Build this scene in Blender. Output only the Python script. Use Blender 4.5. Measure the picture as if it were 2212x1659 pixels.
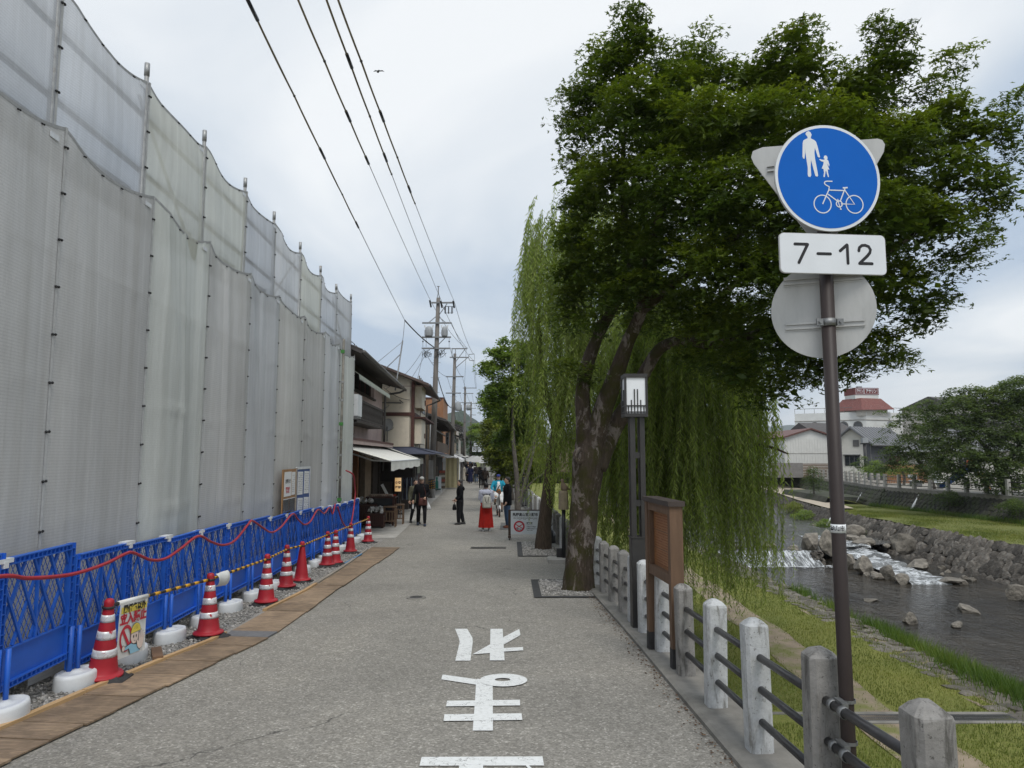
import bpy, bmesh, math, random
import numpy as np
from mathutils import Vector, Matrix, Euler
for _o in list(bpy.data.objects): bpy.data.objects.remove(_o)
SC = bpy.context.scene
COL = SC.collection
R = math.radians
random.seed(7); RNG = np.random.default_rng(7)
# ---------------------------------------------------------------- camera
cam = bpy.data.cameras.new('camera'); cam.sensor_width = 36; cam.lens = 36*1534/2212
cam.clip_start = 0.05; cam.clip_end = 9000
camo = bpy.data.objects.new('camera', cam); COL.objects.link(camo)
camo.location = (0, 0, 2.5); camo.rotation_euler = (R(90+5.8), 0, 0)
SC.camera = camo
# ---------------------------------------------------------------- world and sun
SUN_EL, SUN_AZ = 60, 165          # azimuth from +Y towards +X (degrees)
W = bpy.data.worlds.new('World'); SC.world = W; W.use_nodes = True
nt = W.node_tree; nt.nodes.clear()
def wn(t, **k):
    n = nt.nodes.new(t)
    for a, b in k.items(): setattr(n, a, b)
    return n
out = wn('ShaderNodeOutputWorld')
sky = wn('ShaderNodeTexSky', sky_type='NISHITA', sun_disc=False)
sky.sun_elevation = R(SUN_EL); sky.sun_rotation = R(SUN_AZ); sky.air_density = 1.0; sky.dust_density = 3.0
b1 = wn('ShaderNodeBackground'); b1.inputs[1].default_value = 0.10
nt.links.new(sky.outputs[0], b1.inputs[0])
tc = wn('ShaderNodeTexCoord'); sep = wn('ShaderNodeSeparateXYZ'); nt.links.new(tc.outputs['Generated'], sep.inputs[0])
mx = wn('ShaderNodeMath', operation='MAXIMUM'); mx.inputs[1].default_value = 0.0; nt.links.new(sep.outputs[2], mx.inputs[0])
ad = wn('ShaderNodeMath', operation='ADD'); ad.inputs[1].default_value = 0.16; nt.links.new(mx.outputs[0], ad.inputs[0])
dx = wn('ShaderNodeMath', operation='DIVIDE'); nt.links.new(sep.outputs[0], dx.inputs[0]); nt.links.new(ad.outputs[0], dx.inputs[1])
dy = wn('ShaderNodeMath', operation='DIVIDE'); nt.links.new(sep.outputs[1], dy.inputs[0]); nt.links.new(ad.outputs[0], dy.inputs[1])
cb = wn('ShaderNodeCombineXYZ'); nt.links.new(dx.outputs[0], cb.inputs[0]); nt.links.new(dy.outputs[0], cb.inputs[1])
mp = wn('ShaderNodeMapping'); mp.inputs['Scale'].default_value = (0.75, 0.5, 1); mp.inputs['Location'].default_value = (3.1, 1.7, 0)
nt.links.new(cb.outputs[0], mp.inputs[0])
n1 = wn('ShaderNodeTexNoise'); n1.inputs['Scale'].default_value = 1.0; n1.inputs['Detail'].default_value = 6; n1.inputs['Roughness'].default_value = 0.5; n1.inputs['Distortion'].default_value = 0.5
nt.links.new(mp.outputs[0], n1.inputs['Vector'])
cr = wn('ShaderNodeValToRGB'); e = cr.color_ramp.elements
e[0].position = 0.39; e[0].color = (0.385, 0.465, 0.57, 1); e[1].position = 0.62; e[1].color = (0.77, 0.79, 0.80, 1)
x = cr.color_ramp.elements.new(0.5); x.color = (0.575, 0.625, 0.675, 1)
nt.links.new(n1.outputs[0], cr.inputs[0])
b2 = wn('ShaderNodeBackground'); b2.inputs[1].default_value = 1.0; nt.links.new(cr.outputs[0], b2.inputs[0])
mixs = wn('ShaderNodeMixShader'); mixs.inputs[0].default_value = 0.88
nt.links.new(b1.outputs[0], mixs.inputs[1]); nt.links.new(b2.outputs[0], mixs.inputs[2]); nt.links.new(mixs.outputs[0], out.inputs[0])
sun = bpy.data.lights.new('sun', 'SUN'); sun.energy = 1.5; sun.angle = R(25); sun.color = (1, 0.97, 0.92)
suno = bpy.data.objects.new('sun', sun); COL.objects.link(suno)
sd = Vector((math.sin(R(SUN_AZ))*math.cos(R(SUN_EL)), math.cos(R(SUN_AZ))*math.cos(R(SUN_EL)), math.sin(R(SUN_EL))))
suno.rotation_euler = sd.to_track_quat('Z', 'Y').to_euler(); suno.location = (0, 0, 40)
SC.view_settings.view_transform = 'Standard'; SC.view_settings.look = 'None'
SC.view_settings.exposure = 0.42; SC.view_settings.gamma = 1; SC.view_settings.use_curve_mapping = False
try:
    SC.render.engine = 'CYCLES'
    SC.cycles.use_denoising = True; SC.cycles.denoiser = 'OPENIMAGEDENOISE'
    SC.cycles.max_bounces = 6; SC.cycles.diffuse_bounces = 3; SC.cycles.glossy_bounces = 3
    SC.cycles.transmission_bounces = 4; SC.cycles.transparent_max_bounces = 8; SC.cycles.caustics_reflective = False; SC.cycles.caustics_refractive = False
except Exception: pass

# ================================================================ helpers: materials
MATS = {}
def newmat(name):
    m = bpy.data.materials.new(name); m.use_nodes = True
    t = m.node_tree; t.nodes.clear()
    return m, t
class NT:
    def __init__(s, t): s.t = t
    def n(s, ty, ins=None, **k):
        nd = s.t.nodes.new(ty)
        for a, b in k.items(): setattr(nd, a, b)
        for a, b in (ins or {}).items():
            if hasattr(b, 'links'): s.t.links.new(b, nd.inputs[a])
            else: nd.inputs[a].default_value = b
        return nd
    def ramp(s, fac, stops, interp='LINEAR'):
        nd = s.t.nodes.new('ShaderNodeValToRGB'); nd.color_ramp.interpolation = interp
        el = nd.color_ramp.elements
        while len(el) < len(stops): el.new(0.5)
        for q, (p, c) in zip(el, stops): q.position = p; q.color = (c[0], c[1], c[2], 1)
        s.t.links.new(fac, nd.inputs[0]); return nd.outputs[0]
    def mix(s, fac, a, b, mode='MIX'):
        nd = s.t.nodes.new('ShaderNodeMix'); nd.data_type = 'RGBA'; nd.blend_type = mode
        for i, v in ((0, fac), (6, a), (7, b)):
            if hasattr(v, 'links'): s.t.links.new(v, nd.inputs[i])
            elif i == 0: nd.inputs[0].default_value = v
            else: nd.inputs[i].default_value = (*v[:3], 1)
        return nd.outputs[2]
    def noise(s, vec, scale, detail=4, rough=0.55, dist=0.0):
        return s.n('ShaderNodeTexNoise', {'Vector': vec, 'Scale': scale, 'Detail': detail, 'Roughness': rough, 'Distortion': dist}).outputs[0]
    def vec(s, space='Object', scale=(1, 1, 1), rot=(0, 0, 0)):
        if space == 'World': o = s.n('ShaderNodeNewGeometry').outputs['Position']
        else: o = s.n('ShaderNodeTexCoord').outputs['Object']
        if scale == (1, 1, 1) and rot == (0, 0, 0): return o
        return s.n('ShaderNodeMapping', {'Vector': o, 'Scale': scale, 'Rotation': rot}).outputs[0]
    def bump(s, h, strength=0.3, dist=0.02):
        return s.n('ShaderNodeBump', {'Height': h, 'Strength': strength, 'Distance': dist}).outputs[0]
    def out(s, sh):
        o = s.t.nodes.new('ShaderNodeOutputMaterial'); s.t.links.new(sh, o.inputs[0])
    def bsdf(s, col, rough=0.6, normal=None, metal=0.0, spec=0.5, **k):
        ins = {'Base Color': col if hasattr(col, 'links') else (*col[:3], 1), 'Roughness': rough, 'Metallic': metal, 'Specular IOR Level': spec}
        if normal is not None: ins['Normal'] = normal
        ins.update(k)
        return s.n('ShaderNodeBsdfPrincipled', ins).outputs[0]
def cmul(c, f): return tuple(min(1, max(0, q*f)) for q in c[:3])
def mat(name, col, rough=0.6, var=0.15, scale=3.0, bump=0.0, bscale=40, metal=0.0, spec=0.4, stretch=(1, 1, 1), col2=None, rnd=0.0, space='Object', dirt=None, dscale=1.5, dpos=(0.5, 0.7), emit=None, bdist=0.01):
    """plain painted/worn surface: two-tone noise, fine relief, optional dirt patches, optional per-object tone"""
    if name in MATS: return MATS[name]
    m, t = newmat(name); q = NT(t)
    v = q.vec(space, stretch)
    n = q.noise(v, scale, 6, 0.6)
    c = q.ramp(n, [(0.3, cmul(col, 1-var)), (0.72, col2 or cmul(col, 1+var))])
    if dirt:
        dn = q.noise(v, dscale, 8, 0.65, 0.4)
        f = q.ramp(dn, [(dpos[0], (0, 0, 0)), (dpos[1], (1, 1, 1))])
        c = q.mix(f, c, dirt)
    if rnd:
        r = q.n('ShaderNodeObjectInfo').outputs['Random']
        k = q.n('ShaderNodeMapRange', {'Value': r, 'To Min': 1-rnd, 'To Max': 1+rnd}).outputs[0]
        c = q.n('ShaderNodeVectorMath', {0: c, 'Scale': k}, operation='SCALE').outputs[0]
    nm = None
    if bump: nm = q.bump(q.noise(v, bscale, 5, 0.6), bump, bdist)
    k = {}
    if emit: k = {'Emission Color': (*emit[:3], 1), 'Emission Strength': emit[3]}
    q.out(q.bsdf(c, rough, nm, metal, spec, **k))
    MATS[name] = m; return m

# ================================================================ helpers: geometry
class MB:
    def __init__(s): s.v = []; s.f = []
    def add(s, vs, fs):
        b = len(s.v); s.v += [tuple(p) for p in vs]; s.f += [tuple(i+b for i in f) for f in fs]; return s
    def box(s, c, d, rz=0.0, M=None, taper=1.0):
        x, y, z = d[0]/2, d[1]/2, d[2]/2
        P = [Vector((a*x*(taper if e > 0 else 1), b*y*(taper if e > 0 else 1), e*z)) for e in (-1, 1) for a, b in ((-1, -1), (1, -1), (1, 1), (-1, 1))]
        T = Matrix.Translation(c) @ (M.to_4x4() if M is not None else Matrix.Rotation(rz, 4, 'Z'))
        return s.add([T @ p for p in P], [(3, 2, 1, 0), (4, 5, 6, 7), (0, 1, 5, 4), (1, 2, 6, 5), (2, 3, 7, 6), (3, 0, 4, 7)])
    def bbox(s, c, d, b=0.01, rz=0.0):
        """box with chamfered vertical edges and top"""
        x, y, z = d[0]/2, d[1]/2, d[2]/2
        ring = [(-x+b, -y), (x-b, -y), (x, -y+b), (x, y-b), (x-b, y), (-x+b, y), (-x, y-b), (-x, -y+b)]
        k = lambda f: [(px*f[0], py*f[1]) for px, py in ring]
        s2 = k(((x-b)/x, (y-b)/y))
        P = [(px, py, -z) for px, py in ring]+[(px, py, z-b) for px, py in ring]+[(px, py, z) for px, py in s2]
        F = [tuple(range(7, -1, -1)), tuple(range(16, 24))]
        for o in (0, 8):
            F += [(o+i, o+(i+1) % 8, o+8+(i+1) % 8, o+8+i) for i in range(8)]
        T = Matrix.Translation(c) @ Matrix.Rotation(rz, 4, 'Z')
        return s.add([T @ Vector(p) for p in P], F)
    def tube(s, pts, r, n=8, caps=True):
        pts = [Vector(p) for p in pts]; k = len(pts)
        rs = r if isinstance(r, (list, tuple)) else [r]*k
        b = len(s.v); up = None
        for i, p in enumerate(pts):
            t = (pts[min(i+1, k-1)]-pts[max(i-1, 0)])
            if t.length < 1e-9: t = Vector((0, 0, 1))
            t.normalize()
            if up is None:
                up = Vector((0, 0, 1)) if abs(t.z) < 0.9 else Vector((1, 0, 0))
            a = up - t*up.dot(t)
            if a.length < 1e-6: a = t.orthogonal()
            a.normalize(); up = a; c = t.cross(a)
            for j in range(n):
                w = 2*math.pi*j/n
                s.v.append(tuple(p+(a*math.cos(w)+c*math.sin(w))*rs[i]))
        for i in range(k-1):
            for j in range(n):
                s.f.append((b+i*n+j, b+i*n+(j+1) % n, b+(i+1)*n+(j+1) % n, b+(i+1)*n+j))
        if caps:
            s.f.append(tuple(b+j for j in range(n-1, -1, -1))); s.f.append(tuple(b+(k-1)*n+j for j in range(n)))
        return s
    def lathe(s, prof, c=(0, 0, 0), n=24, M=None, caps=True):
        b = len(s.v); c = Vector(c)
        for r, z in prof:
            for j in range(n):
                w = 2*math.pi*j/n; p = Vector((r*math.cos(w), r*math.sin(w), z))
                if M is not None: p = M @ p
                s.v.append(tuple(c+p))
        for i in range(len(prof)-1):
            for j in range(n): s.f.append((b+i*n+j, b+i*n+(j+1) % n, b+(i+1)*n+(j+1) % n, b+(i+1)*n+j))
        if caps and prof[0][0] > 1e-6: s.f.append(tuple(b+j for j in range(n-1, -1, -1)))
        if caps and prof[-1][0] > 1e-6: s.f.append(tuple(b+(len(prof)-1)*n+j for j in range(n)))
        return s
    def loft(s, secs, n=16, caps=True):
        """secs: (centre, rx, ry[, rot]) horizontal ellipses"""
        b = len(s.v)
        for q in secs:
            c, rx, ry = q[0], q[1], q[2]; ro = q[3] if len(q) > 3 else 0
            for j in range(n):
                w = 2*math.pi*j/n; px, py = rx*math.cos(w), ry*math.sin(w)
                s.v.append((c[0]+px*math.cos(ro)-py*math.sin(ro), c[1]+px*math.sin(ro)+py*math.cos(ro), c[2]))
        for i in range(len(secs)-1):
            for j in range(n): s.f.append((b+i*n+j, b+i*n+(j+1) % n, b+(i+1)*n+(j+1) % n, b+(i+1)*n+j))
        if caps:
            s.f.append(tuple(b+j for j in range(n-1, -1, -1))); s.f.append(tuple(b+(len(secs)-1)*n+j for j in range(n)))
        return s
    def prism(s, poly, z0, z1, M=None):
        """extrude a 2-D polygon (x,y) from z0 to z1; M maps to place"""
        n = len(poly); P = [Vector((x, y, z0)) for x, y in poly]+[Vector((x, y, z1)) for x, y in poly]
        if M is not None: P = [M @ p for p in P]
        return s.add(P, [tuple(range(n-1, -1, -1)), tuple(range(n, 2*n))]+[(i, (i+1) % n, n+(i+1) % n, n+i) for i in range(n)])
    def ball(s, c, r, n=10, m=7, sq=(1, 1, 1)):
        prof = [(max(1e-7, r*math.sin(math.pi*i/m)), -r*math.cos(math.pi*i/m)) for i in range(m+1)]
        b = len(s.v); s.lathe(prof, (0, 0, 0), n)
        for i in range(b, len(s.v)):
            p = s.v[i]; s.v[i] = (c[0]+p[0]*sq[0], c[1]+p[1]*sq[1], c[2]+p[2]*sq[2])
        return s
    def grid(s, f, nu, nv):
        b = len(s.v)
        for i in range(nu+1):
            for j in range(nv+1): s.v.append(tuple(f(i/nu, j/nv)))
        for i in range(nu):
            for j in range(nv): s.f.append((b+i*(nv+1)+j, b+(i+1)*(nv+1)+j, b+(i+1)*(nv+1)+j+1, b+i*(nv+1)+j+1))
        return s
    def jitter(s, a, seed=0):
        rr = random.Random(seed); s.v = [tuple(q+rr.uniform(-a, a) for q in p) for p in s.v]; return s
    def mesh(s, name, smooth=False, weld=False):
        me = bpy.data.meshes.new(name); me.from_pydata(s.v, [], s.f)
        if weld:
            bm = bmesh.new(); bm.from_mesh(me); bmesh.ops.remove_doubles(bm, verts=bm.verts, dist=1e-5); bm.to_mesh(me); bm.free()
        if smooth: me.polygons.foreach_set('use_smooth', [True]*len(me.polygons))
        me.update(); return me
def link(name, me, m=None, parent=None, loc=None, rot=None, scale=None):
    o = bpy.data.objects.new(name, me); COL.objects.link(o)
    if m is not None and me is not None and not me.materials: me.materials.append(m)
    if parent is not None: o.parent = parent
    if loc is not None: o.location = loc
    if rot is not None: o.rotation_euler = rot
    if scale is not None: o.scale = scale
    return o
def obj(name, mb, m, parent=None, smooth=False, loc=None, rot=None, scale=None, weld=False):
    return link(name, mb.mesh(name, smooth, weld), m, parent, loc, rot, scale)
def tag(o, label=None, cat=None, group=None, kind=None):
    if label: o['label'] = label
    if cat: o['category'] = cat
    if group: o['group'] = group
    if kind: o['kind'] = kind
    return o
def thing(name, label, cat, loc=(0, 0, 0), rz=0.0, group=None):
    o = bpy.data.objects.new(name, None); COL.objects.link(o); o.empty_display_size = 0.1
    o.location = loc; o.rotation_euler = (0, 0, rz); return tag(o, label, cat, group)
def struct(name, mb, m, smooth=False, parent=None):
    o = obj(name, mb, m, parent, smooth)
    if parent is None: o['kind'] = 'structure'
    return o
def copy_tree(o, parent=None):
    c = o.copy(); COL.objects.link(c); c.parent = parent
    for ch in o.children: copy_tree(ch, c)
    return c
def npmesh(name, V, F, attr=None, smooth=False):
    """V (n,3) float, F (m,k) int; attr: per-vertex float named rnd"""
    V = np.asarray(V, np.float32); F = np.asarray(F, np.int32); k = F.shape[1]
    me = bpy.data.meshes.new(name); me.vertices.add(len(V)); me.vertices.foreach_set('co', V.ravel())
    me.loops.add(F.size); me.loops.foreach_set('vertex_index', F.ravel())
    me.polygons.add(len(F)); me.polygons.foreach_set('loop_start', np.arange(0, F.size, k, dtype=np.int32))
    try: me.polygons.foreach_set('loop_total', np.full(len(F), k, np.int32))
    except Exception: pass
    if smooth: me.polygons.foreach_set('use_smooth', np.ones(len(F), bool))
    me.update(calc_edges=True)
    if attr is not None:
        a = me.attributes.new('rnd', 'FLOAT', 'POINT'); a.data.foreach_set('value', np.asarray(attr, np.float32))
    return me
_TXT = {}
def text_mb(body, size, extrude=0.0, align='CENTER', bold=0.0):
    """text as an MB in the XY plane (uses Blender's built-in font), depth extrude"""
    c = bpy.data.curves.new('text', 'FONT'); c.body = body; c.size = size; c.align_x = align; c.align_y = 'CENTER'
    c.extrude = extrude; c.offset = bold; c.resolution_u = 2
    o = bpy.data.objects.new('text', c); COL.objects.link(o)
    dg = bpy.context.evaluated_depsgraph_get()
    me = bpy.data.meshes.new_from_object(o.evaluated_get(dg))
    mb = MB(); mb.v = [tuple(v.co) for v in me.vertices]; mb.f = [tuple(p.vertices) for p in me.polygons]
    bpy.data.objects.remove(o); bpy.data.curves.remove(c); bpy.data.meshes.remove(me)
    return mb
def xf(mb, M):
    mb.v = [tuple(M @ Vector(p)) for p in mb.v]; return mb
def frame(o, xax, up=(0, 0, 1)):
    """matrix: local x->xax, local y->up, local z->outward normal (xax x up)"""
    X = Vector(xax).normalized(); U = Vector(up); Z = X.cross(U).normalized(); Y = Z.cross(X)
    return Matrix(((X.x, Y.x, Z.x, o[0]), (X.y, Y.y, Z.y, o[1]), (X.z, Y.z, Z.z, o[2]), (0, 0, 0, 1)))
def lerp(a, b, t): return a+(b-a)*t
def pl(tab, y):
    if y <= tab[0][0]: return tab[0][1]
    for (a, p), (b, q) in zip(tab, tab[1:]):
        if y <= b: return p+(q-p)*(y-a)/(b-a)
    return tab[-1][1]
def gz(y): return 0.8*(1-min(max(y, -6), 24)/24)**2      # the road falls away from the bridge and levels out
FENCE_X = [(-6, 1.66), (9, 1.6), (13, 1.5), (19.5, 1.28), (33, 0.86), (60, -0.35), (140, -4.0)]
def fx(y): return pl(FENCE_X, y)
def vnoise(x, y=0.0, s=0):
    """cheap smooth noise -1..1"""
    return (math.sin(x*1.7+s*1.3+1.1*math.sin(y*2.3+s))+math.sin(y*1.9-s*0.7+1.3*math.sin(x*1.3+2*s))+math.sin((x+y)*0.83+s*2.1))/3

def at(u, v, Y):
    """point at distance Y whose picture position in the 2212 px wide photograph is (u, v)"""
    a, c = (u-1106)/1534, -(v-829.5)/1534; p = R(5.8)
    dy, dz = math.cos(p)-math.sin(p)*c, math.sin(p)+math.cos(p)*c
    return Vector((a*Y/dy, Y, 2.5+dz*Y/dy))
# ================================================================ setting: materials
def m_asphalt():
    m, t = newmat('worn_asphalt'); q = NT(t)
    v = q.vec('World')
    vo = q.n('ShaderNodeTexVoronoi', {'Vector': v, 'Scale': 75.0}, feature='F1')
    agg = q.ramp(q.n('ShaderNodeSeparateColor', {0: vo.outputs['Color']}).outputs[0],
                 [(0.0, (0.195, 0.182, 0.158)), (0.45, (0.262, 0.247, 0.217)), (0.8, (0.298, 0.281, 0.248)), (0.96, (0.37, 0.35, 0.312)), (1.0, (0.50, 0.475, 0.43))])
    vo2 = q.n('ShaderNodeTexVoronoi', {'Vector': v, 'Scale': 38.0}, feature='F1')
    big = q.ramp(q.n('ShaderNodeSeparateColor', {0: vo2.outputs['Color']}).outputs[0], [(0.0, (0.82, 0.82, 0.82)), (0.75, (1, 1, 1)), (1.0, (1.3, 1.3, 1.3))])
    c = q.mix(0.75, agg, big, 'MULTIPLY')
    st = q.noise(v, 0.35, 7, 0.6, 0.6)
    c = q.mix(1.0, c, q.ramp(st, [(0.25, (0.80, 0.80, 0.80)), (0.5, (1, 1, 1)), (0.75, (1.13, 1.12, 1.10))]), 'MULTIPLY')
    st2 = q.noise(v, 3.5, 6, 0.6)
    c = q.mix(1.0, c, q.ramp(st2, [(0.3, (0.92, 0.92, 0.92)), (0.7, (1.07, 1.07, 1.07))]), 'MULTIPLY')
    # hairline cracks with a course of their own
    cv = q.n('ShaderNodeTexVoronoi', {'Vector': q.n('ShaderNodeVectorMath', {0: v, 1: q.n('ShaderNodeTexNoise', {'Vector': v, 'Scale': 2.0, 'Detail': 4}).outputs['Color']}, operation='ADD').outputs[0], 'Scale': 0.45}, feature='DISTANCE_TO_EDGE')
    cm = q.noise(v, 0.5, 2)
    cf = q.n('ShaderNodeMath', {0: q.ramp(cv.outputs['Distance'], [(0.0, (1, 1, 1)), (0.006, (0, 0, 0))]), 1: q.ramp(cm, [(0.55, (0, 0, 0)), (0.62, (1, 1, 1))])}, operation='MULTIPLY').outputs[0]
    c = q.mix(cf, c, (0.07, 0.066, 0.06))
    h = q.n('ShaderNodeMath', {0: vo.outputs['Distance'], 1: q.noise(v, 220, 2)}, operation='ADD').outputs[0]
    q.out(q.bsdf(c, 0.85, q.bump(h, 0.35, 0.006), 0, 0.3)); return m
ASPHALT = m_asphalt()
def m_paint():
    m, t = newmat('road_paint'); q = NT(t); v = q.vec('World')
    vv = q.n('ShaderNodeVectorMath', {0: v, 1: q.n('ShaderNodeTexNoise', {'Vector': v, 'Scale': 5.0, 'Detail': 5}).outputs['Color']}, operation='ADD').outputs[0]
    cv = q.n('ShaderNodeTexVoronoi', {'Vector': vv, 'Scale': 2.6}, feature='DISTANCE_TO_EDGE').outputs['Distance']
    f = q.ramp(cv, [(0.0, (1, 1, 1)), (0.012, (0, 0, 0))])
    w = q.ramp(q.noise(v, 30, 7, 0.7), [(0.25, (0.50, 0.50, 0.48)), (0.42, (0.72, 0.73, 0.71)), (0.7, (0.82, 0.83, 0.82))])
    chips = q.ramp(q.noise(v, 55, 3, 0.6), [(0.70, (0, 0, 0)), (0.73, (1, 1, 1))])
    c = q.mix(f, w, (0.14, 0.135, 0.125)); c = q.mix(chips, c, (0.22, 0.21, 0.2))
    q.out(q.bsdf(c, 0.6, q.bump(q.noise(v, 150, 3), 0.25, 0.004), 0, 0.4)); return m
PAINT = m_paint()
CONC = mat('weathered_concrete', (0.225, 0.213, 0.19), 0.85, 0.25, 4, 0.4, 60, dirt=(0.12, 0.115, 0.10), dscale=2.2, dpos=(0.5, 0.75), space='World')
CONC_LT = mat('light_concrete', (0.40, 0.385, 0.355), 0.85, 0.18, 3, 0.25, 70, dirt=(0.25, 0.24, 0.21), dscale=1.3, dpos=(0.5, 0.8), space='World')
def m_lawn(name, a, b, c3):
    m, t = newmat(name); q = NT(t); v = q.vec('World')
    n1 = q.noise(v, 0.55, 6, 0.6, 0.5); n2 = q.noise(q.vec('World', (14, 5, 8)), 3.0, 6, 0.7)
    c = q.mix(q.ramp(n1, [(0.38, (0, 0, 0)), (0.66, (1, 1, 1))]), a, b)
    c = q.mix(q.ramp(n2, [(0.45, (0, 0, 0)), (0.75, (0.8, 0.8, 0.8))]), c, c3)
    fine = q.ramp(q.noise(v, 45, 4, 0.7), [(0.25, (0.55, 0.55, 0.55)), (0.75, (1.35, 1.35, 1.35))])
    c = q.mix(1.0, c, fine, 'MULTIPLY')
    q.out(q.bsdf(c, 0.9, q.bump(q.noise(v, 60, 4, 0.7), 0.6, 0.03), 0, 0.15)); return m
LAWN = m_lawn('mown_lawn', (0.135, 0.165, 0.036), (0.215, 0.23, 0.055), (0.28, 0.245, 0.10))
LAWN_FAR = m_lawn('far_lawn', (0.13, 0.155, 0.042), (0.17, 0.185, 0.055), (0.22, 0.20, 0.09))
DIRT = mat('trodden_earth', (0.27, 0.215, 0.155), 0.95, 0.2, 2.5, 0.5, 50, dirt=(0.165, 0.17, 0.055), dscale=1.6, dpos=(0.46, 0.62), space='World')
SAND = mat('pale_sand', (0.42, 0.36, 0.28), 0.95, 0.12, 2.5, 0.4, 40, space='World')
GRITM = mat('gravel_bed', (0.30, 0.285, 0.26), 0.9, 0.35, 40, 0.8, 90, space='World')
STONE_D = mat('dark_masonry_stone', (0.105, 0.092, 0.077), 0.85, 0.5, 4.0, 0.8, 7, bdist=0.05, rnd=0.5, dirt=(0.16, 0.155, 0.14), dscale=4, dpos=(0.52, 0.72), spec=0.3)
STONE_B = mat('bank_stone', (0.15, 0.135, 0.115), 0.85, 0.35, 3.0, 0.5, 16, rnd=0.35, dirt=(0.09, 0.10, 0.045), dscale=3, dpos=(0.55, 0.72), spec=0.3)
STONE_R = mat('river_boulder', (0.20, 0.18, 0.15), 0.8, 0.5, 5, 0.9, 5, bdist=0.08, rnd=0.25, dirt=(0.10, 0.09, 0.07), dscale=1.6, dpos=(0.5, 0.68))
STONE_W = mat('pale_washed_stone', (0.46, 0.445, 0.42), 0.8, 0.2, 3, 0.4, 14, rnd=0.2, dirt=(0.22, 0.21, 0.19), dscale=2.5, dpos=(0.52, 0.7))
MORTAR = mat('dark_mortar', (0.045, 0.042, 0.038), 0.95, 0.4, 5, 0.5, 20, space='World')  # near-black mortar, also lining the drains
MOSSWALL = mat('mossy_masonry', (0.055, 0.055, 0.042), 0.95, 0.4, 2.0, 0.6, 12, dirt=(0.045, 0.062, 0.02), dscale=0.7, dpos=(0.45, 0.7), space='World')
def m_water(name, deep, shallow, rip, stren, foam_glint=0.0, fst=(1, 0.45, 1)):
    m, t = newmat(name); q = NT(t); v = q.vec('World')
    n1 = q.noise(q.vec('World', (0.9, 0.55, 1)), rip, 5, 0.6, 0.7); n2 = q.noise(q.vec('World', (1.0, 0.7, 1)), rip*3.3, 4, 0.6, 0.4)
    h = q.n('ShaderNodeMath', {0: n1, 1: q.n('ShaderNodeMath', {0: n2, 1: 0.35}, operation='MULTIPLY').outputs[0]}, operation='ADD').outputs[0]
    c = q.mix(q.ramp(q.noise(v, 0.28, 5, 0.6), [(0.35, (0, 0, 0)), (0.65, (1, 1, 1))]), deep, shallow)
    rough = 0.06
    if foam_glint:
        fm = q.ramp(q.noise(q.vec('World', fst), 1.6, 8, 0.75, 0.8), [(foam_glint, (0, 0, 0)), (foam_glint+0.10, (1, 1, 1))])
        c = q.mix(fm, c, (0.72, 0.75, 0.77))
        rough = q.n('ShaderNodeMapRange', {'Value': fm, 'To Min': 0.1, 'To Max': 0.7}).outputs[0]
    q.out(q.bsdf(c, rough, q.bump(h, stren, 0.40), 0, 0.5, IOR=1.45)); return m
WATER = m_water('river_water', (0.014, 0.012, 0.009), (0.046, 0.037, 0.025), 1.9, 1.0, foam_glint=0.66, fst=(1.6, 0.9, 1))  # pale streaks here paint silvery ripple glints into the water colour
WATER_UP = m_water('upstream_water', (0.022, 0.021, 0.018), (0.06, 0.055, 0.045), 1.3, 0.85, foam_glint=0.60)
def m_foam(name, y1, k):
    m, t = newmat(name); q = NT(t); v = q.vec('World'); n_ = q.noise(q.vec('World', (1.2, 0.6, 1)), 2.2, 9, 0.75, 0.7)
    y = q.n('ShaderNodeSeparateXYZ', {0: v}).outputs[1]
    g = q.n('ShaderNodeMath', {0: q.n('ShaderNodeMath', {0: y, 1: y1}, operation='SUBTRACT').outputs[0], 1: k}, operation='MULTIPLY').outputs[0]
    f = q.ramp(q.n('ShaderNodeMath', {0: n_, 1: g}, operation='ADD').outputs[0], [(0.40, (0, 0, 0)), (0.56, (1, 1, 1))])
    q.out(q.n('ShaderNodeMixShader', {0: f, 1: q.n('ShaderNodeBsdfTransparent').outputs[0], 2: q.bsdf((0.74, 0.77, 0.79), 0.6)}).outputs[0]); return m
FOAM = m_water('white_water', (0.11, 0.115, 0.115), (0.24, 0.25, 0.25), 3.0, 0.9, foam_glint=0.47, fst=(1.2, 1.6, 1))

# ================================================================ setting: ground, road
def sheet(xs0, xs1, y0, y1, zf, nx, ny):
    mb = MB()
    def f(a, b):
        y = lerp(y0, y1, b); x = lerp(xs0(y), xs1(y), a); return (x, y, zf(x, y))
    return mb.grid(f, nx, ny)
struct('ground', MB().add([(-3500, -60, -4.2), (3500, -60, -4.2), (3500, 3650, -4.2), (-3500, 3650, -4.2)], [(0, 1, 2, 3)]), DIRT)
struct('street_road', sheet(lambda y: -16-0.1*max(y, 0), lambda y: fx(y)+0.02, -6, 165, lambda x, y: gz(y)+0.006*vnoise(x*0.7, y*0.5), 24, 170), ASPHALT, True)
# far land beyond the street and across the river
struct('far_land', MB().add([(-3000, 111, -0.12), (3000, 111, -0.12), (3000, 3600, -0.12), (-3000, 3600, -0.12)], [(0, 1, 2, 3)]), LAWN_FAR)
WT = [(10, 26.8), (38, 27.2), (44, 26.6), (50, 26.0), (56, 27.2), (62, 28.6), (72, 30.5), (90, 33), (140, 36)]    # top of far river wall
struct('far_street', sheet(lambda y: pl(WT, y)+0.3, lambda y: 260, -5, 164, lambda x, y: 0.3, 1, 30), ASPHALT)
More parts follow.
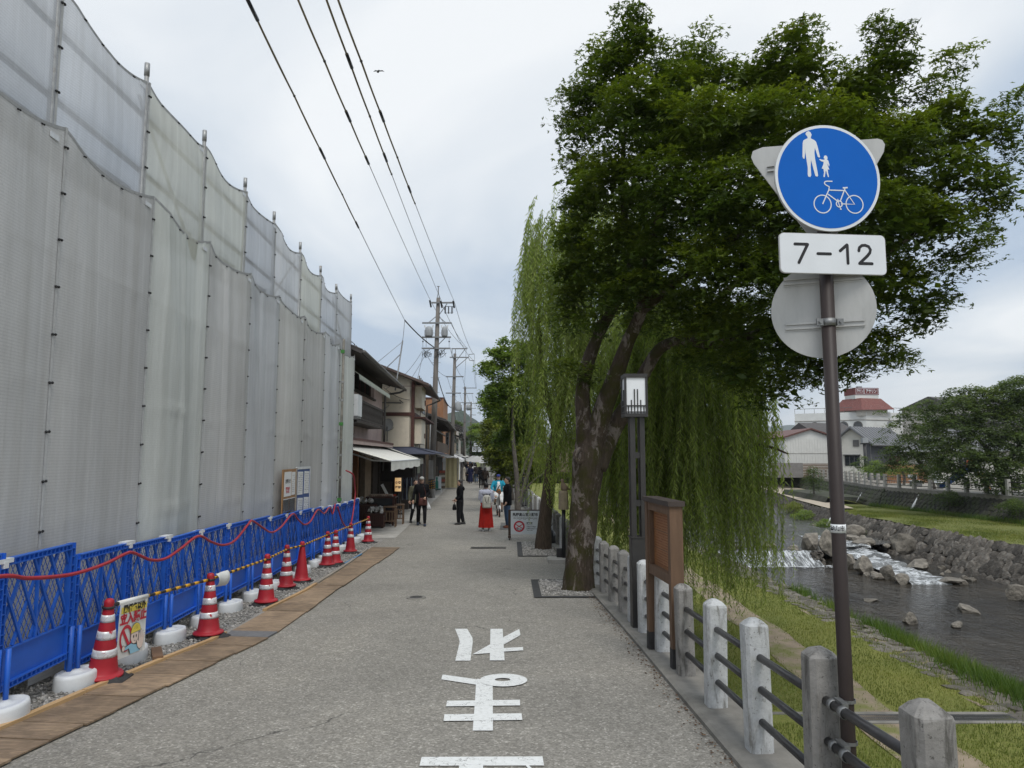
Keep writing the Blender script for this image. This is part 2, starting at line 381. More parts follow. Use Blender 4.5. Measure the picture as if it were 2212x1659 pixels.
# concrete footing strip under the railing, with a retaining wall down to the river bank
mb = MB(); L = [(y, fx(y)) for y in np.arange(-5.5, 140, 1.5)]
prof = lambda y: [(-0.17, gz(y)-0.10), (-0.17, gz(y)+0.035), (-0.14, gz(y)+0.05), (0.26, gz(y)+0.05), (0.28, gz(y)+0.03), (0.28, gz(y)-0.25), (0.20, gz(y)-0.25), (0.45, -3.4)]
k = 8
for y, x in L: mb.v += [(x+a, y, z) for a, z in prof(y)]
for i in range(len(L)-1):
    for j in range(k-1): mb.f.append((i*k+j, i*k+j+1, (i+1)*k+j+1, (i+1)*k+j))
struct('retaining_wall', mb, CONC)
# white STOP lettering
PT = {'re': [[(-0.728, 9.344), (-0.572, 9.344), (-0.475, 8.798), (-0.458, 8.542), (-0.433, 7.651), (-0.591, 7.651), (-0.612, 8.573), (-0.64, 8.798)], [(-0.276, 9.344), (-0.12, 9.344), (-0.097, 8.449), (-0.077, 7.656), (-0.232, 7.656), (-0.25, 8.389)], [(-0.109, 8.818), (0.093, 9.336), (0.104, 8.953), (-0.097, 8.413)], [(-0.427, 7.933), (-0.246, 8.449), (-0.238, 7.987)], [(-0.091, 8.229), (0.124, 8.282), (0.124, 8.115), (-0.089, 8.053)]],
 'ma': [[(-0.67, 7.095), (-0.297, 6.897), (-0.327, 6.729), (-0.664, 6.917)], [(-0.326, 6.938), (-0.179, 6.836), (-0.161, 6.196), (-0.141, 5.476), (-0.29, 5.476), (-0.312, 6.229), (-0.331, 6.776)], [(-0.547, 6.229), (0.067, 6.25), (0.067, 6.092), (-0.542, 6.073)], [(-0.535, 5.861), (0.076, 5.881), (0.08, 5.716), (-0.527, 5.694)]],
 'to': [[(-0.601, 4.948), (0.203, 4.957), (0.206, 4.797), (-0.595, 4.793)], [(-0.34, 4.809), (-0.187, 4.809), (-0.171, 4.46), (-0.332, 4.46)], [(0.084, 4.809), (0.105, 4.809), (0.224, 4.46), (0.182, 4.46)], [(-0.619, 4.529), (0.27, 4.529), (0.279, 4.344), (-0.613, 4.344)]]}
lab = {'re': 'white painted hiragana re on the asphalt beyond the letter with a loop', 'ma': 'white painted hiragana ma with oval loop on the asphalt', 'to': 'white painted stop kanji on the asphalt below the letter with a loop'}
def road_z(x, y): return gz(y)+0.006*vnoise(x*0.7, y*0.5)
for key, polys in PT.items():
    mb = MB()
    for i, p in enumerate(polys):
        # densify along y so that the paint follows the falling road
        pts = []
        for (x0, y0), (x1, y1) in zip(p, p[1:]+p[:1]):
            n = max(1, int(abs(y1-y0)/0.4))
            pts += [(lerp(x0, x1, s/n), lerp(y0, y1, s/n)) for s in range(n)]
        mb.add([(x, y, road_z(x, y)+0.008+0.0006*i) for x, y in pts], [tuple(range(len(pts)))])
    if key == 'ma':
        n = 28; o = [(-0.079+0.223*math.cos(a*6.2832/n), 6.88-0.225*math.sin(a*6.2832/n)) for a in range(n)]
        q = [(-0.088+0.072*math.cos(a*6.2832/n), 6.89-0.057*math.sin(a*6.2832/n)) for a in range(n)]
        mb.add([(x, y, road_z(x, y)+0.0115) for x, y in o+q], [(i, (i+1) % n, n+(i+1) % n, n+i) for i in range(n)])
    tag(obj('road_marking', mb, PAINT), lab[key], 'marking', 'stop lettering on the road')
# manhole, drain grate, patches
CAST = mat('cast_iron', (0.075, 0.07, 0.065), 0.6, 0.25, 30, 0.5, 80, metal=0.5)
c = thing('manhole_cover', 'small round iron cover set in the asphalt', 'manhole cover', (-1.563, 11.87, gz(11.87)+0.006))
mb = MB().lathe([(0.105, -0.03), (0.105, 0.006), (0.085, 0.006), (0.085, 0.002), (0.0001, 0.002)], n=24); obj('cover', mb, CAST, c)
mb = MB().lathe([(0.16, -0.03), (0.16, 0.003), (0.107, 0.004), (0.107, -0.03)], n=24); obj('collar', mb, CONC, c)
c = thing('street_drain', 'narrow steel grating across the middle of the street', 'drain', (-0.64, 19.54, gz(19.54)+0.004))
obj('tray', MB().box((0, 0, -0.03), (0.92, 0.30, 0.05)), MORTAR, c)
obj('frame', MB().box((0, 0.15, 0.0), (0.96, 0.03, 0.02)).box((0, -0.15, 0.0), (0.96, 0.03, 0.02)), CAST, c)
bar = MB().box((0, 0, 0.002), (0.018, 0.27, 0.02)).mesh('bar')
for i in range(24): link('bar', bar, CAST, c, (-0.44+i*0.0383, 0, 0))
def patch(name, label, pts, m, dz=0.008):
    mb = MB().add([(x, y, gz(y)+0.006*vnoise(x*0.7, y*0.5)+dz) for x, y in pts], [tuple(range(len(pts)))])
    return tag(obj(name, mb, m), label, 'paving')
OLDASPH = mat('asphalt_patch', (0.13, 0.127, 0.12), 0.9, 0.2, 6, 0.5, 120, space='World')
patch('asphalt_patch', 'dark rectangular asphalt repair beside the brown shoes', [(-0.42, 24.6), (-0.02, 24.6), (0.02, 27.2), (-0.42, 27.2)], OLDASPH)
# light concrete gutter slabs along the shop side
for i, (y0, y1) in enumerate([(21.9, 24.4), (24.42, 27.4), (27.42, 31), (31.02, 36), (36.02, 44), (44.02, 56)]):
    f = lambda y: -3.55-0.045*(y-22); g2 = lambda y: -5.4-0.045*(y-22)
    sl = obj('paving_slab', MB().add([(g2(y0), y0, gz(y0)+0.012), (f(y0), y0, gz(y0)+0.012), (f(y1-0.02), y1-0.02, gz(y1)+0.012), (g2(y1-0.02), y1-0.02, gz(y1)+0.012)], [(0, 1, 2, 3)]), CONC_LT)
    sl['kind'] = 'structure'

# ================================================================ stones
def stone_var(seed, n=7, flat=0.5):
    """one dressed stone: irregular prism with a domed, chipped face (local z = outward)"""
    rr = random.Random(seed); mb = MB()
    ang = sorted((i+rr.uniform(-0.25, 0.25))*2*math.pi/n for i in range(n))
    rad = [rr.uniform(0.42, 0.56) for _ in ang]
    P = [(r*math.cos(a), r*math.sin(a)) for a, r in zip(ang, rad)]
    mb.v = [(x, y, -0.25) for x, y in P]+[(x, y, 0.10*rr.uniform(0.4, 1.3)*flat) for x, y in P]
    mb.v += [(x*0.66+rr.uniform(-0.05, 0.05), y*0.66+rr.uniform(-0.05, 0.05), flat*rr.uniform(0.22, 0.42)) for x, y in P]
    mb.v.append((rr.uniform(-0.1, 0.1), rr.uniform(-0.1, 0.1), flat*rr.uniform(0.3, 0.5)))
    for i in range(n):
        j = (i+1) % n
        mb.f += [(i, j, n+j, n+i), (n+i, n+j, 2*n+j, 2*n+i), (2*n+i, 2*n+j, 3*n)]
    return mb
STV = [stone_var(s, 5+s % 2, 0.32).mesh('stone') for s in range(8)]
STF = [stone_var(20+s, 6, 0.3).mesh('flat_stone') for s in range(6)]
def boulder(seed, sub=2, rough=0.28):
    bm = bmesh.new(); bmesh.ops.create_icosphere(bm, subdivisions=sub, radius=0.5)
    rr = random.Random(seed); pl_ = [(Vector((rr.gauss(0, 1), rr.gauss(0, 1), rr.gauss(0, 0.8))).normalized(), rr.uniform(0.26, 0.40)) for _ in range(13)]
    for v in bm.verts:
        for n_, d in pl_:
            k = v.co.dot(n_)-d
            if k > 0: v.co -= n_*k
        v.co *= 1+rough*0.35*vnoise(v.co.x*6, v.co.y*6+v.co.z*5, seed)
    mb = MB(); mb.v = [tuple(v.co) for v in bm.verts]; bm.verts.index_update(); mb.f = [tuple(q.index for q in f.verts) for f in bm.faces]; bm.free()
    return mb
# near bank: lawn, path, edging stones, slope
struct('lawn', sheet(lambda y: fx(y)+0.30, lambda y: 8.15+0.15*vnoise(y*0.8, 1), -3, 120, lambda x, y: -1.7+0.03*vnoise(x, y), 20, 120), LAWN, True)
struct('footpath', sheet(lambda y: 5.42+0.12*vnoise(y*0.9, 3)+0.03*max(0, y-12), lambda y: 6.38+0.14*vnoise(y*1.1, 7)+0.02*max(0, y-12), -3, 60, lambda x, y: -1.7+0.03*vnoise(x, y)+0.012, 6, 90), DIRT, True)
def bank_z(x): return pl([(8.0, -1.71), (8.8, -1.76), (9.3, -1.98), (10.3, -2.55)], x)
bank = struct('riverbank', sheet(lambda y: 7.9, lambda y: 10.4, -3, 120, lambda x, y: bank_z(x)+0.03*vnoise(x*3, y*2), 10, 160), DIRT, True)
rr = random.Random(4); cnt = 0
yy = 7.5
while yy < 34:
    for r_ in range(4):
        x = 8.12+r_*0.31+rr.uniform(-0.05, 0.05)+0.1*vnoise(yy*0.8, 1); y = yy+(0.2 if r_ % 2 else 0)+rr.uniform(-0.05, 0.05)
        if rr.random() < 0.06: continue
        s = rr.uniform(0.36, 0.50)
        if cnt < 300:
            link('edging_stone', STF[rr.randrange(6)], STONE_B, bank, (x, y, bank_z(x)+0.012), (rr.uniform(-0.07, 0.07), 0.1+rr.uniform(-0.07, 0.07)+(0.45 if x > 8.8 else 0), rr.uniform(0, 6.28)), (s*0.85, s*1.1, 0.22))
            cnt += 1
    yy += 0.40
# drain channel across the lawn
DR = thing('lawn_drain', 'long galvanised drain grating laid straight across the lawn and path', 'drain', (5.7, 11.92, -1.714))
GRATM = mat('dull_grating', (0.10, 0.10, 0.10), 0.7, 0.25, 20)
GALV = mat('galvanised_steel', (0.22, 0.225, 0.225), 0.5, 0.2, 20, 0.2, 80, metal=0.7)
obj('channel', MB().box((0, 0, -0.06), (4.8, 0.34, 0.08)), MORTAR, DR)
obj('kerb', MB().box((0, 0.20, 0.0), (4.8, 0.10, 0.06)), CONC, DR); obj('kerb', MB().box((0, -0.20, 0.0), (4.8, 0.10, 0.06)), CONC, DR)
g1 = MB()
for i in range(32): g1.box((-0.48+i*0.031, 0, 0.0), (0.011, 0.28, 0.03))
g1.box((0, 0.13, 0.003), (0.98, 0.02, 0.032)).box((0, -0.13, 0.003), (0.98, 0.02, 0.032)).box((0, 0, 0.003), (0.98, 0.012, 0.024))
g1 = g1.mesh('grating')
for i in range(5): link('grating', g1, GRATM, DR, (-1.9+i*0.99, 0, 0.01))
# river
WEIR_Y = 32.3
struct('river_water', sheet(lambda y: 9.2, lambda y: 19.6 if y < 34 else 19.6, -2, 40, lambda x, y: -2.3, 2, 10), WATER)
TOE = [(-2, 18.2), (10, 18.3), (26, 18.5), (34, 18.4), (41, 19.0), (48, 19.5), (54.5, 20.6), (70, 24), (110, 30)]
TOP = [(-2, 19.2), (10, 19.3), (26, 19.45), (30, 19.7), (35, 20.1), (40, 20.1), (47, 20.5), (55, 21.9), (70, 25.2), (110, 31.5)]
struct('upstream_water', sheet(lambda y: 8.8, lambda y: pl(TOE, y)+0.5 if y > 36 else 14.6+max(0, (y-33.5))*1.9, 32.75, 112, lambda x, y: -1.78+0.05*vnoise(x*1.3, y*1.1), 24, 120), WATER_UP, True)
fall = sheet(lambda y: 9.3, lambda y: 13.6, 0, 1, lambda x, y: 0, 60, 10)
fall.v = [(x, WEIR_Y+0.50-1.25*s**1.5+0.10*vnoise(x*9, s*2)+0.05*vnoise(x*23, 2), -1.76-0.56*s**1.7+0.03*vnoise(x*11, s*5)) for x, s, _ in fall.v]
struct('weir_fall', fall, m_water('falling_water', (0.10, 0.105, 0.105), (0.22, 0.23, 0.23), 3.0, 0.9, foam_glint=0.47, fst=(5, 0.6, 1.2)), True)
struct('foam_apron', sheet(lambda y: 9.4, lambda y: 14.0+0.2*vnoise(y*5, 2), 28.5, 31.9, lambda x, y: -2.285+0.03*abs(vnoise(x*5, y*7, 3)), 50, 30), m_foam('foam_lace', 31.9, 0.16), True)
# stepped side channel between the boulders
for i, (x0, x1, y0, y1, z) in enumerate([(15.3, 17.2, 34.6, 38.5, -1.72), (15.2, 17.0, 32.6, 34.7, -1.90), (15.2, 16.8, 30.6, 32.7, -2.03), (15.1, 16.7, 28.8, 30.7, -2.14), (15.0, 16.8, 27.2, 28.9, -2.23)]):
    mb = MB().grid(lambda a, b: (lerp(x0, x1, a)+0.1*vnoise(b*7, i), lerp(y0, y1, b), z+0.035*vnoise(a*9, b*7, i)-0.16*(max(0, 0.14-b)/0.14)**1.4), 14, 20)
    struct('cascade', mb, FOAM, True)
BLD = [boulder(s) for s in range(7)]
BMS = [b.mesh('boulder', False) for b in BLD]
rocks = [(14.4, 29.7, 1.25, 0.95, 'big pale boulder with flat top beside the cascade'), (14.7, 28.5, 1.0, 0.75, 'rounded grey boulder in front of the big pale one'), (14.75, 27.5, 0.95, 0.55, 'low boulder at the foot of the cascade'),
 (14.5, 31.2, 1.1, 0.85, 'boulder behind the big pale one by the cascade'), (17.1, 30.5, 1.5, 0.7, 'long flat boulder on the far side of the cascade'), (16.7, 27.6, 1.7, 0.42, 'smooth low rock at the lower end of the cascade'),
 (17.9, 33.2, 1.9, 1.1, 'large dark boulder against the stone revetment'), (14.2, 32.6, 1.0, 1.25, 'tall square block at the end of the weir'), (14.0, 33.9, 1.7, 1.0, 'wide pale block above the weir'), (18.2, 38.4, 1.6, 0.9, 'square dark block upstream of the cascade'),
 (12.2, 34.4, 1.4, 0.5, 'flat dark rock above the weir'), (17.2, 35.4, 1.7, 0.55, 'flat grey slab beside the dark boulder'), (17.3, 36.7, 1.3, 0.6, 'grey slab upstream of the flat one'), (10.6, 34.2, 0.9, 0.35, 'dark low rock at the near end of the weir'), (13.0, 33.4, 0.8, 0.4, 'small rock on the weir crest')]
for i, (x, y, w, h, lb) in enumerate(rocks):
    zb = -1.95 if y > 32.4 else -2.42
    tag(link('boulder', BMS[i % 7], STONE_R, None, (x, y, zb+h*0.42), (0, 0, i*1.7), (w*0.86, w*0.7, h*1.05)), lb, 'boulder', 'boulders around the weir')
wr = random.Random(3)
for i in range(46):   # rubble end of the weir
    x = 13.55+wr.uniform(-0.35, 0.35); z = -2.3+wr.uniform(0, 0.5); y = 32.0+(z+2.3)*0.9+wr.uniform(-0.1, 0.1); s = wr.uniform(0.16, 0.30)
    if i == 0: wp = thing('weir_rubble', 'small rubble masonry at the end of the white fall', 'masonry', (13.5, 32.2, -2.3))
    link('stone', STV[wr.randrange(8)], STONE_D, wp, (x-13.5, y-32.2, z+2.3), (1.0, wr.uniform(-0.2, 0.2), wr.uniform(0, 6)), (s, s, s*0.8))
rk = random.Random(23)
for i in range(34):      # lesser rocks along the cascade and the revetment toe
    if i < 16: x, y = rk.choice([14.6, 17.2])+rk.uniform(-0.5, 0.5), rk.uniform(27.4, 37.5)
    else: y = rk.uniform(22, 46); x = pl(TOE, y)-rk.uniform(0.05, 0.5)
    s = rk.uniform(0.3, 0.75)
    tag(link('river_rock', BMS[i % 7], STONE_R if i < 16 else STONE_W, None, (x, y, (-2.33 if y < 32 else -1.9)+s*0.12), (rk.uniform(-0.3, 0.3), 0, rk.uniform(0, 6)), (s, s*0.8, s*0.62)), 'small rock between the big boulders beside the cascade' if i < 16 else 'small pale rock along the foot of the revetment', 'rock', 'small rocks by the cascade' if i < 16 else 'small rocks at the revetment foot')
small = [(11.47, 21.06, 0.62, 0.34, 'pointed pale stone standing out of the river'), (12.62, 20.73, 0.72, 0.16, 'white flat stone in the river near the pointed one'), (14.2, 22.73, 1.25, 0.22, 'long pale stone just above the water'), (17.0, 24.5, 0.95, 0.5, 'rounded pale stone below the revetment'), (11.93, 24.26, 0.8, 0.13, 'thin pale stone awash in midstream'), (10.15, 25.67, 0.9, 0.2, 'dark stone with white edge near the bank'), (16.2, 21.4, 1.4, 0.12, 'sunken wide stone awash near the revetment'), (15.1, 20.0, 1.2, 0.1, 'barely awash grey stone downstream')]
for i, (x, y, w, h, lb) in enumerate(small):
    tag(link('river_stone', BMS[(i*3) % 7], STONE_W, None, (x, y, -2.33+h*0.35), (0, 0, i*0.9), (w, w*0.55, h*1.5)), lb, 'stone', 'pale stones in the river')
# far revetment, its stones, far lawn, river wall
rev = sheet(lambda y: 0, lambda y: 1, -2, 110, lambda x, y: 0, 6, 90)
rev.v = [(lerp(pl(TOE, y), pl(TOP, y), a)+0.10, y, lerp(-2.6, -0.98, a)) for a, y, _ in rev.v]
REV = struct('revetment', rev, MORTAR)
rs = random.Random(9); cand = []
y = 14.0
while y < 84:
    stp = 0.46
    for r_ in range(5):
        a = (r_+0.5+(rs.uniform(-0.12, 0.12)))/5; y2 = y+(stp/2 if r_ % 2 else 0)+rs.uniform(-0.05, 0.05)
        x = lerp(pl(TOE, y2), pl(TOP, y2), a); z = lerp(-2.45, -0.98, a)
        cand.append((x, y2, z, r_))
    y += stp
cand.sort(key=lambda c_: abs(c_[1]-27))
tilt = math.atan2(1.6, 1.15)
stuff = MB()
for i, (x, y, z, r_) in enumerate(cand):
    s = rs.uniform(0.56, 0.70); rz = rs.uniform(0, 6.28); sc = (s, s*rs.uniform(0.72, 0.95), s*0.62)
    if r_ == 0: s *= 1.1
    if 300 > i:
        e = (Matrix.Rotation(-(math.pi/2-0.62), 3, 'Y') @ Matrix.Rotation(rz, 3, 'Z')).to_euler()
        link('stone', STV[rs.randrange(8)], STONE_W if (r_ == 0 and rs.random() < 0.5) else STONE_D, REV, (x, y, z), e, sc)
    else:
        T = Matrix.Translation((x, y, z)) @ Matrix.Rotation(-(math.pi/2-0.62), 4, 'Y') @ Matrix.Rotation(rz, 4, 'Z') @ Matrix.Diagonal((*sc, 1))
        v0 = stone_var(rs.randrange(8), 5+rs.randrange(2), 0.32); xf(v0, T); stuff.add(v0.v, v0.f)
o = obj('stone_facing', stuff, STONE_D, REV); o['kind'] = 'stuff'
struct('far_bank_lawn', sheet(lambda y: pl(TOP, y)+0.02, lambda y: pl(WT, y)-0.55, -2, 110, lambda x, y: -0.97+0.06*vnoise(x*0.8, y*0.6), 8, 80), LAWN_FAR, True)
struct('far_sand_path', sheet(lambda y: pl(TOP, y)+0.05, lambda y: pl(TOP, y)+1.6+0.1*max(0, y-46), 46.5, 108, lambda x, y: -0.85, 2, 40), SAND)
wl = sheet(lambda y: 0, lambda y: 1, -3, 140, lambda x, y: 0, 5, 90)
wl.v = [(lerp(pl(WT, y)-0.95, pl(WT, y), a), y, lerp(-1.1, 0.28, a)) for a, y, _ in wl.v]
RW = struct('river_wall', wl, MORTAR)
st2 = MB(); y = 22.0
while y < 100:
    for r_ in range(5):
        a = (r_+0.5)/5; y2 = y+rs.uniform(-0.08, 0.08)+(0.19 if r_ % 2 else 0); s = rs.uniform(0.38, 0.5)
        T = Matrix.Translation((lerp(pl(WT, y2)-0.95, pl(WT, y2), a), y2, lerp(-1.05, 0.25, a))) @ Matrix.Rotation(-0.95, 4, 'Y') @ Matrix.Rotation(rs.uniform(0, 6.3), 4, 'Z') @ Matrix.Diagonal((s, s*0.85, s*0.5, 1))
        v0 = stone_var(rs.randrange(8), 6); xf(v0, T); st2.add(v0.v, v0.f)
    y += 0.40
o = obj('wall_stones', st2, MOSSWALL, RW); o['kind'] = 'stuff'
cp = sheet(lambda y: 0, lambda y: 1, -3, 140, lambda x, y: 0, 3, 90)
cp.v = [(pl(WT, y)+[-0.12, -0.12, 0.32, 0.32][int(round(a*3))], y, [0.05, 0.36, 0.36, 0.05][int(round(a*3))]) for a, y, _ in cp.v]
obj('coping', cp, CONC, RW)
# lower terrace beside the far stairs
terr = MB().add([(22.6, 52, -1.0), (22.9, 52, -0.45), (25.6, 52, -0.45), (24.0, 64, -1.0), (24.3, 64, -0.45), (27.2, 64, -0.45)], [(0, 1, 4, 3), (1, 2, 5, 4)])
struct('terrace', terr, MOSSWALL)
# ================================================================ scaffold with grey sheets
def m_sheet(name, tint, lines=1.0, transp=0.13, tl=0.40):
    m, t = newmat(name); q = NT(t); v = q.vec('World')
    wv = q.n('ShaderNodeTexWave', {'Vector': v, 'Scale': 11.0, 'Distortion': 0.6, 'Detail': 2.0, 'Detail Scale': 2.0}, wave_type='BANDS', bands_direction='Z').outputs[1]
    big = q.noise(q.vec('World', (1, 1, 0.35)), 1.1, 5, 0.55, 0.3)
    c = q.ramp(big, [(0.25, cmul(tint, 0.86)), (0.7, cmul(tint, 1.08))])
    c = q.mix(1.0, c, q.ramp(wv, [(0.0, (1-0.09*lines,)*3), (0.6, (1, 1, 1))]), 'MULTIPLY')
    yy = q.n('ShaderNodeSeparateXYZ', {0: v}).outputs[1]
    pp_ = q.n('ShaderNodeMath', {0: q.n('ShaderNodeMath', {0: yy, 1: 0.45}, operation='PINGPONG').outputs[0], 1: 0.45}, operation='DIVIDE').outputs[0]
    c = q.mix(1.0, c, q.ramp(pp_, [(0.0, (1.07, 1.07, 1.07)), (0.03, (1.07, 1.07, 1.07)), (0.045, (1, 1, 1))]), 'MULTIPLY')
    c = q.mix(1.0, c, q.ramp(q.noise(q.vec('World', (1, 3.5, 0.12)), 2.2, 6, 0.6, 0.3), [(0.3, (0.90, 0.895, 0.88)), (0.6, (1.03, 1.03, 1.03))]), 'MULTIPLY')
    kk = q.n('ShaderNodeMapRange', {'Value': q.n('ShaderNodeObjectInfo').outputs['Random'], 'To Min': 0.90, 'To Max': 1.06}).outputs[0]
    c = q.n('ShaderNodeVectorMath', {0: c, 'Scale': kk}, operation='SCALE').outputs[0]
    fine = q.ramp(q.noise(v, 130, 3, 0.6), [(0.3, (0.9, 0.9, 0.9)), (0.7, (1.08, 1.08, 1.08))])
    c = q.mix(1.0, c, fine, 'MULTIPLY')
    nm = q.bump(q.noise(q.vec('World', (1, 2.2, 0.7)), 1.6, 6, 0.6), 0.30, 0.06)
    d = q.n('ShaderNodeBsdfDiffuse', {'Color': c, 'Normal': nm}).outputs[0]
    tr = q.n('ShaderNodeBsdfTranslucent', {'Color': c, 'Normal': nm}).outputs[0]
    tp = q.n('ShaderNodeBsdfTransparent', {'Color': (1, 1, 1, 1)}).outputs[0]
    s1 = q.n('ShaderNodeMixShader', {0: tl, 1: d, 2: tr}).outputs[0]
    q.out(q.n('ShaderNodeMixShader', {0: transp, 1: s1, 2: tp}).outputs[0]); return m
SHEET_LO = [m_sheet('grey_mesh_sheet', (0.69, 0.69, 0.68), 1.0, 0.012, 0.24), m_sheet('green_grey_sheet', (0.70, 0.725, 0.695), 0.4, 0.012, 0.24), m_sheet('bluish_grey_sheet', (0.68, 0.70, 0.725), 0.5, 0.012, 0.24), m_sheet('pale_grey_sheet', (0.735, 0.735, 0.715), 0.5, 0.012, 0.24)]
SHEET_UP = [m_sheet('bluish_mesh_sheet', (0.68, 0.695, 0.72), 1.0, 0.14, 0.45), m_sheet('cream_grey_sheet', (0.72, 0.725, 0.655), 0.3, 0.085, 0.42), m_sheet('neutral_mesh_sheet', (0.70, 0.705, 0.71), 0.6, 0.12, 0.45)]
LO_I = [0, 0, 0, 1, 0, 2, 3, 0, 2, 1]; UP_I = [0, 0, 0, 1, 1, 0, 2, 1, 0, 2]
STEEL = mat('scaffold_pipe', (0.34, 0.345, 0.34), 0.5, 0.25, 12, 0.2, 60, metal=0.6, dirt=(0.20, 0.16, 0.11), dscale=6, dpos=(0.58, 0.75))
BLACK = mat('black_rubber', (0.02, 0.02, 0.021), 0.6, 0.3, 20)
def sx(y): return -4.0-0.04*y
SY = [2.9, 4.7, 6.5, 8.3, 10.1, 11.9, 13.6, 15.6, 17.6, 19.5, 21.7]
SCAF = thing('scaffold', 'steel pipe scaffold standing behind grey sheets beside the street', 'scaffold', (-4.2, 12, 0))
def inscaf(p): return (p[0]+4.2, p[1]-12, p[2])
for i, y in enumerate(SY):
    top = 7.28 if i < 10 else 7.5
    x = sx(y)-0.13
    obj('post', MB().tube([inscaf((x, y-0.05, gz(y)-0.02)), inscaf((x, y-0.05, top))], 0.027, 10).tube([inscaf((x, y-0.05, top-0.16)), inscaf((x, y-0.05, top))], 0.032, 10), STEEL, SCAF, True)
    obj('post', MB().tube([inscaf((x-0.75, y-0.05, gz(y)-0.02)), inscaf((x-0.75, y-0.05, 6.2))], 0.027, 8), STEEL, SCAF, True)
for z in (0.95, 1.9, 2.75, 3.6, 4.45, 5.3, 5.95, 6.65):
    y0, y1 = SY[0], SY[-1]
    obj('ledger', MB().tube([inscaf((sx(y0)-0.19, y0, z)), inscaf((sx(y1)-0.19, y1, z))], 0.03, 8), STEEL, SCAF, True)
for i in range(len(SY)-1):
    y0, y1 = SY[i], SY[i+1]
    for k, z in enumerate((0.5, 2.2, 3.9, 5.4)):
        a, b = (y0, y1) if (i+k) % 2 else (y1, y0)
        if (i+k) % 3 == 0: obj('brace', MB().tube([inscaf((sx(a)-0.24, a, z)), inscaf((sx(b)-0.24, b, z+1.5))], 0.022, 6), STEEL, SCAF, True)
    for z in (2.1, 3.9, 5.7):
        obj('walkway', MB().box(inscaf((sx((y0+y1)/2)-0.50, (y0+y1)/2, z)), (0.42, y1-y0-0.06, 0.04)), GALV, SCAF)
TIE = MB().ball((0, -0.018, 0), 0.0135, 8, 6).ball((0, 0.020, 0.004), 0.0135, 8, 6).tube([(0, -0.016, 0), (0.012, 0, 0.004), (0, 0.018, 0.004)], 0.006, 5).mesh('tie', True)
TAGP = mat('clear_label', (0.62, 0.64, 0.66), 0.3, 0.1, 30)
up_names = ['first', 'second', 'third', 'fourth', 'fifth', 'sixth', 'seventh', 'eighth', 'ninth', 'tenth']
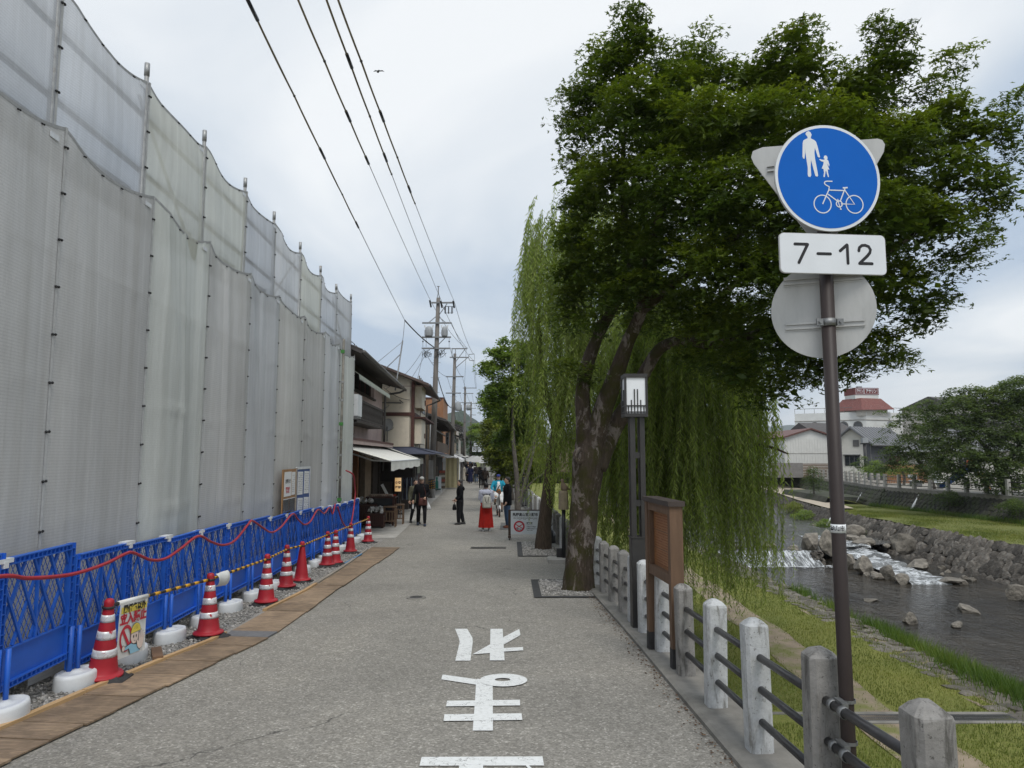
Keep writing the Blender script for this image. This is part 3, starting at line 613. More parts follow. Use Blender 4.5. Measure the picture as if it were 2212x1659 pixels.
for i in range(len(SY)-1):
    y0, y1 = SY[i], SY[i+1]
    nth = up_names[len(SY)-2-i]
    for row in (0, 1):
        rr = random.Random(100+i*2+row); ph = [rr.uniform(0, 6.28) for _ in range(6)]
        ztop = 5.62 if row == 0 else 7.06
        zbot = (gz((y0+y1)/2)+0.10 if row == 0 else 5.18)
        if i == 9 and row == 1: ztop = 7.3
        nf = rr.choice([4, 5, 6]); amp = (0.026 if i < 3 else 0.060 if i in (3, 8) else 0.044)*(1.0 if row == 0 else 0.9)
        sag = (0.15 if row == 0 else 0.15)*(y1-y0)/1.8
        off = 0.0 if row == 0 else -0.12
        diag = rr.uniform(0.5, 1.3)
        def f(a, b, y0=y0, y1=y1, ztop=ztop, zbot=zbot, ph=ph, nf=nf, amp=amp, sag=sag, off=off, diag=diag):
            y = lerp(y0-0.012, y1+0.012, a); zt = ztop-sag*4*a*(1-a); z = lerp(zbot, zt, b)
            pin = min(1, 6*a*(1-a)+0.12)
            w = amp*1.1*math.sin(6.28*0.8*a+ph[3]+1.2*b)
            w += 0.8*amp*math.exp(-((a-(1-b)*diag)/0.10)**2)*(b**2)          # pull folds from the upper corner
            for q in (0, 2, 4):                                              # irregular hanging creases
                ca = 0.12+0.19*q+0.05*math.sin(ph[q]*3)+0.03*math.sin(2.2*b+ph[(q+2) % 6])
                w += amp*(0.30+0.35*math.sin(ph[q]*5))*math.exp(-((a-ca)/(0.022+0.03*abs(math.sin(ph[q]*7))))**2)*(0.45+0.55*math.sin(2.1*b+ph[q]))
            for hz in (0.28, 0.52, 0.76):
                w += 0.30*amp*math.exp(-((b-hz-0.01*math.sin(4*a+ph[1]))/0.007)**2)*(0.3+0.7*math.sin(3*a+ph[int(hz*10) % 6])**2)
            w += 0.05*math.sin(math.pi*a)*math.sin(math.pi*b)
            return (sx(y)+off+w*pin+0.008*(2*a-1), y, z)
        mm = SHEET_LO[LO_I[i]] if row == 0 else SHEET_UP[UP_I[i]]
        nm = '%s grey mesh sheet from the shop end in the %s row on the scaffold' % (nth, 'lower' if row == 0 else 'upper')
        sh = tag(obj('scaffold_sheet', MB().grid(f, 44, 70 if row == 0 else 26), mm, None, True), nm, 'sheet', 'sheets hung on the scaffold')
        # dark hem along the sagging top edge
        hm = MB(); n = 16
        for k in range(n+1):
            p = f(k/n, 1.0); hm.v += [(p[0]+0.004, p[1], p[2]-0.028), (p[0]+0.006, p[1], p[2]+0.004)]
        hm.f = [(2*k, 2*k+2, 2*k+3, 2*k+1) for k in range(n)]
        obj('hem', hm, mat('sheet_hem', (0.36, 0.365, 0.365), 0.8, 0.15, 20), sh)
        sm = MB(); n = 24
        for k in range(n+1):
            p = f(1.0, k/n); sm.v += [(p[0]+0.006, p[1]-0.030, p[2]), (p[0]+0.009, p[1]+0.002, p[2]), (p[0]+0.009, p[1]-0.034, p[2]), (p[0]-0.01, p[1]+0.004, p[2])]
        sm.f = [(4*k, 4*k+4, 4*k+5, 4*k+1) for k in range(n)]; obj('side_hem', sm, MATS['sheet_hem_light'] if 'sheet_hem_light' in MATS else mat('sheet_hem_light', (0.44, 0.445, 0.44), 0.85, 0.15, 20), sh)
        zz = zbot+0.35
        while zz < ztop:
            link('tie', TIE, BLACK, sh, (sx(y1)+off+0.018, y1, zz)); zz += 0.45
        for a in (0.2, 0.4, 0.6, 0.8):
            p = f(a, 0.995); link('tie', TIE, BLACK, sh, (p[0]+0.012, p[1], p[2]-0.015), None, (0.7, 0.7, 0.7))
        p = f(0.90, 0.985); obj('size_label', MB().box((p[0]+0.012, p[1], p[2]-0.035), (0.004, 0.13, 0.05)), TAGP, sh)
# bare pipe with green clamps standing in front of the last sheets
pp = thing('scaffold_pipe', 'rusty vertical pipe with green clamps in front of the last sheets', 'pipe', (sx(19.5)+0.10, 19.46, gz(19.5)))
RUSTP = mat('stained_pipe', (0.20, 0.19, 0.165), 0.6, 0.4, 8, 0.3, 60, metal=0.4)
obj('pipe', MB().tube([(0, 0, -0.02), (0.02, 0, 5.7)], 0.035, 10), RUSTP, pp, True)
GREENC = mat('green_clamp', (0.06, 0.22, 0.05), 0.5, 0.2)
for z in (1.3, 3.35, 5.35): obj('clamp', MB().box((0.0, 0, z), (0.10, 0.09, 0.09)), GREENC, pp)
for z in (1.9, 2.5, 2.9, 4.0, 4.5): obj('coupler', MB().box((0.0, 0, z), (0.09, 0.08, 0.06)), STEEL, pp)
# unseen plain house added behind the sheets to shape the light through them
hs = thing('light_block_house', 'pale unseen house block added behind the grey scaffold sheets to dim them', 'house', (-9, 12, 0))
obj('wall', MB().box((-0.6, 0, 2.2), (6.0, 18, 5.4)), mat('pale_backing_wall', (0.42, 0.42, 0.41), 0.9, 0.1, 1), hs)
obj('roof', MB().add([(-3.4, -9.4, 4.9), (2.9, -9.4, 4.9), (-0.4, -9.4, 5.7), (-3.4, 9.4, 4.9), (2.9, 9.4, 4.9), (-0.4, 9.4, 5.7)], [(0, 1, 2), (3, 5, 4), (0, 3, 4, 1), (1, 4, 5, 2), (2, 5, 3, 0)]), mat('grey_backing_roof', (0.34, 0.34, 0.33), 0.6, 0.1, 2), hs)

# ================================================================ blue plastic fence
BLUE = mat('blue_fence_plastic', (0.022, 0.125, 0.56), 0.45, 0.14, 3.0, 0.06, 60, dirt=(0.06, 0.11, 0.30), dscale=2.2, dpos=(0.6, 0.85), rnd=0.10)
WHITEP = mat('white_plastic', (0.68, 0.70, 0.71), 0.45, 0.08, 5, 0.1, 50, dirt=(0.42, 0.41, 0.38), dscale=3, dpos=(0.6, 0.8))
PW, PH = 1.0, 1.02
def panel_mesh():
    fr = MB()
    for x in (-PW/2+0.03, PW/2-0.03):
        fr.box((x, 0, PH/2), (0.05, 0.03, PH)); fr.box((x-0.027, 0.008, PH/2), (0.010, 0.055, PH)); fr.box((x+0.027, 0.008, PH/2), (0.010, 0.055, PH))
        for k in range(13): fr.box((x, 0.012, 0.05+k*0.077), (0.05, 0.045, 0.008))
    for z in (0.022, PH-0.03):
        fr.box((0, 0, z), (PW-0.10, 0.028, 0.035)); fr.box((0, 0.008, z+0.022), (PW-0.10, 0.055, 0.010)); fr.box((0, 0.008, z-0.022), (PW-0.10, 0.055, 0.010))
        for k in range(15): fr.box((-0.42+k*0.06, 0.012, z), (0.008, 0.045, 0.04))
    return fr
FENCE0 = thing('lattice_fence', 'blue plastic lattice fence panel', 'fence', (0, 0, 0))
obj('frame', panel_mesh(), BLUE, FENCE0)
obj('kick_panel', MB().box((0, -0.004, 0.17), (PW-0.11, 0.012, 0.25)).box((0, 0.006, 0.30), (PW-0.11, 0.03, 0.014)), BLUE, FENCE0)
obj('centre_bar', MB().box((0, 0.004, 0.64), (0.02, 0.026, 0.67)), BLUE, FENCE0)
zl, zh, xl, xh = 0.31, PH-0.05, -PW/2+0.055, PW/2-0.055
def clip(x0, sl):
    """line x = x0 + sl*(z-zl) clipped to the lattice opening"""
    za, zb = zl, zh
    for lim in (xl, xh):
        zc = zl+(lim-x0)/sl
        if (sl > 0) == (lim == xl): za = max(za, zc)
        else: zb = min(zb, zc)
    return (za, zb) if zb-za > 0.04 else None
for s in (1, -1):
    for k in range(9):
        sl = s*0.52; x0 = (-0.95+k*0.225) if s > 0 else (0.95-k*0.225)
        c_ = clip(x0, sl)
        if not c_: continue
        pa = Vector((x0+sl*(c_[0]-zl), 0.006*s, c_[0])); pb = Vector((x0+sl*(c_[1]-zl), 0.006*s, c_[1])); d = pb-pa
        obj('lattice_bar', MB().box((pa+pb)/2, (0.024, 0.018, d.length), M=Matrix.Rotation(math.atan2(d.x, d.z), 3, 'Y')), BLUE, FENCE0)
gr = MB()
for s in (1, -1):
    for k in range(30):
        sl = s*0.60; x0 = (-0.92+k*0.062) if s > 0 else (0.92-k*0.062); c_ = clip(x0, sl)
        if c_: gr.tube([(x0+sl*(c_[0]-zl), -0.012, c_[0]), (x0+sl*(c_[1]-zl), -0.012, c_[1])], 0.0035, 3, False)
obj('fine_grid', gr, BLUE, FENCE0)
FY = [4.66, 5.65, 6.64, 7.64, 8.58, 9.56, 10.58, 11.58, 12.65, 13.7, 14.75, 15.8, 16.8, 17.8, 18.8, 19.8, 20.8, 21.75]
def fcx(y): return -3.75-0.042*y
ordn = ['first', 'second', 'third', 'fourth', 'fifth', 'sixth', 'seventh', 'eighth', 'ninth', 'tenth', 'eleventh', 'twelfth', 'thirteenth', 'fourteenth', 'fifteenth', 'sixteenth', 'seventeenth']
for i in range(len(FY)-1):
    y0, y1 = FY[i], FY[i+1]; ym = (y0+y1)/2
    o = FENCE0 if i == 0 else copy_tree(FENCE0)
    base = gz(ym)+(0.19 if i > 1 else 0.235)+0.01*math.sin(i*2.1)+(0.05 if 4 < i < 12 else 0)
    o.location = (fcx(ym)+0.004*(-1)**i, ym, base); o.rotation_euler = (0, 0.012*math.sin(i*1.7), math.atan2(1, -0.042)+math.pi)
    o.scale = ((y1-y0)/PW*0.998, 1, 1.0)
    # local +y must face the street
    o['label'] = 'blue plastic lattice fence panel, %s from the shop end' % ordn[len(FY)-2-i]; o['group'] = 'blue site fence panels'; o['category'] = 'fence'
CLIP = MB().box((0, 0, 0), (0.09, 0.17, 0.035)).box((0, 0.0, -0.03), (0.10, 0.05, 0.05)).mesh('fence_clip')
LEGM = MB().tube([(0, 0, -0.02), (0, 0, 0.42)], 0.024, 10).tube([(0.05, 0.045, -0.02), (0.05, 0.045, 0.42)], 0.020, 8).mesh('fence_leg', True)
def weight_mb():
    n = 28; mb = MB()
    ring = lambda k, z: [(0.155*k*math.cos(a*6.2832/n), 0.225*k*math.sin(a*6.2832/n), z) for a in range(n)]
    lev = [(0.96, 0), (1.0, 0.02), (0.98, 0.13), (0.94, 0.155), (0.80, 0.165), (0.74, 0.155), (0.3, 0.155), (0.22, 0.17), (0.0001, 0.17)]
    for k, z in lev: mb.v += ring(k, z)
    for i in range(len(lev)-1): mb.f += [(i*n+j, i*n+(j+1) % n, (i+1)*n+(j+1) % n, (i+1)*n+j) for j in range(n)]
    mb.f.append(tuple(range(n-1, -1, -1))); return mb
WGT = weight_mb().mesh('weight', True)
for i, y in enumerate(FY):
    base = gz(y)
    wgt = thing('water_weight', 'white plastic water weight under the blue fence, %s joint from the shop end' % (ordn+['last'])[len(FY)-1-i], 'weight', (fcx(y)+0.05, y, base-0.005), 0.0, 'white weights under the fence')
    link('weight', WGT, WHITEP, wgt, (0.05, 0, 0), (0, 0, 0.3*math.sin(i*3))); link('fence_leg', LEGM, BLUE, wgt, (-0.02, 0, 0.13))
    if i not in (2,):
        cl = link('fence_clip', CLIP, WHITEP, wgt, (-0.05, 0, (1.235 if 5 < i < 13 else 1.21)+0.012)); cl['label'] = 'white clip joining two blue panels at the top'
# ================================================================ cones, bars
RED = mat('cone_red', (0.36, 0.016, 0.026), 0.5, 0.15, 5, 0.1, 60, dirt=(0.25, 0.03, 0.03), dscale=6, dpos=(0.6, 0.8), rnd=0.12)
def m_band():
    m, t = newmat('reflective_band'); q = NT(t); v = q.vec()
    vo = q.n('ShaderNodeTexVoronoi', {'Vector': v, 'Scale': 16.0}, feature='DISTANCE_TO_EDGE').outputs['Distance']
    c = q.mix(q.ramp(vo, [(0.0, (1, 1, 1)), (0.03, (0, 0, 0))]), q.ramp(q.noise(v, 8, 5), [(0.3, (0.5, 0.51, 0.52)), (0.6, (0.74, 0.75, 0.76))]), (0.42, 0.30, 0.30))
    tear = q.ramp(q.noise(v, 14, 4, 0.6), [(0.63, (0, 0, 0)), (0.655, (1, 1, 1))])
    c = q.mix(tear, c, (0.40, 0.03, 0.035))
    q.out(q.bsdf(c, 0.35, q.bump(vo, 0.3, 0.005), 0.15, 0.6)); return m
BAND = m_band()
def cone_r(z): return lerp(0.128, 0.043, min(1, max(0, (z-0.03)/0.60)))
CONE_BODY = MB().lathe([(0.0001, 0.0), (0.172, 0.0), (0.176, 0.012), (0.168, 0.024), (0.140, 0.03)]+[(cone_r(z), z) for z in np.linspace(0.045, 0.63, 9)]+[(0.042, 0.645), (0.044, 0.67), (0.040, 0.69), (0.026, 0.705), (0.0001, 0.71)], n=28).mesh('cone_body', True)
def band_mesh(z0, z1):
    return MB().lathe([(cone_r(z)+0.0025, z) for z in np.linspace(z0, z1, 4)], n=28).mesh('band', True)
BANDS = [band_mesh(0.50, 0.565), band_mesh(0.345, 0.42), band_mesh(0.185, 0.255)]
for b in BANDS: pass
CWT = MB().bbox((0, 0, 0.02), (0.42, 0.42, 0.04), 0.07); CWT = CWT.mesh('cone_weight')
CWR = MB().bbox((0, 0, 0.012), (0.45, 0.45, 0.024), 0.08).mesh('cone_weight')
REDR = mat('red_rubber', (0.30, 0.02, 0.02), 0.7, 0.2, 10)
BLKR = mat('dusty_black_rubber', (0.035, 0.034, 0.034), 0.8, 0.35, 8)
cones = [(-3.80, 6.83, 0.05, -0.10, 3, 'leaning red cone with torn lowest band beside the warning cloth'), (-3.64, 8.77, 0, 0, 3, 'red cone on flat black and red bases by the folded white cloth'), (-3.76, 11.13, 0, 0, 3, 'red cone with the folded-cloth cone next to it and a banded cone behind'),
         (-3.95, 12.7, 0, 0, 3, 'red cone with torn lower band next to the plain cone'), (-3.93, 13.55, 0, 0, 0, 'plain red cone without any white bands'), (-4.02, 15.75, 0, 0, 3, 'red cone of the close pair with zigzag bands'), (-3.93, 16.1, 0, 0, 3, 'thin red cone standing right behind the zigzag one'),
         (-4.09, 18.3, 0, 0, 2, 'red cone with two white bands beside the hose loop'), (-4.12, 20.66, 0, 0, 3, 'red cone with crumpled skirt at the end by the shop')]
tops = []
for i, (x, y, tx, ty, nb, lb) in enumerate(cones):
    z = gz(y)+0.008
    c = thing('traffic_cone', lb, 'traffic cone', (x, y, z), i*0.7, 'red cones along the site fence')
    h0 = 0.06 if i != 4 else 0.045
    link('cone_weight', CWR, REDR, c, (0, 0, 0)); link('cone_weight', CWT, BLKR, c, (0.01, 0.01, 0.022), (0, 0, 0.15))
    body = link('cone_body', CONE_BODY, RED, c, (0, 0, h0-0.002), (tx, ty, 0) if i == 0 else (0, 0, 0))
    for k in range(3):
        if (nb == 3) or (nb == 2 and k < 2):
            link('reflective_band', BANDS[k], BAND, body, (0, 0, 0), (0, 0, i*1.1))
    dxx = 0.0
    if i == 0: body.rotation_euler = (0.0, 0.0, 0.0); body.rotation_euler = Euler((0.06, 0.07, 0)); dxx = 0.04
    obj('ring', MB().lathe([(0.046, 0.615), (0.056, 0.622), (0.056, 0.634), (0.046, 0.640)], n=20), BLACK, body, True)
    tops.append((x+dxx, y, z+h0+0.63))
YEL = mat('bar_yellow', (0.62, 0.33, 0.02), 0.5, 0.12, 12, dirt=(0.35, 0.2, 0.04), dscale=8, dpos=(0.62, 0.8)); BLKP = mat('bar_black', (0.022, 0.022, 0.024), 0.45, 0.3, 12)
pairs = [(0, 1), (1, 2), (2, 3), (3, 4), (4, 5), (5, 7), (7, 8)]
bl = ['striped bar holding the warning cloth', 'striped bar with the folded white cloth on its end', 'striped bar between the third and the torn-band cone', 'short striped bar ending at the plain cone', 'striped bar from the plain cone to the close pair', 'striped bar from the close pair to the two-band cone', 'striped bar reaching the end cone by the shop']
for (a, b), lb in zip(pairs, bl):
    A, B = Vector(tops[a]), Vector(tops[b]); d = B-A; L_ = d.length; u = d/L_
    A2 = A+u*0.055; B2 = B-u*0.055
    br = thing('barrier_bar', 'black and yellow '+lb, 'barrier bar', A2, 0, 'striped bars between the cones')
    obj('pole', MB().tube([(0, 0, 0), tuple(B2-A2)], 0.0165, 10), BLKP, br, True)
    obj('end_loop', MB().tube([tuple(-u*0.03), tuple(u*0.05)], 0.02, 8), BLACK, br, True)
    n = max(3, int((B2-A2).length/0.19)); st = (B2-A2)/n
    ymesh = MB().tube([(0, 0, 0), tuple(st*0.5)], 0.0178, 10).mesh('yellow_band', True)
    for k in range(n): link('yellow_band', ymesh, YEL, br, tuple(st*(k+0.3)))
# warning cloth on the first bar
A, B = Vector(tops[0]), Vector(tops[1]); u = (B-A).normalized()
CLOTH = mat('white_cloth', (0.70, 0.70, 0.67), 0.8, 0.06, 8, 0.35, 12, dirt=(0.55, 0.54, 0.50), dscale=5, dpos=(0.6, 0.8))
INKR = mat('ink_red', (0.50, 0.03, 0.05), 0.7, 0.1); INKK = mat('ink_black', (0.015, 0.015, 0.017), 0.6, 0.1); INKY = mat('ink_yellow', (0.75, 0.60, 0.10), 0.7, 0.08)
INKB = mat('ink_pale_blue', (0.28, 0.50, 0.62), 0.7, 0.08); INKS = mat('ink_skin', (0.74, 0.60, 0.52), 0.7, 0.05)
wc = thing('warning_cloth', 'white no entry cloth with red lettering and cartoon worker hung on the bar', 'warning sign', A+u*0.12, 0)
FM = frame((0.0, 0, 0), u); Wd, Ht = 0.47, 0.52
cl = MB().grid(lambda a, b: tuple(FM @ Vector((a*Wd, -b*Ht, 0.024*math.cos(min(1, b*8)*1.57)*0+0.021-0.008*math.sin(3.1*b)+0.004*math.sin(5*a+2*b)))), 12, 14)
obj('cloth', cl, CLOTH, wc, True)
obj('sleeve', MB().tube([tuple(FM @ Vector((-0.005, 0, 0))), tuple(FM @ Vector((Wd+0.005, 0, 0)))], 0.024, 12), CLOTH, wc, True)
def cz(y): return 0.021-0.008*math.sin(3.1*(-y/Ht))
def flat(name, poly, m, lift, parent=wc, Mx=FM):
    return obj(name, MB().add([tuple(Mx @ Vector((x, y, cz(y)+0.007+lift))) for x, y in poly], [tuple(range(len(poly)))]), m, parent)
def flat_text(name, s, size, cx, cy, m, lift, sxx=1.0, bold=0.004):
    t = text_mb(s, size, 0, 'CENTER', bold); xf(t, FM @ Matrix.Translation((cx, cy, cz(cy)+0.007+lift)) @ Matrix.Diagonal((sxx, 1, 1, 1))); return obj(name, t, m, wc)
flat('yellow_strip', [(0.02, -0.045), (0.44, -0.045), (0.45, -0.105), (0.02, -0.105)], INKY, 0.0)
flat_text('lettering', '関係者以外', 0.075, 0.235, -0.068, INKK, 0.002)
flat_text('lettering', '立入禁止', 0.118, 0.235, -0.165, INKR, 0.001, 0.93, 0.006)
n = 40
ring = lambda r: [(0.13+r*0.83*math.cos(a*6.2832/n), -0.345+r*math.sin(a*6.2832/n)) for a in range(n)]
o_, i_ = ring(0.125), ring(0.092)
obj('prohibition_ring', MB().add([tuple(FM @ Vector((x, y, cz(y)+0.008))) for x, y in o_+i_], [(k, (k+1) % n, n+(k+1) % n, n+k) for k in range(n)]), INKR, wc)
flat('prohibition_stroke', [(0.055, -0.270), (0.085, -0.250), (0.205, -0.420), (0.180, -0.440)], INKR, 0.0015)
el = lambda cx, cy, rx, ry, a0=0, a1=6.2832, k=24: [(cx+rx*math.cos(lerp(a0, a1, i/k)), cy+ry*math.sin(lerp(a0, a1, i/k))) for i in range(k+(0 if a1 > 6.28 else 1))]
wk = flat('worker_outline', el(0.272, -0.352, 0.068, 0.072), INKK, 0.002); flat('worker_face', el(0.272, -0.352, 0.064, 0.068), INKS, 0.003)
flat('jacket_outline', [(0.10, -0.425), (0.215, -0.405), (0.27, -0.425), (0.36, -0.43), (0.37, -0.505), (0.20, -0.505), (0.18, -0.455), (0.10, -0.462)], INKK, 0.0025)
flat('jacket', [(0.105, -0.430), (0.215, -0.410), (0.27, -0.430), (0.355, -0.435), (0.363, -0.505), (0.205, -0.505), (0.185, -0.450), (0.105, -0.457)], INKB, 0.0035)
flat('helmet_outline', el(0.285, -0.310, 0.083, 0.085, 0, math.pi)+[(0.195, -0.322)], INKK, 0.004); flat('helmet', el(0.285, -0.306, 0.078, 0.077, 0, math.pi)+[(0.203, -0.317)], INKY, 0.005)
for x in (0.262, 0.285, 0.308): flat('helmet_rib', [(x-0.001, -0.245), (x+0.0015, -0.245), (x+0.001, -0.285), (x-0.002, -0.285)], INKK, 0.006)
for x in (0.250, 0.293): flat('eye', el(x, -0.350, 0.009, 0.014), INKK, 0.006)
flat('mouth', [(0.262, -0.392), (0.280, -0.395), (0.282, -0.390), (0.262, -0.388)], INKK, 0.006)
hand = [(0.315, -0.455), (0.300, -0.40), (0.318, -0.392), (0.332, -0.41), (0.335, -0.33), (0.347, -0.325), (0.356, -0.385), (0.365, -0.305), (0.378, -0.305), (0.380, -0.385), (0.396, -0.318), (0.408, -0.325), (0.402, -0.39), (0.424, -0.345), (0.434, -0.355), (0.415, -0.43), (0.395, -0.475), (0.345, -0.485)]
hc = (0.365, -0.40)
flat('hand_outline', [(hc[0]+(x-hc[0])*1.06, hc[1]+(y-hc[1])*1.05) for x, y in hand], INKK, 0.007); flat('hand', hand, INKS, 0.008)
flat('fist_outline', el(0.088, -0.435, 0.027, 0.030), INKK, 0.005); flat('fist', el(0.088, -0.435, 0.023, 0.026), INKS, 0.006)
# folded white cloth at the second cone
A, B = Vector(tops[1]), Vector(tops[2]); u = (B-A).normalized(); FM2 = frame(A+u*0.10, u)
fc = MB().grid(lambda a, b: tuple(FM2 @ Vector((a*0.42, 0.05*math.cos(b*4.4)-0.075*b*(1+0.6*a), 0.045*math.sin(b*4.4)+0.02+0.006*math.sin(9*a+4*b)))), 10, 14)
tag(obj('folded_cloth', fc, CLOTH, None, True), 'white cloth rolled over the striped bar beyond the second cone', 'cloth')
# ================================================================ plywood boards, battens, gravel
def m_ply(name, a, b):
    m, t = newmat(name); q = NT(t); v = q.vec('Object', (2.2, 9, 9))
    r = q.n('ShaderNodeObjectInfo').outputs['Random']
    vv = q.n('ShaderNodeVectorMath', {0: v, 1: q.n('ShaderNodeCombineXYZ', {0: q.n('ShaderNodeMath', {0: r, 1: 37.0}, operation='MULTIPLY').outputs[0], 1: q.n('ShaderNodeMath', {0: r, 1: 91.0}, operation='MULTIPLY').outputs[0]}).outputs[0]}, operation='ADD').outputs[0]
    g_ = q.noise(vv, 1.6, 6, 0.6, 2.2); c = q.ramp(g_, [(0.28, cmul(b, 0.8)), (0.45, b), (0.62, a), (0.8, cmul(a, 1.15))])
    c = q.mix(1.0, c, q.ramp(q.noise(q.vec('World'), 2.4, 6, 0.65, 0.5), [(0.3, (0.62, 0.62, 0.64)), (0.65, (1.1, 1.1, 1.1))]), 'MULTIPLY')
    k = q.n('ShaderNodeMapRange', {'Value': r, 'To Min': 0.82, 'To Max': 1.16}).outputs[0]
    c = q.n('ShaderNodeVectorMath', {0: c, 'Scale': k}, operation='SCALE').outputs[0]
    q.out(q.bsdf(c, 0.75, q.bump(g_, 0.2, 0.004), 0, 0.3)); return m
PLY = m_ply('weathered_plywood', (0.34, 0.245, 0.16), (0.24, 0.175, 0.115))
RE = [(4.0, -3.33), (4.86, -3.275), (6.3, -3.15), (7.5, -3.04), (8.3, -2.95), (9.0, -2.90), (11.1, -2.98), (12.5, -3.03), (16, -3.04), (19.6, -3.02)]
LE = [(4.0, -3.78), (5.3, -3.74), (6.4, -3.69), (7.7, -3.58), (8.79, -3.45), (9.1, -3.51), (10.5, -3.55), (12.3, -3.50), (16, -3.62), (19.6, -3.80)]
seams = [4.1, 4.48, 4.86, 5.22, 5.57, 5.93, 6.29, 6.66, 7.02, 7.55, 7.94, 8.29, 8.74, 9.08, 10.5, 11.13, 12.46, 13.04, 14.2, 15.3, 16.4, 17.5, 18.6, 19.5]
RUB = mat('grey_rubber_mat', (0.16, 0.16, 0.165), 0.8, 0.2, 20)
for i in range(len(seams)-1):
    y0, y1 = seams[i]+0.006, seams[i+1]-0.006
    L0, R0, L1, R1 = pl(LE, y0), pl(RE, y0), pl(LE, y1), pl(RE, y1); sk = 0.06
    mid = (y0+y1)/2; zt = gz(mid)+0.030+0.004*math.sin(i*2.3)
    P = [(L0, y0+sk), (R0+0.012*math.sin(i*1.9), y0), (R1+0.012*math.sin(i*1.9), y1), (L1, y1+sk)]
    cx, cy = sum(p[0] for p in P)/4, sum(p[1] for p in P)/4
    mb = MB(); mb.v = [(x-cx, y-cy, gz(y)-gz(cy)-0.0) for x, y in P]+[(x-cx, y-cy, gz(y)-gz(cy)+0.014+0.003*math.sin(i*2.3)) for x, y in P]
    mb.f = [(3, 2, 1, 0), (4, 5, 6, 7), (0, 1, 5, 4), (1, 2, 6, 5), (2, 3, 7, 6), (3, 0, 4, 7)]
    rub = (i == 12)
    tag(obj('plywood_board', mb, RUB if rub else PLY, None, False, (cx, cy, gz(cy)+0.012)), 'grey rubber mat between the plywood boards' if rub else 'weathered plywood board, %s from the rubber mat towards the %s' % ((ordn+['last'])[abs(i-12)-1], 'shop' if i > 12 else 'bridge end'), 'mat' if rub else 'board', None if rub else 'plywood boards along the road edge')
PINE = mat('pine_batten', (0.52, 0.34, 0.17), 0.7, 0.18, 3, 0.15, 40, stretch=(3, 0.4, 3), dirt=(0.30, 0.2, 0.11), dscale=2, dpos=(0.55, 0.8))
GREYW = mat('grey_batten', (0.30, 0.27, 0.225), 0.8, 0.2, 3, 0.15, 40, stretch=(3, 0.4, 3))
for j, (y0, y1, m_, lb) in enumerate([(3.9, 6.40, PINE, 'fresh pine batten edging the boards below the leaning cone'), (6.42, 8.95, PINE, 'fresh pine batten edging the boards before the second cone'), (10.55, 13.2, PINE, 'fresh pine batten edging the boards before the plain cone'), (13.3, 19.0, GREYW, 'long grey batten edging the boards near the shop')]):
    f = lambda y: pl(LE, y)-0.03
    mb = MB(); k = 6
    for s in range(k+1):
        y = lerp(y0, y1, s/k); x = f(y)
        mb.v += [(x-0.03, y, gz(y)+0.004), (x+0.026, y, gz(y)+0.004), (x+0.026, y, gz(y)+0.052), (x-0.03, y, gz(y)+0.052)]
    for s in range(k):
        for c_ in range(4): mb.f.append((s*4+c_, s*4+(c_+1) % 4, s*4+4+(c_+1) % 4, s*4+4+c_))
    mb.f += [(0, 1, 2, 3), (k*4+3, k*4+2, k*4+1, k*4)]
    tag(obj('timber_batten', mb, m_), lb, 'batten')
tag(obj('blue_stick', MB().box((0, 0, 0.012), (0.035, 1.6, 0.02), -0.03), mat('blue_stick_paint', (0.06, 0.22, 0.42), 0.6), None, False, (-3.72, 17.0, gz(17)+0.03)), 'thin pale blue strip lying on the boards', 'strip')
tag(obj('scrap_timber', MB().box((0, 0, 0.03), (0.10, 0.42, 0.05), 0.5), mat('brown_scrap', (0.16, 0.095, 0.055), 0.8, 0.3), None, False, (-3.75, 7.75, gz(7.75)+0.025)), 'small brown scrap of timber on the gravel behind the warning cloth', 'timber')
struct('gravel_bed', sheet(lambda y: -5.2, lambda y: pl(LE, y)-0.01, 3.5, 21.6, lambda x, y: gz(y)+0.012+0.008*vnoise(x*4, y*5), 12, 70), GRITM, True)
def scatter(name, label, pts, smin, smax, m, kind='stuff', flatz=0.6, seed=1):
    g_ = np.random.default_rng(seed); n = len(pts); P = np.asarray(pts)
    base = np.array([(1, 0, 0), (-1, 0, 0), (0, 1, 0), (0, -1, 0), (0, 0, 1), (0, 0, -1)], float)
    F0 = np.array([(0, 2, 4), (2, 1, 4), (1, 3, 4), (3, 0, 4), (2, 0, 5), (1, 2, 5), (3, 1, 5), (0, 3, 5)])
    s = g_.uniform(smin, smax, n)*g_.choice([0.6, 0.8, 1.0, 1.3], n); ang = g_.uniform(0, 6.28, n)
    V = np.repeat(base[None], n, 0)*g_.uniform(0.6, 1.25, (n, 6, 1)); V += g_.uniform(-0.25, 0.25, V.shape)
    V[:, :, 2] *= flatz; V *= s[:, None, None]
    ca, sa = np.cos(ang)[:, None], np.sin(ang)[:, None]
    X = V[:, :, 0]*ca-V[:, :, 1]*sa; Y = V[:, :, 0]*sa+V[:, :, 1]*ca
    V = np.stack([X, Y, V[:, :, 2]], 2)+P[:, None, :]
    F = (F0[None]+(np.arange(n)*6)[:, None, None]).reshape(-1, 3)
    o = link(name, npmesh(name, V.reshape(-1, 3), F, np.repeat(g_.random(n), 6)), m); tag(o, label, None, None, kind); return o
def m_rndstone(name, stops):
    m, t = newmat(name); q = NT(t); a = q.n('ShaderNodeAttribute', attribute_name='rnd').outputs['Fac']
    c = q.ramp(a, stops); c = q.mix(1.0, c, q.ramp(q.noise(q.vec('World'), 60, 4), [(0.3, (0.8, 0.8, 0.8)), (0.7, (1.15, 1.15, 1.15))]), 'MULTIPLY')
    q.out(q.bsdf(c, 0.85, None, 0, 0.3)); return m
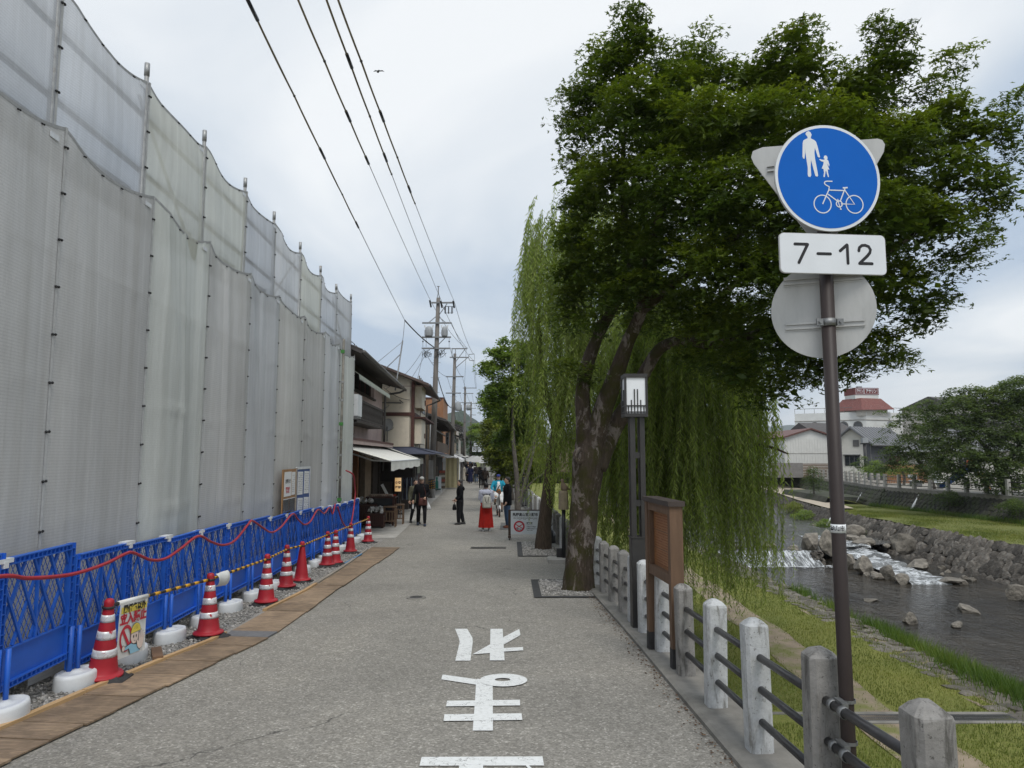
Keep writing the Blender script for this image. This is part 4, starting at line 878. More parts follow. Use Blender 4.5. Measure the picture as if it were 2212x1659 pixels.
PEB = m_rndstone('crushed_stone', [(0, (0.17, 0.165, 0.155)), (0.5, (0.30, 0.29, 0.27)), (0.85, (0.42, 0.40, 0.37)), (1, (0.55, 0.52, 0.48))])
g_ = np.random.default_rng(5); n = 14000
ys = 3.8+17.4*g_.random(n)**1.5; xs = np.array([g_.uniform(-4.75, pl(LE, y)-0.07) for y in ys]); zs = np.array([gz(y)+0.018 for y in ys])
scatter('gravel', 'loose grey crushed stone under the blue fence', np.stack([xs, ys, zs], 1), 0.010, 0.028, PEB, seed=6)
# ================================================================ notice boards behind the fence, hose
PAPER = mat('white_paper', (0.74, 0.75, 0.75), 0.6, 0.06, 3, 0.15, 8)
def lines(n, w, h, m, parent, M, seed, cols=1):
    rr = random.Random(seed); mb = MB()
    for i in range(n):
        y = h/2-(i+0.5)*h/n
        x = -w/2
        while x < w/2-0.01:
            l = rr.uniform(0.008, 0.05)
            if rr.random() < 0.72: mb.add([tuple(M @ Vector((x, y-0.004, 0))), tuple(M @ Vector((min(x+l, w/2), y-0.004, 0))), tuple(M @ Vector((min(x+l, w/2), y+0.004, 0))), tuple(M @ Vector((x, y+0.004, 0)))], [(0, 1, 2, 3)])
            x += l+rr.uniform(0.006, 0.015)
    return obj('printed_lines', mb, m, parent)
dirv = Vector((-0.04, 1, 0)).normalized()
nb = thing('notice_board', 'brown framed site notice board with white papers and clear pockets above the blue fence', 'notice board', (sx(14.3)+0.12, 14.3, gz(14.3)))
FB = frame((0, 0, 0), dirv)
def bpl(name, cx, cy, w, h, z, m, par, th=0.004, Mx=FB): return obj(name, xf(MB().box((cx, cy, z), (w, h, th)), Mx), m, par)
BRN = mat('brown_board', (0.34, 0.19, 0.085), 0.6, 0.15, 4)
bpl('backing', 0, 1.42, 0.94, 1.38, 0, BRN, nb, 0.02); obj('support', xf(MB().box((-0.44, 0.5, -0.03), (0.05, 1.0, 0.03)), FB), GREYW, nb); obj('support', xf(MB().box((0.44, 0.5, -0.03), (0.05, 1.0, 0.03)), FB), GREYW, nb)
p1 = bpl('paper', -0.13, 1.82, 0.50, 0.48, 0.014, PAPER, nb); p2 = bpl('paper', 0.29, 1.82, 0.25, 0.46, 0.014, PAPER, nb)
t = text_mb('お知らせ', 0.095, 0, 'CENTER', 0.003); xf(t, FB @ Matrix.Translation((-0.13, 1.87, 0.018))); obj('lettering', t, INKK, nb)
t = text_mb('関係者以外\n立入禁止', 0.06, 0, 'CENTER', 0.003); xf(t, FB @ Matrix.Translation((-0.13, 1.70, 0.018))); obj('lettering', t, INKR, nb)
lines(9, 0.17, 0.36, INKK, nb, FB @ Matrix.Translation((0.29, 1.82, 0.018)), 3)
POCK = mat('clear_pocket', (0.07, 0.075, 0.085), 0.15, 0.3, 5, spec=0.7)
for cx in (-0.22, 0.22): bpl('pocket', cx, 1.30, 0.40, 0.44, 0.016, POCK, nb); bpl('paper', cx, 0.90, 0.34, 0.30, 0.016, PAPER, nb); bpl('pocket_rim', cx, 1.53, 0.41, 0.015, 0.02, WHITEP, nb); lines(6, 0.26, 0.24, INKK, nb, FB @ Matrix.Translation((cx, 0.90, 0.020)), int(cx*10))
nb = thing('notice_board', 'blue site notice board with four printed sheets above the blue fence', 'notice board', (sx(15.4)+0.12, 15.4, gz(15.4)))
bpl('backing', 0, 1.45, 1.10, 1.34, 0, mat('navy_board', (0.035, 0.085, 0.25), 0.5, 0.12, 3), nb, 0.02)
bpl('frame', -0.56, 1.45, 0.05, 1.40, 0.003, GREYW, nb, 0.03); bpl('frame', 0.565, 1.45, 0.03, 1.40, 0.003, WHITEP, nb, 0.03); bpl('frame', 0, 2.145, 1.16, 0.05, 0.003, WHITEP, nb, 0.03)
for k, (cx, cy, ro) in enumerate([(-0.27, 1.83, -0.02), (0.27, 1.83, -0.03), (-0.25, 1.28, -0.05), (0.27, 1.27, -0.05)]):
    Mx = FB @ Matrix.Translation((cx, cy, 0.014)) @ Matrix.Rotation(ro, 4, 'Z')
    obj('paper', xf(MB().box((0, 0, 0), (0.42, 0.48, 0.004)), Mx), PAPER, nb); lines(11, 0.34, 0.42, INKK, nb, Mx @ Matrix.Translation((0, 0, 0.004)), 40+k)
for sx_ in (-0.5, 0.5): obj('support', xf(MB().box((sx_, 0.45, -0.02), (0.05, 0.9, 0.03)), FB), GREYW, nb)
def spline(P, n=6):
    P = [Vector(p) for p in P]; out_ = []
    for i in range(len(P)-1):
        p0, p1, p2, p3 = P[max(i-1, 0)], P[i], P[i+1], P[min(i+2, len(P)-1)]
        for k in range(n):
            t = k/n; out_.append(0.5*((2*p1)+(p2-p0)*t+(2*p0-5*p1+4*p2-p3)*t*t+(3*p1-p0-3*p2+p3)*t**3))
    out_.append(P[-1]); return out_
HOSE = mat('red_hose', (0.36, 0.018, 0.03), 0.4, 0.15, 8)
hp = [(-3.86, 4.6, 1.62), (-3.892, 5.517, 1.59), (-3.907, 5.888, 1.515), (-3.933, 6.491, 1.449), (-3.956, 7.052, 1.459), (-3.971, 7.42, 1.5), (-3.977, 7.6, 1.49), (-3.996, 8.011, 1.358), (-4.012, 8.392, 1.321), (-4.03, 8.799, 1.381), (-4.051, 9.319, 1.473), (-4.07, 9.768, 1.348), (-4.09, 10.229, 1.247), (-4.11, 10.721, 1.257), (-4.135, 11.315, 1.444), (-4.143, 11.497, 1.473), (-4.164, 12.005, 1.324), (-4.187, 12.558, 1.18), (-4.212, 13.14, 1.213), (-4.244, 13.916, 1.388), (-4.262, 14.328, 1.252), (-4.284, 14.851, 1.099), (-4.306, 15.392, 1.114), (-4.334, 16.054, 1.31), (-4.362, 16.709, 1.177), (-4.385, 17.27, 1.275), (-4.402, 17.656, 1.089), (-4.414, 17.943, 1.313)]
tag(obj('hose', MB().tube(spline(hp), 0.017, 8), HOSE, None, True), 'long red hose swagged along the blue fence panels', 'hose')
tag(obj('hose', MB().tube(spline([(-4.436, 18.3, 1.21), (-4.453, 18.88, 0.801), (-4.488, 19.721, 0.54), (-4.511, 20.257, 0.677), (-4.532, 20.752, 1.384), (-4.523, 20.6, 1.694), (-4.507, 20.3, 1.974), (-4.7, 20.2, 2.1)]), 0.02, 8), HOSE, None, True), 'red hose looping down to the bar and up the last sheet', 'hose')
# ================================================================ riverside railing
def m_post(name, base, spot, amt):
    m, t = newmat(name); q = NT(t); v = q.vec('World')
    c = q.ramp(q.noise(v, 14, 6, 0.7), [(0.3, cmul(base, 0.75)), (0.7, cmul(base, 1.12))])
    f = q.ramp(q.noise(q.vec('World', (6, 6, 1.1)), 2.4, 8, 0.7, 0.4), [(amt, (0, 0, 0)), (amt+0.12, (1, 1, 1))]); c = q.mix(f, c, spot)
    g_ = q.ramp(q.noise(v, 42, 4, 0.7), [(0.60, (0, 0, 0)), (0.68, (1, 1, 1))]); c = q.mix(g_, c, cmul(spot, 0.8))
    q.out(q.bsdf(c, 0.8, q.bump(q.noise(v, 55, 6, 0.7), 0.45, 0.012), 0, 0.3)); return m
POST_W = m_post('peeling_white_post', (0.52, 0.53, 0.53), (0.23, 0.225, 0.21), 0.54)
POST_G = m_post('bare_concrete_post', (0.26, 0.25, 0.235), (0.11, 0.105, 0.095), 0.52)
RAILM = mat('dark_rail_paint', (0.030, 0.029, 0.030), 0.38, 0.3, 10, 0.1, 60, spec=0.5)
def post_mb(seed, lod=0):
    rr = random.Random(seed); b = 0.022; h = 0.079; mb = MB()
    ring = lambda s, z: [(x*s, y*s, z) for x, y in [(-h+b, -h), (h-b, -h), (h, -h+b), (h, h-b), (h-b, h), (-h+b, h), (-h, h-b), (-h, -h+b)]]
    for s, z in [(1.04, -0.08), (1.0, 0.0), (1.0, 0.80), (0.97, 0.815), (0.62, 0.842), (0.25, 0.858)]: mb.v += ring(s, z)
    for i in range(5): mb.f += [(i*8+j, i*8+(j+1) % 8, i*8+8+(j+1) % 8, i*8+8+j) for j in range(8)]
    mb.f.append(tuple(range(40, 48)))
    mb.v = [(x+rr.uniform(-0.003, 0.003), y+rr.uniform(-0.003, 0.003), z+rr.uniform(-0.003, 0.003)) for x, y, z in mb.v]
    return mb
PY = [1.95, 2.95, 3.95, 4.95, 5.95, 6.93, 7.93, 8.93, 9.65, 10.32, 11.26, 12.15, 13.05]
white = {3, 4, 6, 7, 8, 12}
y = 14.0
while y < 64: PY.append(y); y += 1.0
RAIL = thing('riverside_railing', 'long railing of concrete posts with three dark pipe rails above the river', 'railing', (1.6, 8, gz(8)))
PMS = [post_mb(s).mesh('post') for s in range(5)]; PMG = [post_mb(s+9).mesh('post') for s in range(5)]
for i, y in enumerate(PY):
    w_ = i in white or (i > 12 and i % 3 == 0)
    link('post', (PMS if w_ else PMG)[i % 5], POST_W if w_ else POST_G, RAIL, (fx(y)-1.6+0.03, y-8, gz(y)-gz(8)+0.045), (0.012*math.sin(i*2), 0.012*math.cos(i*3.1), math.atan2(fx(y)-fx(y+1), 1)), (1, 1, 1+0.02*math.sin(i)))
for i in range(len(PY)-1):
    a, b = PY[i], PY[i+1]
    for h in (0.615, 0.41, 0.205):
        pa = (fx(a)-1.6+0.03, a-8, gz(a)-gz(8)+0.045+h); pb = (fx(b)-1.6+0.03, b-8, gz(b)-gz(8)+0.045+h)
        obj('rail', MB().tube([pa, pb], 0.0245, 10), RAILM, RAIL, True)
# brown leaf litter along the footing
def m_litter():
    m, t = newmat('dry_leaf_litter'); q = NT(t); a = q.n('ShaderNodeAttribute', attribute_name='rnd').outputs['Fac']
    q.out(q.bsdf(q.ramp(a, [(0, (0.06, 0.035, 0.02)), (0.6, (0.16, 0.085, 0.045)), (1, (0.26, 0.17, 0.09))]), 0.9)); return m
g_ = np.random.default_rng(8); n = 650; ys = 2.0+11*g_.random(n); xs = np.array([fx(y)-0.18-abs(g_.normal(0, 0.07)) for y in ys])
scatter('leaf_litter', 'fine brown leaf litter along the railing footing', np.stack([xs, ys, [gz(y)+0.012 for y in ys]], 1), 0.005, 0.014, m_litter(), flatz=0.35, seed=3)

# ================================================================ sign pole
BROWNP = mat('brown_pole_paint', (0.034, 0.025, 0.023), 0.5, 0.12, 6, 0.05, 60, spec=0.3)
ALU = mat('weathered_aluminium', (0.47, 0.47, 0.455), 0.5, 0.14, 6, 0.1, 60, metal=0.35, stretch=(1, 1, 0.25), dirt=(0.20, 0.19, 0.175), dscale=5, dpos=(0.54, 0.78))
SBLUE = mat('sign_blue_film', (0.002, 0.115, 0.50), 0.38, 0.03, 5, spec=0.18); SWHITE = mat('sign_white_film', (0.70, 0.73, 0.76), 0.32, 0.05, 5, spec=0.5)
SP = thing('sign_pole', 'brown steel pole with a blue pedestrian and bicycle sign and a 7-12 plate', 'sign', (1.715, 3.8, -1.72))
obj('pole', MB().tube([(0.012, 0, 0.0), (0.0, 0, 5.94)], 0.0355, 20), BROWNP, SP, True)
def z0(z): return z+1.72
ts = 0.09     # the sign faces are turned a little towards the road
FS = frame((0, 0, 0), (math.cos(ts), math.sin(ts), 0))      # local z points to -Y (towards the viewer side)
def sg(name, mb, m, par=SP): return obj(name, xf(mb, FS), m, par)
disc = lambda r, z0_, z1_, cx, cy, n=64: MB().prism([(cx+r*math.cos(2*math.pi*i/n), cy+r*math.sin(2*math.pi*i/n)) for i in range(n)], z0_, z1_)
CY_ = z0(4.008)
db = sg('round_sign', disc(0.30, 0.052, 0.064, 0, CY_), ALU); db['label'] = 'round blue sign with white adult, child and bicycle'
sg('sign_rim', disc(0.2985, 0.062, 0.0655, 0, CY_), SWHITE, db); sg('sign_face', disc(0.283, 0.064, 0.0667, 0, CY_), SBLUE, db)
LZ = 0.0672
def glyph(name, poly, par=db, m=SWHITE, dz=0.0): return sg(name, MB().prism(poly, LZ-0.0005, LZ+0.0006+dz), m, par)
# sign coordinates: picture of the sign, 720 px across, centre (552,464)
def S(p): return [((x-552)/360*0.30*1.0, CY_-(y-464)/350*0.30) for x, y in p]
glyph('adult_figure', S([(418, 166), (432, 160), (446, 168), (452, 184), (446, 200), (445, 208), (468, 218), (480, 228), (490, 262), (503, 330), (496, 334), (488, 328), (470, 268), (466, 300), (468, 340), (480, 420), (484, 452), (478, 460), (466, 456), (464, 448), (452, 400), (440, 350), (436, 400), (437, 452), (430, 464), (416, 460), (414, 448), (416, 400), (408, 336), (404, 300), (404, 262), (402, 300), (397, 344), (388, 344), (383, 330), (386, 280), (389, 240), (394, 224), (406, 216), (424, 208), (424, 200), (414, 186), (410, 180)][::-1]))
glyph('child_figure', S([(532, 320), (544, 317), (553, 326), (553, 340), (549, 344), (558, 350), (565, 378), (562, 390), (558, 384), (554, 370), (552, 380), (563, 410), (552, 409), (553, 430), (558, 458), (552, 461), (545, 440), (541, 420), (537, 420), (532, 445), (529, 460), (521, 461), (521, 454), (526, 430), (523, 408), (511, 404), (524, 376), (526, 360), (512, 358), (498, 348), (499, 342), (512, 346), (530, 346), (535, 342), (528, 334)][::-1]))
def stroke(name, pts, w, closed=False, par=db, dz=0.0):
    pts = S(pts); n = len(pts); A = []; B_ = []
    for i in range(n):
        a = Vector(pts[(i-1) % n] if closed or i > 0 else pts[0]); b = Vector(pts[(i+1) % n] if closed or i < n-1 else pts[-1])
        d = (b-a).normalized(); nn = Vector((-d.y, d.x))*w/2; p = Vector(pts[i]); A.append(p+nn); B_.append(p-nn)
    mb = MB(); z1 = LZ+0.0006+dz
    mb.v = [(p.x, p.y, z1) for p in A]+[(p.x, p.y, z1) for p in B_]
    for i in range(n if closed else n-1): mb.f.append((i, n+i, n+(i+1) % n, (i+1) % n))
    return sg(name, mb, SWHITE, par)
circ = lambda cx, cy, r, k=40: [(cx+r*math.cos(2*math.pi*i/k), cy+r*math.sin(2*math.pi*i/k)) for i in range(k)]
sw = 0.0062
stroke('wheel_outline', circ(506, 638, 58), 0.0058, True); stroke('wheel_outline', circ(724, 633, 58), 0.0058, True, dz=0.0001)
stroke('frame_line', [(506, 638), (552, 545), (557, 524), (530, 510), (524, 500), (530, 490), (545, 487), (580, 487)], sw, dz=0.0002)
stroke('frame_line', [(550, 545), (656, 545)], sw, dz=0.0003); stroke('frame_line', [(545, 572), (615, 620)], sw, dz=0.0004); stroke('frame_line', [(625, 620), (664, 530)], sw, dz=0.0005)
stroke('frame_line', [(660, 540), (724, 633), (630, 633)], sw, dz=0.0006); stroke('frame_line', [(648, 528), (682, 525)], sw*1.3, dz=0.0007)
stroke('crank_outline', circ(619, 634, 20, 20), sw, True, dz=0.0008); stroke('frame_line', [(610, 602), (616, 634), (626, 664)], sw*0.8, dz=0.0009); stroke('frame_line', [(622, 668), (634, 668)], sw, dz=0.001)
# 7-12 plate
pc = z0(3.585)
def rrect(w, h, r, cx, cy, k=6):
    P = []
    for sx_, sy_, a0 in ((1, 1, 0), (-1, 1, 90), (-1, -1, 180), (1, -1, 270)):
        P += [(cx+sx_*(w/2-r)+r*math.cos(R(a0+90*i/k)), cy+sy_*(h/2-r)+r*math.sin(R(a0+90*i/k))) for i in range(k+1)]
    return P
pb_ = sg('time_plate', MB().prism(rrect(0.60, 0.222, 0.028, 0.012, pc), 0.050, 0.061), ALU); pb_['label'] = 'white rounded plate reading 7-12'
sg('plate_face', MB().prism(rrect(0.594, 0.216, 0.026, 0.012, pc), 0.0595, 0.0625), SWHITE, pb_)
def P2(p): return [((x-580)/730*0.60+0.012, pc-(y-958)/262*0.222) for x, y in p]
def st2_(pts, w=0.0165, dz=0.0):
    pts = P2(pts); mb = MB(); z1 = 0.0634+dz; n = len(pts); A = []; B_ = []
    for i in range(n):
        a = Vector(pts[max(0, i-1)]); b = Vector(pts[min(n-1, i+1)]); d = (b-a).normalized(); nn = Vector((-d.y, d.x))*w/2; p = Vector(pts[i]); A.append(p+nn); B_.append(p-nn)
    mb.v = [(p.x, p.y, z1) for p in A]+[(p.x, p.y, z1) for p in B_]; mb.f = [(i, n+i, n+i+1, i+1) for i in range(n-1)]
    for e in (0, -1):
        c = pts[e]; b = len(mb.v); mb.v += [(c[0]+w/2*math.cos(k*0.449), c[1]+w/2*math.sin(k*0.449), z1+0.0002) for k in range(14)]; mb.f.append(tuple(range(b, b+14)))
    return sg('numeral', mb, INKK, pb_)
st2_([(320, 900), (400, 900)]); st2_([(406, 901), (342, 1020)], dz=0.0001); st2_([(474, 959), (560, 959)]); st2_([(628, 937), (676, 897)]); st2_([(678, 900), (678, 1017)], dz=0.0001)
st2_([(757, 933), (762, 912), (780, 898), (802, 896), (826, 904), (838, 925), (832, 945), (815, 965), (760, 1014)]); st2_([(758, 1016), (844, 1016)], dz=0.0001)
# backs of the signs facing the other way
FBk = frame((0, 0, 0), (math.cos(-0.36), math.sin(-0.36), 0))
def bk(name, mb, m, par): return obj(name, xf(mb, FBk), m, par)
rd = bk('rear_round_sign', disc(0.268, -0.075, -0.062, -0.02, z0(3.305), 56), ALU, SP); rd['label'] = 'bare metal back of a round sign below the plate'
for zz in (3.22, 3.475):
    for dz in (-0.013, 0.013): bk('channel', MB().box((-0.015, z0(zz)+dz, -0.056), (0.40, 0.010, 0.012)), ALU, rd)
    bk('channel_web', MB().box((-0.015, z0(zz), -0.0605), (0.40, 0.055, 0.003)), ALU, rd)
obj('clamp_band', MB().lathe([(0.0385, -0.020), (0.0405, -0.020), (0.0405, 0.020), (0.0385, 0.020)], (0.002, 0, z0(3.22)), 20), GALV, SP, True)
for s in (-1, 1): obj('clamp_bolt', MB().box((s*0.055, -0.022, z0(3.22)), (0.035, 0.012, 0.036)).tube([(s*0.055, -0.022, z0(3.22)), (s*0.055, -0.038, z0(3.22))], 0.008, 8), GALV, SP)
tri = bk('rear_triangle_sign', MB().prism([(-0.335+0.035, z0(4.285)), (-0.355, z0(4.27)), (-0.365, z0(4.235)), (-0.352, z0(4.195)), (-0.03, z0(3.66)), (0.0, z0(3.65)), (0.03, z0(3.66)), (0.322, z0(4.16)), (0.330, z0(4.20)), (0.318, z0(4.228)), (0.295, z0(4.24))], -0.075, -0.062), ALU, SP); tri['label'] = 'bare metal back of an inverted triangular sign'
for dz in (-0.014, 0.014): bk('channel', MB().box((-0.02, z0(4.15)+dz, -0.056), (0.52, 0.010, 0.012)), ALU, tri)
obj('pole_cap', MB().lathe([(0.038, 0), (0.038, 0.012), (0.02, 0.02), (0.0001, 0.022)], (0, 0, 5.93), 16), BROWNP, SP, True)
tp = obj('tape', MB().lathe([(0.0378, -0.022), (0.0378, 0.022)], (0.0045, 0, z0(2.122)), 20), WHITEP, SP, True); tp['label'] = 'white tape ring round the pole'
t = text_mb('高山市', 0.028, 0, 'CENTER', 0.001); t.v = [(0.0045-0.0384*math.sin(0.6-x/0.038), -0.0384*math.cos(0.6-x/0.038), z0(2.122)+y) for x, y, z in t.v]; obj('lettering', t, INKK, tp)
for zz in (1.24, 1.035):
    obj('rail_clamp', MB().lathe([(0.026, -0.018), (0.0295, -0.018), (0.0295, 0.018), (0.026, 0.018)], (-0.064, 0.0, z0(zz)-0.013), 16, Matrix.Rotation(math.pi/2, 3, 'X'), False), GALV, SP, True)
    obj('rail_clamp', MB().lathe([(0.026, -0.018), (0.0295, -0.018), (0.0295, 0.018), (0.026, 0.018)], (-0.064, -0.12, z0(zz)-0.010), 16, Matrix.Rotation(math.pi/2, 3, 'X'), False), GALV, SP, True)
    obj('rail_clamp', MB().lathe([(0.0375, -0.008), (0.041, -0.008), (0.041, 0.008), (0.0375, 0.008)], (0.01, 0, z0(zz)+0.01), 16, None, False).box((-0.045, -0.05, z0(zz)+0.01), (0.03, 0.10, 0.035)).box((-0.055, -0.02, z0(zz)-0.02), (0.035, 0.006, 0.07)), GALV, SP)
# ================================================================ street lamp
DKM = mat('dark_bronze_metal', (0.030, 0.028, 0.027), 0.45, 0.2, 8, 0.1, 50, spec=0.5); OPAL = mat('opal_panel', (0.80, 0.82, 0.84), 0.35, 0.04, 3)
LP = thing('street_lamp', 'tall dark lattice lamp post with a square white panelled head', 'street lamp', (1.60, 9.27, gz(9.27)))
zl_ = -gz(9.27)
obj('base_box', MB().bbox((0.02, 0, 0.57+0.0), (0.205, 0.205, 1.19), 0.008).box((0.02, 0, 1.17), (0.225, 0.225, 0.02)), DKM, LP)
for sx_ in (-1, 1):
    for sy_ in (-1, 1): obj('column_bar', MB().box((0.02+sx_*0.062, sy_*0.062, 1.94), (0.062, 0.062, 1.56)), DKM, LP)
for z in (1.60, 2.21): obj('cross_tie', MB().box((0.02, 0, z), (0.15, 0.15, 0.075)), DKM, LP)
hd = obj('lamp_head', MB().box((0, 0, 2.725), (0.30, 0.30, 0.045)), DKM, LP); obj('head_top', MB().box((0, 0, 3.235), (0.30, 0.30, 0.05)), DKM, hd)
for sx_ in (-1, 1):
    for sy_ in (-1, 1): obj('corner_bar', MB().box((sx_*0.136, sy_*0.136, 2.98), (0.028, 0.028, 0.47)), DKM, hd)
for k in range(4):
    Mx = Matrix.Rotation(k*math.pi/2, 4, 'Z')
    obj('panel', xf(MB().box((0, -0.130, 2.98), (0.245, 0.006, 0.465)), Mx), OPAL, hd)
    tr = MB().box((0, -0.139, 2.845), (0.245, 0.012, 0.016)).box((0, -0.139, 2.765), (0.245, 0.012, 0.012))
    for x, h in ((-0.02, 0.31), (0.02, 0.31), (-0.06, 0.17), (0.06, 0.17), (-0.10, 0.10), (0.10, 0.10)): tr.box((x, -0.138, 2.75+h/2), (0.014, 0.010, h))
    obj('tracery', xf(tr, Mx), DKM, hd)
# ================================================================ wooden information board
WOODB = mat('stained_wood', (0.135, 0.080, 0.048), 0.65, 0.22, 4, 0.2, 40, stretch=(6, 6, 0.6)); COPPER = mat('copper_plate', (0.31, 0.14, 0.058), 0.45, 0.15, 5, 0.05, 40, metal=0.25)
A, B = Vector((1.535, 8.02, 0)), Vector((1.60, 7.16, 0)); u = (B-A).normalized()
IB = thing('information_board', 'brown wooden board on two posts with an engraved copper coloured panel', 'information board', (A+B)/2+Vector((0, 0, gz(7.6))))
FI = frame((0, 0, 0), u); hl = (B-A).length/2     # local z faces the road
for s, yy in ((-1, 8.02), (1, 7.16)):
    g0 = gz(yy)-gz(7.6)
    obj('post', xf(MB().box((s*hl, (g0+1.62)/2+0.02, -0.02), (0.085, 1.60-g0, 0.13)), FI), WOODB, IB)
    ob = obj('post_foot', xf(MB().box((s*hl, g0+0.12, -0.02), (0.090, 0.24, 0.135)), FI), BLKR, IB)
obj('frame', xf(MB().box((0, 0.905, -0.02), (2*hl-0.08, 0.10, 0.11)).box((0, 1.585, -0.02), (2*hl-0.08, 0.09, 0.11)).box((-hl+0.065, 1.24, -0.02), (0.05, 0.60, 0.10)).box((hl-0.065, 1.24, -0.02), (0.05, 0.60, 0.10)), FI), WOODB, IB)
obj('cap', xf(MB().box((0, 1.655, -0.02), (2*hl+0.13, 0.05, 0.17)), FI), mat('dark_cap', (0.055, 0.042, 0.036), 0.6, 0.2), IB)
pn = obj('text_panel', xf(MB().box((0, 1.245, -0.03), (2*hl-0.16, 0.60, 0.02)), FI), COPPER, IB)
rr = random.Random(2); mb = MB()
for blk, (y0, y1, n) in enumerate(((1.53, 1.36, 7), (1.31, 1.17, 6), (1.12, 0.99, 6))):
    for i in range(n):
        yy = lerp(y0, y1, i/(n-1)); x = -0.30
        while x < 0.30:
            l = rr.uniform(0.006, 0.02)
            if rr.random() < 0.85: mb.box((x+l/2, yy, -0.0195), (l, 0.010, 0.001))
            x += l+0.006
obj('engraved_text', xf(mb, FI), mat('engraving', (0.22, 0.09, 0.035), 0.7), pn)
obj('panel_joint', xf(MB().box((0, 1.335, -0.019), (2*hl-0.17, 0.004, 0.002)).box((0, 1.145, -0.019), (2*hl-0.17, 0.004, 0.002)), FI), INKK, pn)
# ================================================================ bird lantern
LS = mat('sandy_lantern_stone', (0.26, 0.215, 0.145), 0.85, 0.2, 8, 0.3, 40)
BLn = thing('bird_lantern', 'low black post with a stone lantern and a carved bird on top', 'lantern', (1.19, 16.6, gz(16.6)))
obj('plinth', MB().bbox((-0.06, 0, 0.05), (0.62, 0.5, 0.12), 0.02), CONC_LT, BLn); obj('plinth_block', MB().box((-0.08, 0.1, 0.20), (0.16, 0.16, 0.20)), BLKR, BLn)
obj('post', MB().tube([(0, 0, 0.1), (0, 0, 1.22)], 0.045, 12), BLKP, BLn, True)
obj('lantern', MB().loft([((0, 0, 1.20), 0.115, 0.115), ((0, 0, 1.22), 0.12, 0.12), ((0, 0, 1.58), 0.105, 0.105), ((0, 0, 1.63), 0.09, 0.09)], 8), LS, BLn)
bird = MB().loft([((0.02, 0, 1.62), 0.055, 0.05), ((0.03, 0, 1.67), 0.095, 0.065), ((0.02, 0, 1.73), 0.085, 0.06), ((-0.01, 0, 1.79), 0.05, 0.045), ((-0.02, 0, 1.83), 0.034, 0.032), ((-0.025, 0, 1.87), 0.040, 0.036), ((-0.025, 0, 1.90), 0.025, 0.022)], 12)
bird.add([(-0.05, -0.012, 1.875), (-0.05, 0.012, 1.875), (-0.105, 0, 1.865), (-0.05, 0, 1.86)], [(0, 1, 2), (1, 3, 2), (3, 0, 2)])
bird.add([(0.08, -0.035, 1.66), (0.08, 0.035, 1.66), (0.19, 0, 1.64), (0.09, 0, 1.71)], [(0, 2, 3), (1, 3, 2), (0, 1, 2)])
obj('carved_bird', bird, mat('carved_bird_stone', (0.17, 0.125, 0.085), 0.8, 0.2), BLn, True)
# ================================================================ market board on castors
DKW = mat('dark_brown_timber', (0.055, 0.034, 0.024), 0.7, 0.3, 5, 0.2, 40, stretch=(5, 5, 0.7)); MWH = mat('market_board_white', (0.66, 0.70, 0.73), 0.5, 0.03)
MK = thing('market_board', 'white morning market board with a red no entry ring on a wheeled frame', 'sign board', (0.40, 21.7, gz(21.7)))
obj('panel', MB().box((0, -0.05, 0.51), (0.875, 0.02, 0.69)), MWH, MK)
for s in (-1, 1):
    obj('frame_post', MB().box((s*0.475, 0.0, 0.50), (0.075, 0.07, 0.78)), DKW, MK); obj('foot', MB().box((s*0.475, -0.02, 0.10), (0.085, 0.46, 0.07)), DKW, MK)
    for d in (-0.2, 0.16): obj('castor', MB().lathe([(0.0001, -0.015), (0.034, -0.015), (0.036, 0), (0.034, 0.015), (0.0001, 0.015)], (s*0.475, d, 0.032), 14, Matrix.Rotation(math.pi/2, 3, 'Y')).box((s*0.475, d, 0.06), (0.03, 0.03, 0.03)), BLKR, MK)
    obj('strut', MB().tube([(s*0.475, 0.17, 0.13), (s*0.475, 0.02, 0.6)], 0.018, 4), DKW, MK)
obj('cross_rail', MB().box((0, 0.0, 0.86), (0.95, 0.05, 0.05)).box((0, 0.01, 0.22), (0.95, 0.04, 0.05)), DKW, MK)
FK = Matrix.Translation((0, -0.0605, 0)) @ frame((0, 0, 0), (1, 0, 0))
def mk_text(s, size, x, y, m=INKK, align='CENTER', bold=0.002, sxx=1.0):
    t = text_mb(s, size, 0, align, bold); xf(t, FK @ Matrix.Translation((x, y, 0.001)) @ Matrix.Diagonal((sxx, 1, 1, 1))); return obj('lettering', t, m, MK)
mk_text('飛騨高山宮川朝市', 0.108, 0.0, 0.735, bold=0.003, sxx=0.88); mk_text('HIDA TAKAYAMA MIYAGAWA Morning market', 0.036, 0.0, 0.640, bold=0.0012, sxx=0.98)
lines(1, 0.74, 0.03, INKK, MK, FK @ Matrix.Translation((0.0, 0.597, 0.001)), 5)
mk_text('営業時間', 0.045, 0.035, 0.490, align='LEFT'); mk_text('Opening hours', 0.03, 0.035, 0.443, align='LEFT', bold=0.001); mk_text('7:00am-0:00pm', 0.052, 0.035, 0.385, align='LEFT', bold=0.001, sxx=0.9); mk_text('(冬季は 8:00am〜)', 0.044, 0.03, 0.325, align='LEFT', bold=0.001, sxx=0.92); mk_text('During winter', 0.03, 0.05, 0.280, align='LEFT', bold=0.001)
nn = 48; rg = lambda r: [tuple(FK @ Vector((-0.185+r*math.cos(a*6.2832/nn), 0.395+r*math.sin(a*6.2832/nn), 0.002))) for a in range(nn)]
obj('prohibition_ring', MB().add(rg(0.165)+rg(0.118), [(k, (k+1) % nn, nn+(k+1) % nn, nn+k) for k in range(nn)]), INKR, MK)
